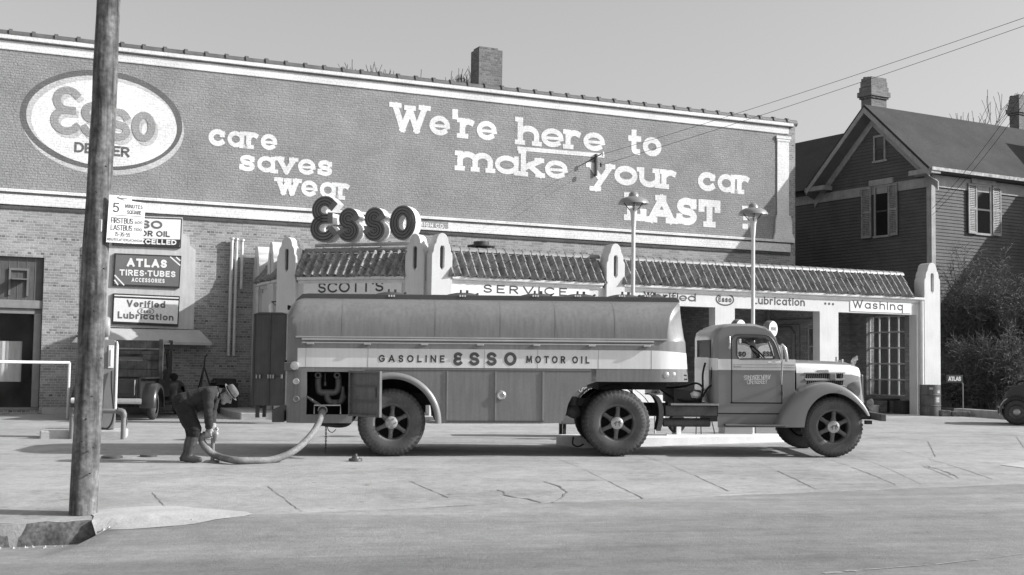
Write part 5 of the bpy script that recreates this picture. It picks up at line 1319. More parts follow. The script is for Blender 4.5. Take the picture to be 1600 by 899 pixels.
# utility pole
pb = ghit(129, 803); 
wood = mat('weathered_pole_wood', .125, .9, var=.45, scale=6, fine=.3, fscale=22, bump=1., bscale=14, streak=.75)
pole = empty('utility_pole', pb, 'thick round wooden utility pole standing at the broken kerb', 'utility pole')
pt = at(170, 0, pb.y+.15); dpv = (pt-pb)
m = MB(); rp = random.Random(4)
def polefn(i, j):
    t = j/60*1.35; a = 2*pi*i/28; r = .152-.028*t*.75 + .006*sin(a*3+t*9)+.004*sin(a*7+t*31)
    c = dpv*t; return Vector((c.x+r*cos(a), c.y+r*sin(a), c.z-.1 if j == 0 else c.z))
m.grid(polefn, 28, 61, closeu=True); m.build('shaft', wood, pole, smooth=60)
m = MB(); q = at(157, 353, pb.y-.15)-pb; m.box(q.x-.02, q.x+.02, q.y-.02, q.y+.0, q.z-.07, q.z+.07); m.build('tag_plate', MT['galv'], pole, bevel=.008)
m = MB(); q = at(160, 480, pb.y-.12)-pb; 
for px, py in ((147, 486), (143, 620), (158, 560), (128, 690), (140, 740), (162, 420), (150, 300), (165, 260), (134, 655), (146, 700)):
    q = at(px, py, pb.y-.145)-pb; m.tube([(q.x, q.y+.03, q.z), (q.x, q.y-.012, q.z)], .008, 5)
m.build('nail', MT['black'], pole)
# bus sign on the pole, turned a little from the camera
sF = at(170, 345, pb.y-.02); BSF = zframe(sF.x, sF.y, 0, 34)
bs = empty('bus_sign', BSF.m @ Matrix.Translation((0, 0, BSF.hit(170, 345)[1])), 'white metal bus timetable sign nailed to the wooden utility pole', 'bus sign')
bo = BSF.hit(170, 345)[1]
def bz(px, py): q = BSF.hit(px, py); return (q[0], q[1]-bo)
m = MB(); m.plate([bz(166,378.5), bz(223,381.5), bz(227.5,318), bz(206,314.5), bz(206,307), bz(171,304.5)], (), 0, .01); m.build('panel', mat('sign_enamel', .82, .5, var=.08, scale=8), bs)
m = MB(); bmat = mat('sign_black', .08, .6, var=.3, scale=30)
def bt(s, a, b, cap, w, **k):
    p0, p1 = bz(*a), bz(*b); hh = bz(a[0], a[1]-cap)[1]-p0[1]; text(m, s, p0, p1, hh, w*hh, -.004, **k)
bt('5', (176.5,331.5), (186,332.2), 15, .13); bt('MINUTES', (195.5,325), (223,327), 6, .13); bt('TO', (206,329.5), (211,330), 2.6, .12); bt('SQUARE', (198.5,334.5), (221,336), 6.2, .13)
bt('FIRST BUS', (173.5,348.5), (208,350.5), 9, .11); bt('600', (210.5,350), (222.5,351), 5, .14)
bt('LAST BUS', (173,359.5), (206.5,361.5), 9, .11); bt('1100', (209,361), (221.5,362), 5, .14); bt('15-35-55', (179.5,369), (203.5,370.5), 6.5, .12); bt('MINUTES AFTER EACH HOUR', (167.5,376), (222.5,379), 4.5, .12, space=.3)
p, q = bz(173,336), bz(226,339.5); m.add([(p[0],-.004,p[1]),(q[0],-.004,q[1]),(q[0],-.004,q[1]+.004),(p[0],-.004,p[1]+.004)], [(0,1,2,3)])
ribbon(m, [bz(194,313), bz(183,309), bz(188,306)], .006, -.005); ribbon(m, [bz(183,309), bz(199,311)], .006, -.0055)
m.build('lettering', bmat, bs, fix=False)

# sign tower on the brick wall
tw0 = BF.hit(172, 520, -.25); TWF = BF
stw = empty('sign_tower', BF.m @ Matrix.Translation((BF.hit(235, 525, -.3)[0], -.0, 0)), 'white stepped sign frame on the brick wall carrying three framed advertising panels', 'sign tower')
ti = stw.matrix_world.inverted() @ BF.m if False else Matrix.Translation((-BF.hit(235, 525, -.3)[0], 0, 0))
def tq(px, py, ly): return BF.hit(px, py, ly)
m = MB(); yl = -.32
ol = [tq(163,511,yl), tq(302.5,515,yl), tq(306,391,yl), tq(297,384,yl), tq(296.5,372,yl), tq(286,365,yl), tq(285.5,340,yl), tq(176,336,yl), tq(176,360,yl), tq(165,366,yl)]
m.plate(ol, (), yl, -.02)
m.build('frame', mat('signboard_white', .5, .7, var=.08, scale=3, streak=.1), stw, local=ti)
m = MB(); a = tq(168,513,yl-.05); b = tq(312,516,yl-.05); zlo = tq(240,535,-.75)[1]
m.add([(a[0], yl-.02, a[1]), (b[0], yl-.02, b[1]), (b[0]+.28, -.62, zlo+.02), (a[0]-.15, -.62, zlo+.02), (b[0]+.28, -.62, zlo-.05), (a[0]-.15, -.62, zlo-.05), (a[0], -.02, a[1]), (b[0], -.02, b[1]), (b[0]+.28, -.02, zlo-.05), (a[0]-.15, -.02, zlo-.05)],
      [(0,1,2,3),(3,2,4,5),(0,6,7,1),(1,7,8,4,2),(0,3,5,9,6),(5,4,8,9),(6,9,8,7)]); m.build('ledge', mat('ledge_paint', .42, .7, var=.1), stw, local=ti)
def spanel(tl_, tr, br, bl, mt, rim, lab):
    y = yl-.06; P = [tq(*q, y) for q in (bl, br, tr, tl_)]
    cx_ = sum(p[0] for p in P)/4; cz2 = sum(p[1] for p in P)/4
    m = MB(); m.plate(P, (), y, yl-.003); sp = m.build('sign_panel', MT['black'], stw, local=ti); mark(sp, lab)
    P2 = [(cx_+(p[0]-cx_)*.965, cz2+(p[1]-cz2)*.91) for p in P]; m = MB(); m.plate(P2, (), y-.006, y-.001); m.build('panel_face', mt, sp); return sp, y-.008
W_, Rd, SMid = MT['white'], MT['red_letter'], MT['sign_mid']
sp, y = spanel((178.5,338), (284.5,341.5), (282.5,388), (176,383), W_, None, 'upper white panel advertising motor oil')
m = MB(); text_on(TWF, m, '\u0190SSO', (190,355.5), (253.5,358), 13, .24, y); m.build('lettering', Rd, sp, fix=False)
m = MB(); text_on(TWF, m, 'MOTOR OIL', (186,368), (265.5,370.5), 9, .2, y); m.build('lettering', MT['letter_dark'], sp, fix=False)
m = MB(); P = [tq(177.5,383.5,y), tq(280.5,386.5,y), tq(281.5,374.5,y), tq(178,371.5,y)]; m.plate(P, (), y+.001, y+.003, side=False, back=False); m.build('panel_band', MT['black'], sp)
m = MB(); text_on(TWF, m, 'UNEXCELLED', (190,380.5), (275.5,383), 8, .24, y-.004); m.build('lettering', W_, sp, fix=False)
sp, y = spanel((179.3,395.8), (283.5,400), (280.5,450.5), (176.3,446.3), mat('sign_red', .13, .5, var=.06), None, 'middle dark panel advertising tires and tubes')
m = MB(); text_on(TWF, m, 'ATLAS', (198,416.5), (260.5,419), 13, .26, y); m.build('lettering', W_, sp, fix=False); m = MB(); text_on(TWF, m, 'TIRES\u00b7TUBES', (186.5,430.5), (274,433.5), 9.5, .22, y); m.build('lettering', W_, sp, fix=False); m = MB(); text_on(TWF, m, 'ACCESSORIES', (205.5,440.5), (257,442.6), 6.5, .2, y); m.build('lettering', W_, sp, fix=False)
m = MB()
for k in (0, .14):
    m = MB(); a, b = tq(266,401.5,y), tq(281.5,415,y); ribbon(m, [(a[0]+k*1.1, a[1]), (b[0], b[1]+k*.9)], .035, y-.001-k*.01, cap=False); m.build('corner_stripe', W_, sp, fix=False)
    m = MB(); a, b = tq(179,430,y), tq(194,446,y); ribbon(m, [(a[0], a[1]-k*.9), (b[0]-k*1.1, b[1])], .035, y-.001-k*.01, cap=False); m.build('corner_stripe', W_, sp, fix=False)
sp, y = spanel((177,458.5), (281,463), (278.5,511), (175,506), W_, None, 'lower white panel advertising lubrication')
m = MB(); text_on(TWF, m, 'Verified', (198,479.5), (258,481.5), 11, .2, y); m.build('lettering', Rd, sp, fix=False); m = MB(); text_on(TWF, m, 'Lubrication', (184,497.5), (271,501.5), 11, .2, y); m.build('lettering', Rd, sp, fix=False)
m = MB(); c = tq(228,486.5,y-.008); 
m.plate(ellipse(c[0], c[1], .21, .1), (), y-.007, y-.006, side=False, back=False); ov = m.build('oval_emblem', W_, sp); m = MB(); m.plate(ellipse(c[0], c[1], .21, .1), [ellipse(c[0], c[1], .195, .086)], y-.01, y-.009, side=False, back=False); text(m, '\u0190sso', (c[0]-.135, c[1]-.045), (c[0]+.135, c[1]-.045), .1, .015, y-.011); m.build('lettering', MT['letter_dark'], ov, fix=False)
m = MB()
for a, b in (((178,464),(280,468.5)),((175.5,503.5),(278,508))): p, q = tq(*a, y), tq(*b, y); ribbon(m, [p, q], .045, y-.001, cap=False)
m.build('panel_band', MT['black'], sp, fix=False)
# three thin white vent pipes on the brick wall
m0 = None
for k, (pa_, pb_) in enumerate((((362.8,374.5),(356.8,556)),((369.8,375.5),(365,556)),((378.5,377),(377,440)))):
    a, b = BF.hit(*pa_, -.15), BF.hit(*pb_, -.15); 
    e = empty('vent_pipe', BF.m @ Matrix.Translation((b[0], -.15, b[1])), ['tall white vent pipe on the brick wall, leftmost of three', 'tall white vent pipe on the brick wall, middle of three', 'short white vent pipe beside the stepped end pylon'][k], 'pipe', 'vent pipes on the brick wall')
    m = MB(); m.tube([(0, 0, 0 if k < 2 else -.2), (a[0]-b[0], 0, a[1]-b[1])], .045, 8); m.build('pipe', MT['galv'], e, smooth=40)
    m = MB(); m.tube([(a[0]-b[0], 0, a[1]-b[1]), (a[0]-b[0], 0, a[1]-b[1]+.05)], .07, 8); m.build('pipe_cap', MT['galv'], e, smooth=40)
# battery rack at the foot of the pipes
q = BF.hit(354, 632, -.5); zb = .74
rk = empty('storage_rack', BF.m @ Matrix.Translation((q[0], -.45, .05)), 'dark open-fronted rack of small goods below the vent pipes', 'rack')
m = MB(); x0 = BF.hit(336, 600, -.65)[0]-q[0]; x1 = BF.hit(372, 600, -.65)[0]-q[0]; h0 = BF.hit(354, 558, -.65)[1]-.75
m.box(x0, x1, .38, .42, 0, h0); m.box(x0, x0+.05, -.2, .38, 0, h0); m.box(x1-.05, x1, -.2, .38, 0, h0); m.box(x0, x1, -.2, .38, h0-.05, h0); m.box(x0+.05, x1-.05, -.2, .38, 0.02, .1); m.build('case', MT['dark'], rk)
m = MB()
for z in (.42, .82): m.box(x0+.05, x1-.05, -.18, .38, z, z+.04)
m.box(x0+.05, x1-.05, -.195, -.18, .1, .45); m.box(x0+.05, x1-.05, -.195, -.18, .72, .82); m.build('shelf', mat('rack_board', .035, .7, var=.3), rk)
for k in range(7):
    m = MB(); xx = x0+.14+(x1-x0-.28)*k/6; m.lathe([(0, .16), (.045, .15), (.05, .0)], (xx, -.08, .461), 'z', 10); m.build('can', mat('can_label', random.Random(k).choice([.25, .12, .4]), .4), rk, smooth=40)
# tripod stand
p = ghit(318, 640); p = BF.m @ Vector((BF.inv @ p).to_tuple()); q = BF.hit(318, 600, -.9)
tp = Vector((BF.m @ Vector((q[0], -.9, 0)))); tp.z = G(tp.x, tp.y)
tpd = empty('tripod_stand', tp, 'thin black iron tripod stand against the shaded brick wall', 'tripod stand')
for k in range(3):
    a = k*2*pi/3+.4; m = MB(); m.tube([(0, 0, 1.25), (.42*cos(a), .42*sin(a), 0)], .02, 6); m.build('leg', MT['black'], tpd)
m = MB(); m.tube([(.25*cos(k*2*pi/3+.4), .25*sin(k*2*pi/3+.4), .5) for k in (0, 1, 2, 0)], .012, 5); m.tube([(0, 0, 1.2), (.02, 0, 1.5), (.08, 0, 1.56)], .02, 6); m.build('brace', MT['black'], tpd)
# tall dark cabinet before the side wall
cc = at(420, 632, 29.3); CBF = zframe(cc.x, cc.y, ZG+.06, -14)
cab = empty('tall_cabinet', CBF, 'tall dark panelled metal cabinet standing by the ladies room wall', 'cabinet')
x0, x1 = CBF.hit(396.5, 560)[0], CBF.hit(446, 560)[0]; z0, z1 = CBF.hit(420, 634)[1], CBF.hit(420, 491)[1]
m = MB(); m.box(x0, x1, 0, .55, z0, z1); m.plate([(x0-.02, z1), (x1+.02, z1), (x1-.1, z1+.04), (x0+.1, z1+.04)], (), -.02, .57); m.build('body', mat('cabinet_paint', .055, .5, var=.2, scale=3, streak=.2), cab, bevel=.008)
m = MB(); w3 = (x1-x0)/2
for k in (0, 1, 2): m.box(x0+k*w3-.02, x0+k*w3+.02, -.018, -.001, z0, z1)
m.box(x0+.03, x1-.03, -.014, -.001, z0+(z1-z0)*.31, z0+(z1-z0)*.31+.04); cr = m.build('door_batten', MT['dark'], cab)
m = MB()
for px in (402, 407, 420, 424, 428, 441): q = CBF.hit(px, 588.5); m.box(q[0]-.02, q[0]+.02, -.05, -.015, q[1]-.045, q[1]+.045)
m.build('latch', MT['steel'], cab, bevel=.006)
for xx in (x0+.05, x1-.12):
    for yy in (.05, .42): m = MB(); m.box(xx, xx+.07, yy, yy+.07, -.04, z0); m.build('leg', MT['dark'], cab)
# small lantern bracket on the corner pylon
a = LF.hit(424, 478, -.3); lnt = empty('wall_lantern', LF.m @ Matrix.Translation((a[0], -.3, a[1])), 'small iron bracket lantern on the corner pylon', 'lantern')
m = MB(); m.tube([(0, 0, .1), (0, .3, .12)], .015, 6); m.tube([(0, .02, .1), (0, .3, -.15)], .01, 6); m.build('bracket', MT['black'], lnt)
m = MB(); m.lathe([(0, -.18), (.06, -.17), (.075, .0), (.03, .08), (0, .1)], (0, 0, -.02), 'z', 10); m.build('lamp_glass', MT['white'], lnt, smooth=40)
# white handrail by the shop window
ra0 = at(-160, 566, 27.5); ra1 = at(108.5, 567, 31.0); zr_ = ra1.z; rl = empty('hand_rail', (ra1.x, ra1.y, G(ra1.x, ra1.y)), 'white pipe handrail in front of the shop window', 'handrail')
o3 = Vector((ra1.x, ra1.y, G(ra1.x, ra1.y)))
m = MB(); m.tube([Vector((ra0.x, ra0.y, zr_))-o3, Vector((ra1.x, ra1.y, zr_))-o3], .035, 8); m.build('rail', MT['trim'], rl, smooth=40)
for t in (1, .38, 0): p = ra0+(ra1-ra0)*t; m = MB(); m.tube([(p.x-o3.x, p.y-o3.y, zr_-o3.z), (p.x-o3.x, p.y-o3.y, G(p.x, p.y)-o3.z)], .035, 8); m.build('post', MT['trim'], rl, smooth=40)
# lamp on the wall left of the pole
a = BF.hit(121, 532, -.25); wl = empty('wall_lamp', BF.m @ Matrix.Translation((a[0], -.25, a[1])), 'small white shaded lamp on the brick wall behind the utility pole', 'lamp')
m = MB(); m.lathe([(.03, .08), (.06, .05), (.14, -.06), (.13, -.06), (.05, .04)], axis='z', n=14); m.build('lamp_shade', MT['white'], wl, smooth=40); m = MB(); m.tube([(0, 0, .07), (0, .08, .12), (0, .25, .1)], .012, 6); m.build('arm', MT['black'], wl)

# ------------------------------------------------------------------ petrol pump on its island, behind the pole
pf = ghit(170, 685); PUF = zframe(pf.x, pf.y+.35, G(pf.x, pf.y), 13)
isl = empty('pump_island', PUF, 'small white concrete pump island beside the utility pole', 'kerb island')
m = MB(); m.box(-1.3, .22, -.38, .45, -.1, .15); m.build('slab', MT['patch'], isl, bevel=.03)
ZI = .15
pmp = empty('petrol_pump', PUF.m @ Matrix.Translation((-.22, 0, ZI)) @ Matrix.Rotation(radians(6), 4, 'Z'), 'round-shouldered petrol pump with hose, half hidden behind the utility pole', 'petrol pump')
PB = mat('pump_enamel', .2, .4, var=.08, coat=.2)
m = MB(); pr = [(-.22, .0), (.2, .0), (.22, .15), (.22, 1.6), (.19, 1.68), (-.19, 1.7), (-.22, 1.62)]; m.plate(pr, (), -.2, .1); m.build('body', PB, pmp, bevel=.03)
m = MB(); m.plate([(.19, .35), (.235, .35), (.235, 1.58), (.215, 1.66), (.19, 1.66)], (), -.215, .1); m.build('edge_trim', MT['white'], pmp, bevel=.012)
m = MB(); m.box(.05, .15, -.215, -.199, 1.15, 1.58); m.tube([(.1, -.23, 1.2), (.1, -.23, 1.5)], .02, 8); m.build('sight_gauge', MT['white'], pmp, bevel=.01)
m = MB(); m.lathe([(0, -.1), (.17, -.09), (.2, -.05), (.2, .05), (.17, .09), (0, .1)], (-.02, 0, 1.93), 'x', 24); m.tube([(-.02, 0, 1.69), (-.02, 0, 1.76)], .07, 12); m.build('globe', mat('milk_glass', .35, .25), pmp, smooth=50)
m = MB(); m.tube(smooth_pts([(.12, -.24, 1.1), (.13, -.27, .8), (.18, -.3, .3), (.1, -.32, .05), (-.05, -.3, -.08+.12), (-.16, -.28, .1)], 6), .018, 7); m.build('hose', MT['black'], pmp, smooth=60)
m = MB(); m.tube(smooth_pts([(.24, -.1, .42), (.36, -.18, .32), (.42, -.24, .15), (.34, -.28, .0), (.16, -.3, -.02), (.05, -.26, .02)], 6), .018, 7); m.build('hose', MT['black'], pmp, smooth=60)
# pipe hoop guarding it
hA, hB = at(113, 643, pf.y-.25), at(193.5, 643, pf.y-.25); zb1 = G(hB.x, hB.y); hp = empty('guard_hoop', (hB.x, hB.y, zb1), 'thick pipe guard rail with elbow corners around the petrol pump', 'guard rail')
m = MB(); L0 = hA.x-hB.x; zt_ = hB.z-zb1; m.tube([(L0, 0, -.02), (L0, 0, zt_-.06), (L0+.02, 0, zt_-.02), (L0+.06, 0, zt_), (-.06, 0, zt_), (-.02, 0, zt_-.02), (0, 0, zt_-.06), (0, 0, -.02)], .045, 10); m.build('rail', mat('rail_grey', .2, .5), hp, smooth=60)
m = MB(); m.tube([(-.1, 0, zt_), (-.05, 0, zt_), (-.015, 0, zt_-.015), (0, 0, zt_-.05), (0, 0, zt_-.1)], .06, 10); m.build('elbow', mat('rail_grey_3', .17, .5), hp, smooth=60); m = MB(); m.tube([(L0+.1, 0, zt_), (L0+.05, 0, zt_), (L0+.015, 0, zt_-.015), (L0, 0, zt_-.05), (L0, 0, zt_-.1)], .06, 10); m.build('elbow', mat('rail_grey_2', .17, .5), hp, smooth=60)

# ------------------------------------------------------------------ parked pickup seen from behind
pk0 = at(196, 657, 30.0); PKF = zframe(-9.25, 30.0, G(-9.1, 30.3), 3.2)
pk = empty('pickup_truck', PKF, 'old dark pickup truck with plank rack parked nose to the brick wall', 'pickup truck')
PKM = mat('pickup_black_paint', .03, .35, var=.25, scale=4, coat=.3); WD = mat('rack_planks', .065, .8, var=.4, scale=6, streak=.4)
m = MB()
for sx in (-1, 1): m.box(sx*.62-.03, sx*.62+.03, .1, 1.75, .52, 1.0); m.box(sx*.69-.07, sx*.69+.07, .1, 1.75, .97, 1.01)
m.box(-.62, .62, .1, 1.75, .5, .56); m.box(-.62, .62, 1.7, 1.75, .52, 1.0); m.build('bed', PKM, pk, bevel=.008)
m = MB(); m.box(-.58, .58, .04, .09, .54, .97); m.box(-.5, .5, .025, .04, .62, .9); tg = m.build('tailgate', PKM, pk, bevel=.015)
m = MB(); m.tube([(.53, .02, .6), (.53, .0, .75), (.53, .02, .95)], .012, 5); m.tube([(-.53, .02, .6), (-.53, .0, .75), (-.53, .02, .95)], .012, 5); m.build('tailgate_chain', MT['galv'], tg)
m = MB(); m.tube([(-.86, -.12, .46), (.66, -.12, .46), (.72, -.1, .46)], .065, 12); m.build('bumper', MT['white'], pk, smooth=50)
def arch_wing(mb, cx, cz, r0, r1, x0, x1, sgn, a0=0, a1=180, fl=.0):
    n = 20
    def fn(i, j):
        a = radians(a0+(a1-a0)*i/(n-1)); rr = [r0, r0+(r1-r0)*.6, r1, r1*1.0, r1*.98][j]; xx = [x1, x1, x1-.08, x1-.25, x0][j]
        return Vector((sgn*xx, cx+rr*cos(a), cz+rr*sin(a)+.0))
    mb.grid(fn, n, 5)
for sg in (-1, 1):
    m = MB(); arch_wing(m, .72, .36, .40, .52, .6, .98, sg, -8, 188); m.build('rear_wing', PKM, pk, smooth=60)
    m = MB(); arch_wing(m, 3.75, .36, .40, .55, .55, .9, sg, -8, 188); m.build('front_wing', PKM, pk, smooth=60)
    m = MB(); m.box(sg*.85-.14, sg*.85+.14, 1.3, 3.2, .36, .41); m.build('running_board', PKM, pk)
    for cy in (.72, 3.75):
        m = MB(); P = [(.2, .0), (.26, -.02), (.32, .02), (.345, .05), (.35, .09), (.345, .13), (.3, .17), (.2, .17)]; m.lathe([(r, h-.085) for r, h in P], (sg*.8, cy, .35), 'x', 36); w_ = m.build('wheel', TYRE, pk, smooth=50)
        m = MB(); m.lathe([(0, .03), (.1, .035), (.2, .01), (.21, -.02)] if sg > 0 else [(0, -.03), (.1, -.035), (.2, -.01), (.21, .02)], (sg*.84, cy, .35), 'x', 24); m.build('rim', RIM, w_, smooth=50)
# cab with rear window, side doors
m = MB(); cp_ = [(1.85, .5), (1.85, 1.5), (1.93, 1.68), (2.1, 1.74), (2.75, 1.72), (2.95, 1.62), (3.15, 1.2), (3.15, .5)]
wn_ = [(2.05, 1.2), (2.85, 1.2), (2.72, 1.58), (2.1, 1.6), (2.03, 1.5)]
def swap(mb_, x0, x1, outer, holes):
    t = MB(); t.plate(outer, holes, x0, x1); mb_.add([(y, x, z) for x, y, z in t.v], t.f)
swap(m, .66, .70, cp_, [wn_]); swap(m, -.70, -.66, cp_, [wn_])
m.grid(lambda i, j: Vector((-.68+1.36*j, *cp_[1:6][i])), 5, 2)
m.plate([(-.68, .5), (.68, .5), (.68, 1.52), (-.68, 1.52)], [[(-.42, 1.38), (.38, 1.38), (.42, 1.42), (.42, 1.49), (.38, 1.51), (-.42, 1.51), (-.46, 1.49), (-.46, 1.42)]], 1.85, 1.88)
m.build('cab', PKM, pk, bevel=.01)
m = MB(); m.box(-.46, .42, 1.866, 1.87, 1.38, 1.51); m.build('rear_window', glass_mat('lit_pane_grey', .3, .5), pk)  # light in the window is put into the pane's pale colour
m = MB(); m.plate([(-.66, 1.2), (.66, 1.2), (.6, 1.55), (-.6, 1.55)], (), 3.0, 3.01); m.build('windscreen', MT['glass_clear'], pk)
for sg in (-1, 1):
    m = MB(); m.tube([(sg*.71, 2.0, 1.05), (sg*.74, 2.02, 1.05), (sg*.74, 2.14, 1.05)], .012, 6); m.tube([(sg*.705, 1.9, 1.13), (sg*.705, 3.1, 1.13)], .01, 5); m.build('door_handle', CHR, pk)
    m = MB(); m.lathe([(0, -.12), (.08, -.08), (.1, .02), (0, .04)], (sg*.62, 3.9, 1.0), 'y', 16); m.build('headlight', PKM, pk, smooth=50)
m = MB(); m.grid(lambda i, j: Vector(((.42+.1*(1-i/3))*cos(pi*j/12), 3.15+1.0*i/3, .62+.5*sin(pi*j/12))), 4, 13); m.build('bonnet', PKM, pk, smooth=50)
m = MB(); m.box(-.4, .4, .3, 4.3, .38, .5); m.build('chassis', BLK, pk)
# plank headboard and open stake frame
z0 = PKF.hit(210, 592, 1.7)[1]; zt_ = PKF.hit(210, 530, 1.7)[1]; x1 = PKF.hit(250, 560, 1.7)[0]
m = MB(); zz = [1.03, 1.17, 1.36, 1.5, 1.62, 1.78, 1.92]
for k, (a, b, c, d) in enumerate(((1.0, 1.18, -.95, x1), (1.195, 1.40, -.95, x1), (1.415, 1.545, -.95, -.45), (1.415, 1.545, .33, x1), (1.56, 1.63, -.95, x1), (1.71, 1.90, -.95, x1))): m = MB(); m.box(c, d, 1.66, 1.69, a, b); m.build('rack_plank', WD, pk, bevel=.005)
m = MB(); m.box(x1-.02, x1+.08, 1.64, 1.72, .95, 1.93); m.box(x1, x1+.06, 1.72, 2.9, 1.87, 1.93); m.box(x1, x1+.06, 2.84, 2.9, 1.0, 1.87); m.build('stake_frame', WD, pk, bevel=.006); m = MB(); m.box(-.95, -.87, 1.64, 1.72, .95, 1.93); m.build('stake_frame', WD, pk, bevel=.006)
m = MB(); m.lathe([(0, -.05), (.09, -.04), (.1, .03), (0, .04)], (x1+.12, 2.86, 1.0), 'y', 14); m.build('side_lamp', BLK, pk, smooth=40)
m = MB(); m.box(-.1, .3, .6, .9, .3, .5); m.build('spare_wheel', CHS, pk, bevel=.04)

# ------------------------------------------------------------------ the man with the hose
YM = 19.0
gm = ghit(300, 722)
YM = gm.y
man = empty('person', (gm.x, gm.y, G(gm.x, gm.y)), 'person in dark work clothes and a felt hat bending over a thick hose', 'person')
mo = Vector((gm.x, gm.y, G(gm.x, gm.y)))
def mp_(px, py, dy=0.): return at(px, py, YM+dy) - mo
def blob(mb, pts, rs, n=12):
    P = [Vector(p) for p in pts]; mb.tube(P, rs, n)
    for p, r in zip(P, rs): mb.lathe([(r*sin(pi*k/6), -r*cos(pi*k/6)) for k in range(7)], tuple(p), 'z', n)
m = MB(); regs = []      # (name, p, q) segments that decide which cloth covers a face
def limb(reg, pts, rs, keep=True):
    blob(m, pts, rs); 
    for a, b in zip(pts, pts[1:]): regs.append((reg, Vector(a), Vector(b)))
for dy, ox in ((-.12, 0), (.13, -4)):
    hip = mp_(287+ox*.3, 634, dy*.75); kn = mp_(305+ox, 674, dy*1.1); an = mp_(295+ox, 709, dy*1.1); he = mp_(290+ox, 716.5, dy*1.1); to = mp_(312+ox, 718.5, dy*1.25)
    limb('trouser', [hip, hip.lerp(kn, .5), kn+Vector((-.01, 0, .02))], [.138, .126, .1]); limb('trouser', [kn+Vector((-.01, 0, .02)), kn+Vector((-.02, 0, -.07))], [.105, .082])
    limb('boot', [kn+Vector((-.025, 0, -.1)), kn.lerp(an, .55), an], [.078, .078, .058]); limb('boot', [an, he], [.058, .05]); limb('boot', [he, he.lerp(to, .6), to], [.056, .054, .042])
pel = mp_(287, 630); wa = mp_(300, 622.5); ch = mp_(320, 617.5); sh = mp_(333, 614.5); nk = mp_(343.5, 613.5)
for dy in (-.075, .075):
    o = Vector((0, dy, 0)); limb('trouser', [pel+o, pel.lerp(wa, .55)+o], [.155, .14]); limb('sweater', [pel.lerp(wa, .6)+o, wa+o, ch+o, sh+o*1.3], [.13, .122, .128, .108])
limb('sweater', [mp_(312, 634), mp_(324, 630)], [.09, .09])
limb('skin', [sh, nk, mp_(349, 614.5)], [.085, .07, .065])
for dy, el, wr in ((-.2, (325.5, 646), (326.5, 668.5)), (.2, (331.5, 644), (333, 664))):
    s0 = sh+Vector((-.02, dy, 0)); e0 = mp_(*el, dy*1.05); w0 = mp_(*wr, dy*.5); limb('sweater', [sh+Vector((0, dy*.5, .0)), s0], [.1, .09]); limb('sweater', [s0, s0.lerp(e0, .5), e0], [.09, .078, .066]); limb('sweater', [e0, e0.lerp(w0, .5), w0], [.066, .062, .052])
    hd = mp_(wr[0]+1, wr[1]+7, dy*.3); limb('skin', [w0, hd], [.034, .04])
# head: axis up towards the right, face down-right
hc = mp_(354.5, 617.5); au = Vector((.83, 0, .55)).normalized(); fwd = Vector((.55, 0, -.83)).normalized(); sd = Vector((0, 1, 0))
def hp_(u, f, s=0): return hc + au*u + fwd*f + sd*s
HM = Matrix((fwd, sd, au)).transposed()
m.lathe([(.0, -.0)], n=3) if False else None
m.grid(lambda i, j: hc + HM @ Vector((.098*sin(pi*j/10)*cos(2*pi*i/16), .076*sin(pi*j/10)*sin(2*pi*i/16), .112*cos(pi*j/10))), 16, 11, closeu=True); regs.append(('skin', hp_(.1, 0), hp_(-.1, .0)))
limb('skin', [hp_(-.045, .03), hp_(-.1, .062)], [.065, .04]); limb('skin', [hp_(.02, .09), hp_(-.02, .122), hp_(-.035, .11)], [.014, .02, .015])
for s in (-1, 1): limb('skin', [hp_(.01, -.01, s*.077), hp_(-.03, -.005, s*.077)], [.02, .016])
limb('skin', [hp_(-.062, .088, -.02), hp_(-.062, .088, .02)], [.012, .012])
raw = m.build('person_raw', MT['black'])
rm = raw.modifiers.new('r', 'REMESH'); rm.mode = 'VOXEL'; rm.voxel_size = .0105
sm = raw.modifiers.new('s', 'SMOOTH'); sm.iterations = 3; sm.factor = .5
bpy.context.view_layer.update(); dg = bpy.context.evaluated_depsgraph_get()
me = bpy.data.meshes.new_from_object(raw.evaluated_get(dg)); bpy.data.objects.remove(raw)
me.materials.clear(); names = ['sweater', 'trouser', 'boot', 'skin']
CL = [mat('wool_jersey', .03, .9, var=.2, scale=9, fine=.15, fscale=60, bump=.8, bscale=30), mat('serge_trousers', .015, .9, var=.3, scale=9, bump=.8, bscale=22), mat('leather_boot', .06, .55, var=.3, scale=14, bump=.4), mat('skin', .3, .6, var=.12, scale=20)]
for c_ in CL: me.materials.append(c_)
def sd_(p, a, b):
    ab = b-a; t = clamp((p-a).dot(ab)/max(ab.length_squared, 1e-9), 0, 1); return (p-(a+ab*t)).length
radw = {'sweater': .0, 'trouser': .0, 'boot': .0, 'skin': .0}
for f in me.polygons:
    c = f.center; best = min(regs, key=lambda r: sd_(c, r[1], r[2])); f.material_index = names.index(best[0])
# cloth folds
from mathutils import noise as mn
for v in me.vertices:
    p = v.co; best = min(regs, key=lambda r: sd_(p, r[1], r[2]))
    if best[0] in ('sweater', 'trouser'):
        ax_ = (best[2]-best[1]).normalized(); d = mn.noise(Vector((p.dot(ax_)*16, (p-ax_*p.dot(ax_)).length*5, p.y*4)))
        v.co = p + v.normal*d*.011
me.shade_smooth()
bo_ = bpy.data.objects.new('body', me); COL.objects.link(bo_); bo_.parent = man
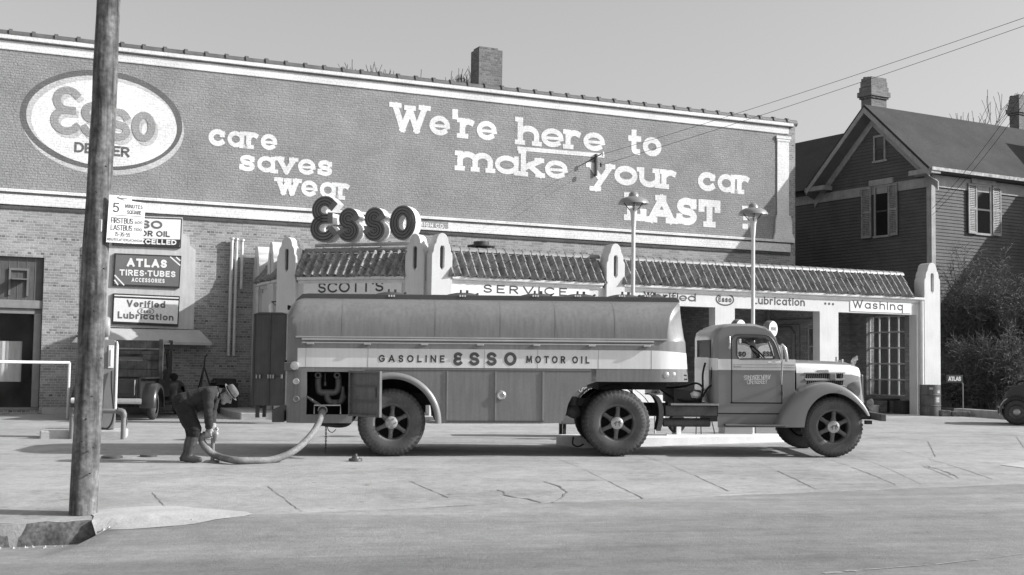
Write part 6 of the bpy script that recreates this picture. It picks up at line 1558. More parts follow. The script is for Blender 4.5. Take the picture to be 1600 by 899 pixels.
# collar, belt, hat, eyes, fingers
m = MB(); m.lathe([(.082, -.025), (.088, 0), (.08, .03)], tuple(mp_(341.5, 613.5)), n=20, axis='z', M=Matrix.Rotation(radians(75), 3, 'Y')); m.build('collar', mat('dark_collar', .02, .9), man, smooth=50)
hat = mat('grey_felt_hat', .12, .9, var=.2, scale=14, bump=.4)
m = MB(); hb = hp_(.052, -.005); HT = HM
def hatp(r, hgt, a, asp=1.15): return hb + HT @ Vector((r*asp*cos(a), r*cos(0)*sin(a)*1.0, hgt))
prof = [(.085, -.005), (.128, .008), (.13, .012), (.1, .012), (.094, .03), (.09, .075), (.078, .105), (.045, .112), (.0, .098)]
m.grid(lambda i, j: hatp(prof[j][0], prof[j][1]-(.018*cos(2*pi*i/28)**2*-1 if j in (1, 2) else 0)*(.6), 2*pi*i/28), 28, len(prof), closeu=True); hm = m.build('hat', hat, man, smooth=60)
m = MB(); m.grid(lambda i, j: hatp([.1, .0965][j], [.014, .036][j], 2*pi*i/28), 28, 2, closeu=True); m.build('hat_band', MT['black'], hm, smooth=60)
for s in (-1, 1): m = MB(); q = hp_(.012, .088, s*.032); m.lathe([(.009*sin(pi*k/6), -.009*cos(pi*k/6)) for k in range(7)], tuple(q), 'z', 10); m.build('eye', MT['black'], man, smooth=60)
m = MB(); m.grid(lambda i, j: hc + HM @ Vector((-.02+.1*sin(pi*(.35+.3*j/4))*cos(pi*.6+pi*.8*i/9), .081*sin(pi*(.3+.35*j/4))*sin(pi*.6+pi*.8*i/9), -.03+.06*cos(pi*j/4))), 10, 5); m.build('hair', MT['black'], man, smooth=60)
gl = mat('pale_work_glove', .42, .8, var=.15, scale=20)
NZ = [mp_(315.5, 680.5, -.0), mp_(327, 679.5), mp_(336.5, 676.8)]   # the nozzle he grips
for hx, hy, dy in ((327, 677.5, -.05), (334.5, 674.5, .06)):
    c = mp_(hx, hy-1.2, dy*.4); m = MB()
    m.tube(smooth_pts([mp_(hx-.3, hy-8, dy*1.1), mp_(hx-.2, hy-4.5, dy*.9), c+Vector((0, 0, .035))], 4), [.034, .036, .038, .04, .042, .044, .045, .046, .04], 12)
    for k in range(4):
        xo_ = -.034+.023*k; L_ = [.05, .058, .054, .044][k]
        pts = [c+Vector((xo_, sgn_*a_, b_)) for sgn_ in (1 if dy > 0 else -1,) for a_, b_ in ((.01, .05), (.05, .035), (.062, .0), (.05, -.035*L_/.05), (.02, -.05*L_/.05))]
        m.tube(smooth_pts(pts, 3), [.0125]*7+[.0115]*6, 7)
    m.tube(smooth_pts([c+Vector((.03, 0, .045)), c+Vector((.05, -.01 if dy < 0 else .01, .02)), c+Vector((.045, .03 if dy < 0 else -.03, -.02))], 4), [.016]*5+[.013]*4, 7)
    m.build('hand', gl, man, smooth=60)
# hose
hs = empty('fuel_hose', (gm.x+.6, gm.y, G(gm.x+.6, gm.y)), 'thick rubber fuel hose curving from the trailer to the filler in the ground', 'hose')
ho = Vector((gm.x+.6, gm.y, G(gm.x+.6, gm.y)))
st_ = TF.m @ Vector((T(504, 641.5, -.07)[0], -.07, T(504, 641.5, -.07)[1])); yh = gm.y
P = [st_, at(502.5, 649, 20.0), at(492, 672, 19.8), at(474, 693, 19.55), at(452, 709, 19.35), at(425, 719, 19.2), at(395, 722.5, 19.05), at(365, 719, 18.98), at(340, 713, yh-.02), at(325, 703, yh-.02), at(316.5, 692, yh), at(314.5, 684, yh), at(317.5, 680.5, yh)]
P = [Vector((p.x, p.y, max(p.z, G(p.x, p.y)+.05))) - ho for p in P]
hr = mat('hose_rubber', .19, .7, var=.3, scale=5, fine=.2, fscale=30, bump=.5)
m = MB(); m.tube(smooth_pts(P, 7), .052, 14); m.build('hose_length', hr, hs, smooth=60)
m = MB(); q0 = P[0]; m.tube([P[0], P[0].lerp(P[1], .55)], .066, 14); m.build('hose_cuff', mat('hose_cuff', .06, .6), hs, smooth=40)
nzz = [p + mo - ho for p in NZ]; ft = ghit(332.5, 716.5)
m = MB(); m.tube([P[-1], nzz[1]], [.06, .05], 12); m.tube(smooth_pts([nzz[1], nzz[2], nzz[2]+Vector((.012, 0, -.05)), nzz[2]+Vector((.005, 0, -.12))], 4), .045, 12)
e1 = at(333, 684, yh)-ho; e2 = Vector((e1.x+ho.x+.0, yh, G(ft.x, yh)))-ho; m.tube([e1, e2], .03, 10); m.build('filler_elbow', mat('filler_pipe', .26, .4, metal=.4), hs, smooth=50)
m = MB(); m.lathe([(0, .03), (.1, .03), (.13, .01), (.14, 0)], tuple(e2), 'z', 20); m.build('filler_ring', MT['steel'], hs, smooth=40)
# loose filler caps
def cap(px, py, lab, r=.09, knob=True):
    p = ghit(px, py); e = empty('filler_cap', (p.x, p.y, G(p.x, p.y)+.002), lab, 'filler cap'); m = MB()
    m.lathe([(0, .035), (r*.8, .035), (r, .025), (r, .0)] if not knob else [(0, .11), (.025, .105), (.03, .07), (r*.55, .065), (r*.62, .04), (r*1.0, .035), (r*1.05, .0)], axis='z', n=20); m.build('cap', mat('cap_brass', .1, .45, metal=.4), e, smooth=35)
    return e
cap(555.5, 720.5, 'small round stepped filler cap lying on the concrete beside the trailer wheel', .1); cap(175, 715.5, 'flat filler cover in the concrete near the utility pole', .16, False); cap(232, 713.5, 'flat filler cover in the concrete behind the bending person', .13, False)
# ------------------------------------------------------------------ pump island behind the lorry
i0, i1 = ghit(1008, 697.5), ghit(1232, 690.5)
ia = atan2(i1.y-i0.y, i1.x-i0.x); IF = zframe(i0.x, i0.y, (G(i0.x, i0.y)+G(i1.x, i1.y))/2, math.degrees(ia)); L = (i1-i0).length
ilnd = empty('pump_island', IF, 'long white-painted pump island behind the tank lorry', 'kerb island')
m = MB(); m.box(-1.3, L+.4, 0, .95, -.15, .16); m.build('slab', mat('island_white', .66, .7, var=.12, scale=3, fine=.06, bump=.3), ilnd, bevel=.03)
for k, (px, py0, py1) in enumerate(((988.6, 299, 680), (1176.5, 317, 680))):
    q = IF.hit(px, 500, .45); e = empty('street_lamp', IF.m @ Matrix.Translation((q[0], .45, .16)), ['white post lamp with dish shade rising behind the middle of the tank', 'white post lamp with dish shade rising behind the truck cab'][k], 'lamp post', 'dish lamps on white posts')
    zt_ = IF.hit(px, py0, .45)[1]-.16
    m = MB(); m.tube([(0, 0, 0), (0, 0, zt_-.5), (0, 0, zt_-.3)], .036, 12); m.build('post', MT['trim'], e, smooth=40)
    m = MB(); m.tube([(0, 0, zt_-.66), (0, 0, zt_-.42), (0, 0, zt_-.32)], [.04, .056, .075], 12); m.build('collar', MT['trim'], e, smooth=40)
    m = MB(); m.lathe([(.0, .0), (.05, -.012), (.085, -.045), (.095, -.085), (.1, -.1), (.16, -.115), (.24, -.15), (.28, -.2), (.29, -.235), (.28, -.232), (.2, -.17), (.1, -.13), (.0, -.12)], (0, 0, zt_), 'z', 32); m.build('lamp_shade', mat('grey_enamel', .24, .3, var=.06, coat=.3), e, smooth=50)
    m = MB()
    for j in range(3): a = j*2*pi/3; m.tube([(.06*cos(a), .06*sin(a), zt_-.36), (.12*cos(a), .12*sin(a), zt_-.3), (.2*cos(a), .2*sin(a), zt_-.2)], .008, 5)
    m.build('shade_strut', MT['black'], e)
    m = MB(); m.lathe([(.05*sin(pi*j/8), -.05*cos(pi*j/8)) for j in range(9)], (0, 0, zt_-.24), 'z', 12); m.build('bulb', mat('lamp_glass', .5, .2), e, smooth=60)
labs = ['petrol pump behind the cab door window, its globe topping the middle of the cab roof', 'petrol pump behind the windscreen pillar, with a lettered round globe above the cab']
for k, (pc, gx, gy) in enumerate(((1149, 1153.5, 512.5), (1197, 1203.5, 514.5))):
    q = IF.hit(pc, 600, .5); e = empty('petrol_pump', IF.m @ Matrix.Translation((q[0], .5, .16)) @ Matrix.Rotation(-ia+radians(8), 4, 'Z'), labs[k], 'petrol pump', 'petrol pumps with round globes')
    F2 = Frame((e.matrix_basis.translation)[:], *[tuple(e.matrix_basis.to_3x3().col[j]) for j in range(3)])
    w = .27; zt_ = F2.hit(pc, 536, -.2)[1]
    pr = [(-w, 0), (w, 0), (w, zt_-.12)] + [(w*cos(radians(t)), zt_-.12+.12*sin(radians(t))) for t in range(20, 180, 20)] + [(-w, zt_-.12)]
    m = MB(); m.plate(pr, (), -.2, .2); m.build('body', mat('pump_body_paint', .3, .4, var=.08), e, bevel=.02)
    m = MB(); m.plate([(-.24, zt_-.3), (.24, zt_-.3), (.24, zt_-.13)] + [(.24*cos(radians(t)), zt_-.13+.1*sin(radians(t))) for t in range(20, 180, 20)] + [(-.24, zt_-.13)], (), -.208, -.2); 
    m.plate([(-.2, zt_-.62), (.2, zt_-.62), (.2, zt_-.34), (-.2, zt_-.34)], (), -.208, -.2); fp = m.build('face_plate', MT['white'], e)
    m = MB(); text(m, '\u0190SSO', (-.14, zt_-.26), (.14, zt_-.26), .1, .024, -.213); m.build('lettering', MT['letter_dark'], fp, fix=False)
    gq = F2.hit(gx, gy, 0); GM = Matrix.Translation((gq[0], 0, gq[1])) @ Matrix.Rotation(radians(38 if k else 34), 4, 'Z')
    m = MB(); m.lathe([(.0, .07), (.1, .075), (.15, .07), (.165, .05), (.165, -.05), (.15, -.07), (.1, -.075), (0, -.07)], (0, 0, 0), 'y', 32)
    m.mi = [1 if 2 <= (j % 7) <= 4 else 0 for j in range(len(m.f))]
    gb = m.build('globe', [mat('globe_glass', .72, .2), mat('globe_band', .16, .35)], e, smooth=40, local=GM)
    m = MB(); text(m, '\u0190SSO', (-.095, -.03), (.095, -.03), .07, .013, -.079); m.build('lettering', MT['letter_dark'], gb, fix=False)
    m = MB(); m.tube([(gq[0], 0, zt_-.02), (gq[0], 0, gq[1]-.15)], .06, 12); m.build('globe_neck', MT['galv'], e)
# drinks cooler and small boards seen under the trailer
cq = at(912, 612, 25.5); CF2 = zframe(cq.x, cq.y, G(cq.x, cq.y), 8)
ck = empty('drinks_cooler', CF2, 'low metal drinks cooler with white script lettering, glimpsed under the trailer', 'drinks cooler')
x0, x1 = CF2.hit(878, 610)[0], CF2.hit(942, 610)[0]; zt_ = CF2.hit(910, 594)[1]
m = MB(); m.box(x0, x1, 0, .55, .25, zt_); m.box(x0-.02, x1+.02, -.02, .57, zt_, zt_+.05); m.build('body', mat('cooler_red', .2, .4, var=.1), ck, bevel=.015)
m = MB()
for xx in (x0+.04, x1-.1):
    for yy in (.04, .45): m.box(xx, xx+.06, yy, yy+.06, 0, .25)
m.build('leg', MT['dark'], ck)
m = MB(); a = CF2.hit(904, 613.5); b = CF2.hit(931, 613.5); text(m, 'CocaCola', a, b, CF2.hit(904, 602)[1]-a[1], .017, -.004, gap=.04); 
m.tube([], .1) if False else None
p = CF2.hit(905, 611); q = CF2.hit(916, 614.8); r_ = CF2.hit(930, 612.5); ribbon(m, smooth_pts([p, q, r_], 6), .014, -.006)
a = CF2.hit(911, 600.5); b = CF2.hit(921, 600.5); text(m, 'DRINK', a, b, .035, .006, -.004)
m.build('lettering', MT['white'], ck, fix=False)
bq = IF.hit(1024, 612, .25); e = empty('price_board', IF.m @ Matrix.Translation((bq[0], .25, .16)) @ Matrix.Rotation(-ia, 4, 'Z'), 'white board with a half-round emblem standing on the island behind the driving wheel', 'sign board')
F2 = Frame((e.matrix_basis.translation)[:], *[tuple(e.matrix_basis.to_3x3().col[j]) for j in range(3)])
a, b = F2.hit(1008, 617), F2.hit(1040, 602); m = MB(); m.box(a[0], b[0], 0, .03, a[1], b[1]); bd = m.build('board', MT['white'], e)
c = F2.hit(1024.5, 614.5); m = MB(); m.plate(arc(c[0], c[1], .085, .085, 0, 180, 16), (), -.006, -.001); m.build('emblem', mat('board_red', .25, .5), bd); m = MB(); m.plate(arc(c[0], c[1], .035, .035, 0, 180, 12), (), -.009, -.007); m.build('emblem', MT['letter_dark'], bd)
m = MB(); m.tube([(0, .015, 0), (0, .015, a[1])], .02, 6); m.box(-.2, .2, -.1, .12, 0, .03); m.build('stand', MT['galv'], e)
bq = IF.hit(1098, 668, .5); e = empty('bottle_stand', IF.m @ Matrix.Translation((bq[0], .5, .16)), 'thin-legged iron stand on the island behind the truck chassis', 'stand'); m = MB()
for dx in (-.17, -.08, .16): 
    m2 = MB(); m2.tube([(dx*.8, 0, .5), (dx*1.3, -.1, 0)], .012, 5); m2.build('leg', MT['black'], e)
m.box(-.25, .25, -.12, .12, .5, .56); m.build('tray', MT['dark'], e)
bq = IF.hit(1057, 668, .55); e = empty('air_hose_reel', IF.m @ Matrix.Translation((bq[0], .55, .16)), 'round hose reel on the island, low behind the truck chassis', 'hose reel'); m = MB(); m.lathe([(.1, -.05), (.17, -.05), (.19, 0), (.17, .05), (.1, .05)], (0, 0, .2), 'y', 20); m.build('coil', BLK, e, smooth=50); m = MB(); m.box(-.05, .05, -.08, .08, 0, .2); m.build('foot', MT['galv'], e)

# ------------------------------------------------------------------ right-hand side of the station
p = at(1459, 645.5, 36.6); br = empty('oil_drum', (p.x, p.y+.3, G(p.x, p.y+.3)), 'dented steel oil drum standing at the foot of the end pylon', 'barrel')
R_ = .29; Hh = .875
m = MB(); m.lathe([(0, .015), (R_-.01, .0), (R_, .01), (R_, .27), (R_+.013, .285), (R_, .30), (R_, .57), (R_+.013, .585), (R_, .60), (R_, Hh-.01), (R_-.012, Hh), (R_-.02, Hh-.02), (0, Hh-.02)], axis='z', n=40); m.build('body', mat('drum_paint', .085, .5, var=.35, scale=5, fine=.15, streak=.3), br, smooth=35)
m = MB()
def onDrum(a0, a1, z0, z1): 
    n = 6; return m.grid(lambda i, j: Vector((( R_+.003)*cos(radians(a0+(a1-a0)*i/n)), (R_+.003)*sin(radians(a0+(a1-a0)*i/n)), [z0, z1][j])), n+1, 2)
tlm = mat('torn_label', .4, .8, var=.4, scale=30)
for q in ((-78, -52, .38, .52), (-66, -46, .64, .72), (-112, -92, .74, .80)): m = MB(); onDrum(*q); m.build('paper_label', tlm, br)
p = at(1506, 643, 36.9); ASF = zframe(p.x, p.y, G(p.x, p.y), 6); e = empty('atlas_sign', ASF, 'small dark sign on a thin post lettered in white, beside the oil drum', 'sign'); e.name = 'post_sign'
a, b = ASF.hit(1479, 598), ASF.hit(1504, 586.5); m = MB(); m.box(a[0], b[0], 0, .02, a[1], b[1]); bd = m.build('board', mat('sign_black_paint', .05, .5), e, bevel=.006)
m = MB(); a2, b2 = ASF.hit(1481.5, 595.5), ASF.hit(1501.5, 595.5); text(m, 'ATLAS', a2, b2, ASF.hit(1481, 588.5)[1]-a2[1], .03, -.004); m.build('lettering', MT['white'], bd, fix=False)
m = MB(); t = ASF.hit(1505, 598); m.tube([(b[0]-.02, .02, a[1]+.02), (t[0], .02, a[1]-.03), (t[0], .02, 0)], .018, 6); m.lathe([(0, .12), (.05, .1), (.09, .0)], (t[0], .02, 0), 'z', 12); m.build('post', MT['steel'], e)
# kerb along the planting, with a rough block
m = MB(); q0, q1, q2 = ghit(1490, 649), ghit(1572, 655), ghit(1700, 665)
for a, b in ((q0, q1), (q1, q2)):
    for s in (0,): 
        d = (b-a).normalized(); n = Vector((-d.y, d.x, 0)); zz = .2
        m.add([(a.x, a.y, G(a.x, a.y)-.1), (b.x, b.y, G(b.x, b.y)-.1), (b.x, b.y, G(b.x, b.y)+zz), (a.x, a.y, G(a.x, a.y)+zz), (a.x+n.x*.25, a.y+n.y*.25, G(a.x, a.y)+zz), (b.x+n.x*.25, b.y+n.y*.25, G(b.x, b.y)+zz), (a.x+n.x*.25, a.y+n.y*.25, 0), (b.x+n.x*.25, b.y+n.y*.25, 0)], [(0,1,2,3),(3,2,5,4),(4,5,7,6),(0,3,4,6),(1,7,5,2)])
mark(m.build('kerb', mat('pale_kerb', .36, .85, var=.2, scale=4), bevel=.02), kind='structure')
p = at(1505, 651, 36.3); e = empty('concrete_block', (p.x, p.y+.1, G(p.x, p.y)), 'rough dark concrete block at the foot of the small post sign', 'block'); m = MB(); m.box(-.32, .2, -.12, .12, -.02, .15); m.box(-.62, -.33, -.1, .14, -.02, .17); m.build('block', mat('rough_block', .1, .9, var=.5, scale=9, bump=1, bscale=20), e, bevel=.03)
# bench and boxes in the washing bay
q = SF.inv @ ghit(1388, 645); e = empty('work_bench', SF.m @ Matrix.Translation((xF-1.2, 1.2, -.01)), 'low dark wooden bench inside the washing bay below the window', 'bench')
m = MB(); m.box(-.9, .6, -.25, .25, .42, .48); m.build('bench_top', MT['dark'], e)
for xx in (-.85, .5): 
    for yy in (-.2, .15): m = MB(); m.box(xx, xx+.06, yy, yy+.05, 0, .42); m.build('leg', MT['dark'], e)
e = empty('wooden_box', SF.m @ Matrix.Translation((xF-.75, .6, -.01)), 'dark wooden box on the floor just inside the washing bay', 'box'); m = MB(); m.box(-.24, .24, -.2, .2, 0, .4); m.box(-.26, .26, -.22, .22, .4, .43); m.build('crate', MT['dark'], e, bevel=.008)
m = MB(); m.box(-.2, .2, -.207, -.2, .1, .13); m.box(-.2, .2, -.207, -.2, .25, .28); m.build('batten', mat('box_batten', .07, .7), e)
e = empty('pail', SF.m @ Matrix.Translation((xF-1.55, 1.0, -.01)), 'pale metal pail under the bench in the washing bay', 'pail'); m = MB(); m.lathe([(0, .01), (.13, .0), (.17, .3), (.165, .3), (.12, .02)], axis='z', n=20); m.build('body', MT['galv'], e, smooth=40); m = MB(); m.tube(smooth_pts([(-.165, 0, .29), (-.1, .02, .38), (.1, .02, .38), (.165, 0, .29)], 4), .006, 5); m.build('handle', MT['steel'], e)

# ------------------------------------------------------------------ parked car at the right edge, facing left
cw = at(1588.7, 641, 31.5); CRF = zframe(cw.x, cw.y, 0, 180+2); 
gzc = G(cw.x, cw.y); car = empty('parked_car', Matrix.Translation((cw.x, cw.y, gzc)) @ Matrix.Rotation(radians(-19), 4, 'Z'), 'dark rounded car parked by the kerb, one wheel showing at the picture edge', 'car')
KP = mat('car_black_paint', .022, .25, var=.2, scale=3, coat=.5)
# x to the right = backwards, y into the picture, wheel centre at x 0
RW = .31
for (xx, yy, nr) in ((0, .0, 1), (2.75, .0, 1), (0, 1.4, 0), (2.75, 1.4, 0)):
    S = 1 if nr else -1; m = MB(); P = [(.17, .0), (.2, -.01), (.25, -.03), (.29, -.01), (RW-.005, .03), (RW, .06), (RW, .11), (.29, .16), (.17, .15)]; m.lathe([(r, S*h) for r, h in P], (xx, yy, RW), 'y', 40); w_ = m.build('wheel', TYRE, car, smooth=50)
    m = MB(); m.lathe([(0, S*-.035), (.06, S*-.03), (.09, S*-.01), (.095, S*.01)], (xx, yy, RW), 'y', 24); m.build('hub_cap', mat('car_hubcap', .35, .3, metal=.7), w_, smooth=50)
    m = MB(); m.lathe([(.095, S*.01), (.15, S*.0), (.18, S*-.015), (.185, S*.0)], (xx, yy, RW), 'y', 24); m.build('rim', KP, w_, smooth=50)
for nr in (1, 0):
    f_ = lambda y: y if nr else 1.4-y
    for cx_, r0, r1, a0, a1 in ((0, .345, .40, -8, 192), (2.75, .36, .46, -10, 190)):
        m = MB(); n = 22
        def fn(i, j):
            a = radians(a0+(a1-a0)*i/(n-1)); rr = [r0, r0+(r1-r0)*.6, r1, r1*1.02, r1][j]; yy = [-.03, -.05, .03, .2, .45][j]; st = 1.0
            return Vector((cx_+rr*cos(a)*st, f_(yy), RW+rr*sin(a)*1.03))
        m.grid(fn, n, 5); m.build('wing', KP, car, smooth=60)
    m = MB(); m.box(.55, 2.3, min(f_(-.02), f_(.35)), max(f_(-.02), f_(.35)), .27, .31); m.build('running_board', KP, car)
sp_ = [(-.26, .36), (-.3, .55), (-.22, .78), (-.05, .93), (.2, 1.0), (.55, 1.04), (.8, 1.1), (1.1, 1.48), (1.35, 1.56), (2.0, 1.54), (2.45, 1.08), (3.5, 1.0), (3.6, .4)]
m = MB(); m.plate(sp_, [[(1.0, 1.12), (1.55, 1.12), (1.55, 1.46), (1.25, 1.46)], [(1.65, 1.12), (2.25, 1.12), (1.95, 1.45), (1.65, 1.45)]], .1, 1.3); m.build('body', KP, car, bevel=.08)
m = MB(); m.box(.95, 2.3, .13, .135, 1.1, 1.48); m.build('side_window', MT['glass_dark'], car); m = MB(); m.box(.95, 2.3, 1.265, 1.27, 1.1, 1.48); m.build('side_window', MT['glass_dark'], car)
m = MB(); m.tube(smooth_pts([(-.3, .02, .42), (-.36, .15, .42), (-.38, .7, .42), (-.36, 1.25, .42), (-.3, 1.38, .42)], 5), .035, 8); m.build('bumper', MT['steel'], car, smooth=60)
m = MB(); m.tube(smooth_pts([(.0, .2, .98), (.08, .2, 1.06), (.3, .2, 1.08), (.5, .2, 1.05)], 5), .03, 8); m.build('folded_hood', BLK, car, smooth=60)
m = MB(); m.box(-.2, 3.3, .2, 1.2, .25, .42); m.build('chassis', BLK, car)

# ------------------------------------------------------------------ clapboard house
HY = 42.0; hc_ = at(1455, 300, HY); 
ZH = 1.0
HL_ = zframe(hc_.x, hc_.y, 0, -59.8); HR_ = zframe(hc_.x, hc_.y, 0, 30.2)
hs_root = empty('clapboard_house', zframe(hc_.x, hc_.y, ZH, -59.8), 'dark two-storey clapboard house with pale trim, shutters and two brick chimneys', 'house')
hin = hs_root.matrix_basis.inverted(); HLm = hin @ HL_.m; HRm = hin @ HR_.m
SID = mat('dark_clapboard_paint', .088, .8, var=.18, scale=1.5, fine=.1, fscale=20, streak=.08)
TRM = mat('house_trim_paint', .30, .7, var=.15, scale=4, streak=.15)
ROOF = mat('composition_roof', .037, .9, var=.25, scale=1.2, fine=.15, fscale=15, bump=.4, bscale=25, streak=.25)
zE = HL_.hit(1452, 262)[1]; LLn, LRn = 11.5, 11.0
def siding(F, x0, x1, z0, z1, exp=.112, name='wall', clip=None):
    m = MB(); n = int((z1-z0)/exp)
    for k in range(n+1):
        a = z0+k*exp; b = min(a+exp, z1); xa, xb, xc, xd = x0, x1, x1, x0
        if clip: xa, xb = clip(a); xd, xc = clip(b)
        if xb-xa < .02: continue
        m.add([(xa, -.026, a), (xb, -.026, a), (xc, -.004, b), (xd, -.004, b), (xa, 0, a), (xb, 0, a)], [(0,1,2,3),(0,4,5,1)])
    return m.build(name, SID, hs_root, local=hin @ F.m)
siding(HL_, -LLn, 0, ZH-.4, zE-.1); siding(HR_, 0, LRn, ZH-.4, zE-.1)
kp = -HL_.hit(1365, 200)[0]; zpk = HL_.hit(1365, 160, -.45)[1]
hwid = kp+.28
def gclip(z): t = (zpk-.15-z)/(zpk-.15-(zE-.1)); return (-kp-(kp)*t, -kp+(kp)*t)
siding(HL_, 0, 0, zE-.1, zpk-.2, clip=gclip)
m = MB(); m.box(-LLn, -.004, 0.001, LRn, ZH-.5, zE-.2); m.build('core', mat('house_shade', .03, .9), hs_root, local=HLm)
# roofs: gable facing us over the right wing, ridge running back; left wing with ridge along the front
m = MB(); ov = .45; e0 = -.32; th = .12
def rp_(k, y, z): return (-k, y, z)
zs = zE-.02; rise = zpk-zs
# gable roof, two slopes with thickness
yb = LRn+.4
for sgn in (1, -1):
    ke = kp - sgn*(kp+.33)     # eave line k
    A = [rp_(kp, -ov, zpk), rp_(kp, yb, zpk), rp_(ke, yb, zs-.05), rp_(ke, -ov, zs-.05)]
    m.add(A + [(x, y, z-th) for x, y, z in A], [(0,1,2,3),(4,7,6,5),(0,3,7,4),(1,5,6,2),(2,6,7,3)])
m.build('roof', ROOF, hs_root, local=HLm)
m = MB(); sb = 2.75; zr_l = min(HL_.hit(1243, 208, sb)[1], zpk-.03)
A = [(-LLn-.3, -.4, zs-.05), (-2*kp-.1, -.4, zs-.05), (-kp, sb, zr_l), (-LLn-.3, sb, zr_l), (-LLn-.3, 2*sb+.4, zs-.05), (-kp, 2*sb+.4, zs-.05)]
m.add(A+[(x, y, z-th) for x, y, z in A], [(0,1,2,3),(3,2,5,4),(6,9,8,7),(9,10,11,8),(0,6,7,1),(0,3,9,6)]); m.build('roof', ROOF, hs_root, local=HLm)
# barge boards: outer fascia, dark soffit, inner rake
for sgn in (1, -1):
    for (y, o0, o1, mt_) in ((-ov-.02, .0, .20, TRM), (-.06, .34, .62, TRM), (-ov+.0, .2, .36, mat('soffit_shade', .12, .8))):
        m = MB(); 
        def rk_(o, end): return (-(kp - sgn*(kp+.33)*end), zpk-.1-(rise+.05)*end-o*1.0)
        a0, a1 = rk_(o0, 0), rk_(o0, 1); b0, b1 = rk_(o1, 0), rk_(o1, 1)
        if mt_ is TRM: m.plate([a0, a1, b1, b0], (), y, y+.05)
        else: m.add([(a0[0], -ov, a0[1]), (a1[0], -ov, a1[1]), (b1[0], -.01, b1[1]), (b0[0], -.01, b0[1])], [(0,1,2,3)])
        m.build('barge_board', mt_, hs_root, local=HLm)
m = MB()
for ka, kb in ((2*kp-.55, 2*kp+.42), (-.42, .55)): m = MB(); m.box(-kb, -ka, -ov-.0, -.02, zs-.24, zs-.08); m.build('eave_return', TRM, hs_root, local=HLm)
# frieze, corner board, gutter
m = MB(); za, zb = HL_.hit(1440, 276)[1], HL_.hit(1440, 264)[1]
m.box(-LLn, .0, -.05, -.023, zs-.62, zs-.30); m.build('frieze', TRM, hs_root, local=HLm, bevel=.01)
m = MB(); m.box(0, LRn, -.05, -.023, zs-.62, zs-.22); m.build('frieze', TRM, hs_root, local=HRm, bevel=.01)
m = MB(); m.box(-.15, .03, -.056, -.0235, ZH-.4, zs-.28); m.build('corner_board', TRM, hs_root, local=HLm); m = MB(); m.box(-.056, .13, -.058, -.024, ZH-.4, zs-.24); m.build('corner_board', TRM, hs_root, local=HRm)
gut = mat('patchy_gutter', .27, .6, var=.6, scale=7)
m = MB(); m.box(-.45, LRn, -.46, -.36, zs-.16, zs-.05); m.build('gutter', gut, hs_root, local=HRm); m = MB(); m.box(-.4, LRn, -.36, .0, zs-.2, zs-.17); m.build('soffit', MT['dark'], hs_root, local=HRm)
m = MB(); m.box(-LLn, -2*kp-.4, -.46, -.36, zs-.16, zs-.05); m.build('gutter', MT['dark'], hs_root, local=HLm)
# windows with shutters
SHT = mat('shutter_paint', .28, .7, var=.25, scale=8, streak=.3)
def hwin(F, q, sh=None, head=None, sill=True):
    (a, b, c, d) = q; x0, z1 = F.hit(a, b); x1, z0 = F.hit(c, d); Lm = hin @ F.m
    m = MB(); w = .07
    for (xa, xb, za, zb) in ((x0-w, x0, z0, z1), (x1, x1+w, z0, z1), (x0-w, x1+w, z1, z1+w), (x0-w-.06, x1+w+.06, z0-.07, z0)): m.box(xa, xb, -.07, -.003, za, zb)
    if head: m.box(x0-.28, x1+.25, -.10, -.003, z1+w, z1+w+.2)
    wn_ = m.build('window', TRM, hs_root, local=Lm)
    m = MB(); m.box(x0, x1, -.045, -.03, z0, z1); m.build('pane', MT['glass_dark'], wn_); m = MB(); zm = (z0+z1)/2; m.box(x0, x1, -.062, -.046, zm-.03, zm+.03); m.box(x0, x0+.03, -.06, -.046, z0, z1); m.box(x1-.03, x1, -.06, -.046, z0, z1); m.build('sash', MT['dark'], wn_)
    if sh:
        for (sa, sb_) in sh:
            xa, xb = F.hit(sa, d)[0], F.hit(sb_, d)[0]; m = MB()
            m.box(xa, xa+.05, -.11, -.072, z0-.05, z1+.05); m.box(xb-.05, xb, -.11, -.072, z0-.05, z1+.05)
            for zz in (z0-.05, zm-.03, z1-.02): m.box(xa+.05, xb-.05, -.11, -.072, zz, zz+.07)
            n = int((z1-z0)/.06)
            for k in range(n): zz = z0+.02+(z1-z0-.05)*k/n; m.add([(xa+.05, -.105, zz), (xb-.05, -.105, zz), (xb-.05, -.078, zz+.05), (xa+.05, -.078, zz+.05)], [(0,1,2,3)])
            m.build('shutter', SHT, wn_)
hwin(HL_, (1370,294,1389.5,367), ((1349,1364),(1391,1405)), True); hwin(HL_, (1369,216,1383,249.5)); hwin(HR_, (1524,291,1545.5,366), ((1510,1523),(1548,1561)), True)
# chimneys
def hchim(px0, px1, py0, yb0, dep, name='chimney'):
    x0, z1 = HL_.hit(px0, py0, yb0); x1 = HL_.hit(px1, py0, yb0)[0]; m = MB(); z0 = zE+.5
    w = x1-x0
    for (g, za, zb) in ((0, z0, z1-.75), (.05, z1-.75, z1-.68), (.1, z1-.68, z1-.5), (.05, z1-.5, z1-.32), (.02, z1-.32, z1-.12), (-.0, z1-.12, z1)): m.box(x0-g, x1+g, yb0-g, yb0+dep+g, za, zb)
    rr = random.Random(int(px0))
    for k in range(6): xx = x0+(w-.12)*k/5; m.box(xx, xx+.12, yb0+.02, yb0+dep-.02, z1-.004, z1+rr.uniform(.0, .06))
    return m.build('chimney', MT['chimney'], hs_root, local=HLm)
hchim(1345.5, 1361.5, 124, .9, .75); hchim(1577, 1592, 152, 9.0, .8)

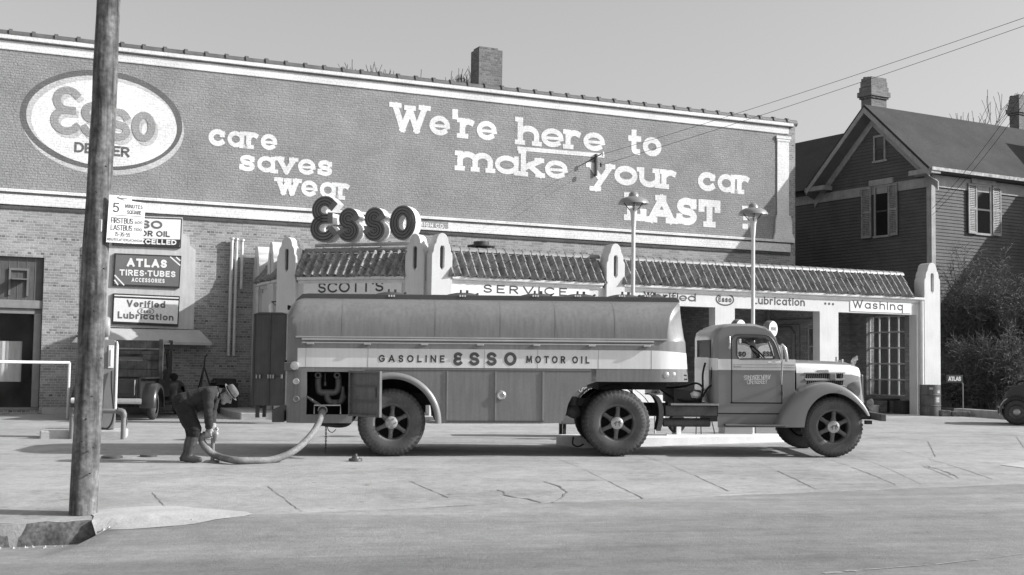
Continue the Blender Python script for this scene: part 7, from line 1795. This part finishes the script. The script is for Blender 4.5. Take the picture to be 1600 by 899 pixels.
# ------------------------------------------------------------------ wires and their bracket on the painted wall
bk_ = BF.hit(936, 252, -.25); e = empty('wire_bracket', BF.m @ Matrix.Translation((bk_[0], 0, bk_[1])), 'dark iron wire bracket with insulators on the painted wall', 'bracket')
m = MB(); a = BF.hit(935.5, 240, -.2)[1]-bk_[1]; b = BF.hit(935.5, 274, -.2)[1]-bk_[1]; m.box(-.03, .03, -.09, -.02, b, a); m.build('post', MT['black'], e)
m = MB(); p = BF.hit(918, 254, -.2); q = BF.hit(944, 239, -.5); m.tube([(p[0]-bk_[0], -.03, p[1]-bk_[1]), (q[0]-bk_[0], -.4, q[1]-bk_[1])], .018, 6); m.build('arm', MT['black'], e)
for px, py in ((942, 241), (939, 258)):
    q = BF.hit(px, py, -.4); m = MB(); m.lathe([(0, .07), (.03, .06), (.04, 0), (.025, -.02), (.04, -.06), (0, -.07)], (q[0]-bk_[0], -.4, q[1]-bk_[1]), 'z', 12); m.build('insulator', MT['white'] if py < 250 else MT['dark'], e, smooth=40)
def wire(pa, pb, sag, lab, r=.006):
    pts = [pa+(pb-pa)*t - Vector((0, 0, 4*sag*t*(1-t))) for t in [k/30 for k in range(31)]]; m = MB(); m.tube(pts, r, 5)
    o = m.build('overhead_wire', MT['black'], fix=False); mark(o, lab, 'wire', 'overhead wires')
def bp_(px, py, ly): x, z = BF.hit(px, py, ly); return BF.m @ Vector((x, ly, z))
wire(bp_(942, 241, -.45), at(1720, -14, 26), .1, 'upper of two overhead wires running from the wall bracket past the house chimney')
wire(bp_(939, 258, -.45), at(1720, -2, 26), .1, 'lower of two overhead wires running from the wall bracket past the house chimney')
def hp2(px, py, ly=-.1): x, z = HR_.hit(px, py, ly); return HR_.m @ Vector((x, ly, z))
wire(hp2(1456.5, 326), at(1660, 52, 30), .25, 'upper of two overhead wires dropping to the house corner board', .007); wire(hp2(1457, 336), at(1668, 62, 30), .25, 'lower of two overhead wires dropping to the house corner board', .007)

# ------------------------------------------------------------------ bare trees and the tangled bushes
BARK = mat('bare_bark', .10, .9, var=.3, scale=6)
TWIG = mat('bare_twigs', .105, .9, var=.3, scale=3)
def bare_tree(px, pytop, Y, hgt, seed, label, group='bare trees beyond the roofs', spread=.5, levels=5):
    r = random.Random(seed); t = at(px, pytop, Y); base = Vector((t.x, t.y, t.z-hgt)); e = empty('bare_tree', base, label, 'tree', group)
    tr = MB(); tw = MB()
    def grow(p, d, L, rad, lv):
        n = 4; pts = [p]; q = p.copy(); dd = d.copy()
        for k in range(n):
            dd = (dd + Vector((r.uniform(-.18, .18), r.uniform(-.18, .18), r.uniform(-.02, .14)))).normalized(); q = q+dd*L/n; pts.append(q.copy())
        (tr if lv <= 1 else tw).tube(pts, [max(rad*(1-.45*k/n), .016 if lv > 1 else .02) for k in range(n+1)], 5 if lv <= 1 else 3, cap=False)
        if lv >= levels: return
        for k in range(r.choice((3, 4, 4)) if lv else 5):
            at_ = pts[r.randint(2, n)] if lv else pts[r.randint(2, n)]
            a = r.uniform(0, 2*pi); s = spread*r.uniform(.6, 1.3); nd = (dd + Vector((cos(a)*s, sin(a)*s, r.uniform(-.05, .25)))).normalized()
            grow(at_, nd, L*r.uniform(.55, .8), rad*.46, lv+1)
    grow(Vector((0, 0, 0)), Vector((0, 0, 1)), hgt*.42, .14*hgt/9, 0)
    mz = max(v[2] for v in tw.v); e.matrix_world = Matrix.Translation((t.x, t.y, t.z-mz))
    tr.build('trunk', BARK, e, fix=False); tw.build('crown', TWIG, e, fix=False)
bare_tree(634, 84, 66, 10, 3, 'bare winter tree tip showing over the brick parapet, left of its pair', spread=.3); bare_tree(672, 88, 66, 9, 8, 'bare winter tree tip showing over the brick parapet, nearer the chimney', spread=.3)
bare_tree(1497, 152, 80, 18, 5, 'bare winter tree behind the house roof, tallest and leftmost there'); bare_tree(1535, 163, 84, 18, 11, 'bare winter tree behind the house roof, between the other two'); bare_tree(1562, 166, 82, 17.5, 14, 'bare winter tree behind the house roof, beside the far chimney')
LEAF = [mat('bush_leaf', .038, .8, var=.5, scale=2, fine=.3), mat('bush_leaf_lit', .085, .8, var=.4, scale=2, fine=.3)]
def bush(px, pytop, pxl, pxr, Y, seed, label, pale=.25):
    r = random.Random(seed); c = at(px, 640, Y); zb = G(c.x, c.y); zt = at(px, pytop, Y).z; hgt = zt-zb; rad = (at(pxr, 600, Y).x-at(pxl, 600, Y).x)/2
    e = empty('tangled_bush', (c.x, c.y, zb), label, 'bush', 'bushes before the clapboard house'); st = MB(); lf = MB()
    for k in range(150):
        a = r.uniform(0, 2*pi); rr = rad*sqrt(r.random())*.55; p = Vector((cos(a)*rr*.6, sin(a)*rr*.5, 0)); out = Vector((cos(a), sin(a)*.7, 0)); H_ = hgt*(1-.35*(rr/(rad*.55))**2)*r.uniform(.55, 1.02)
        pts = [p]; n = 7; w = r.uniform(.3, 1.0)
        for i in range(1, n+1):
            t = i/n; pts.append(p + out*(rad*.75*w*t**1.7) + Vector((r.uniform(-.1, .1), r.uniform(-.1, .1), H_*(t**.85) - .25*w*t**4)))
        st.tube(pts, [.018*(1-.75*i/n) for i in range(n+1)], 3, cap=False)
        for i in range(2, n+1):
            for q in range(9):
                b = pts[i-1].lerp(pts[i], r.random()); d = Vector((r.uniform(-1, 1), r.uniform(-1, 1), r.uniform(-.2, 1.1))).normalized(); L_ = r.uniform(.15, .5); tip = b+d*L_
                st.tube([b, b.lerp(tip, .5)+Vector((r.uniform(-.03, .03), r.uniform(-.03, .03), .03)), tip], [.007, .005, .003], 3, cap=False)
                for s in range(3 if i < 5 else 1):
                    u = b.lerp(tip, r.uniform(.2, 1)); n1 = Vector((r.uniform(-1, 1), r.uniform(-1, 1), r.uniform(-1, 1))).normalized(); n2 = n1.orthogonal().normalized(); s_ = r.uniform(.02, .055)
                    lf.cm = 1 if r.random() < pale*(pts[i].z/hgt) else 0  # paler leaves towards the top: the light they catch is put into colour
                    lf.add([u, u+n1*s_+n2*s_*.4, u+n1*s_*2, u+n1*s_-n2*s_*.4], [(0,1,2,3)])
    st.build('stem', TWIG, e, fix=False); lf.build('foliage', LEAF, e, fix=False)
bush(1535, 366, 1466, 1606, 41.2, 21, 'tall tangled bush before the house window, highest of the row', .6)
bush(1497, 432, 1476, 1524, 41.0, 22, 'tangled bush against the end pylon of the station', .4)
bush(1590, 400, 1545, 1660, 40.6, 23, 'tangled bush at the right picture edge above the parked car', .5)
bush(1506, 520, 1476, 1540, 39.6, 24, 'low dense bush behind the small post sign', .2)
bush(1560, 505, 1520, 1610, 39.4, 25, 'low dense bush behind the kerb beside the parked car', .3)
m = MB(); r_ = random.Random(9)
q = [ghit(1462, 646), ghit(1500, 647), ghit(1575, 652), ghit(1700, 662)]
m.grid(lambda i, j: (lambda a: Vector((a.x-(.35)*j*.8, a.y+j*1.1+.3, G(a.x, a.y)+.12+.1*r_.random())))(q[0].lerp(q[3], i/14)), 15, 5); mark(m.build('planting_bed', mat('leaf_litter', .05, .95, var=.5, scale=6, bump=1, bscale=10)), kind='structure')
# house added out of view on the right to shade the bushes and the house side
nb_ = empty('added_shade_house', (26, 45.5, .9), 'plain gabled house added unseen beyond the right edge of the view to cast shade', 'house')
m = MB(); m.box(-4, 4, -5.2, 6, -.5, 5.9); m.build('wall', SID, nb_); m = MB(); m.add([(-4.4, -5.6, 5.8), (4.4, -5.6, 5.8), (4.4, 6.4, 5.8), (-4.4, 6.4, 5.8), (-4.4, .4, 11.6), (4.4, .4, 11.6)], [(0,1,5,4),(2,3,4,5),(0,4,3),(1,2,5),(0,3,2,1)]); m.build('roof', ROOF, nb_)
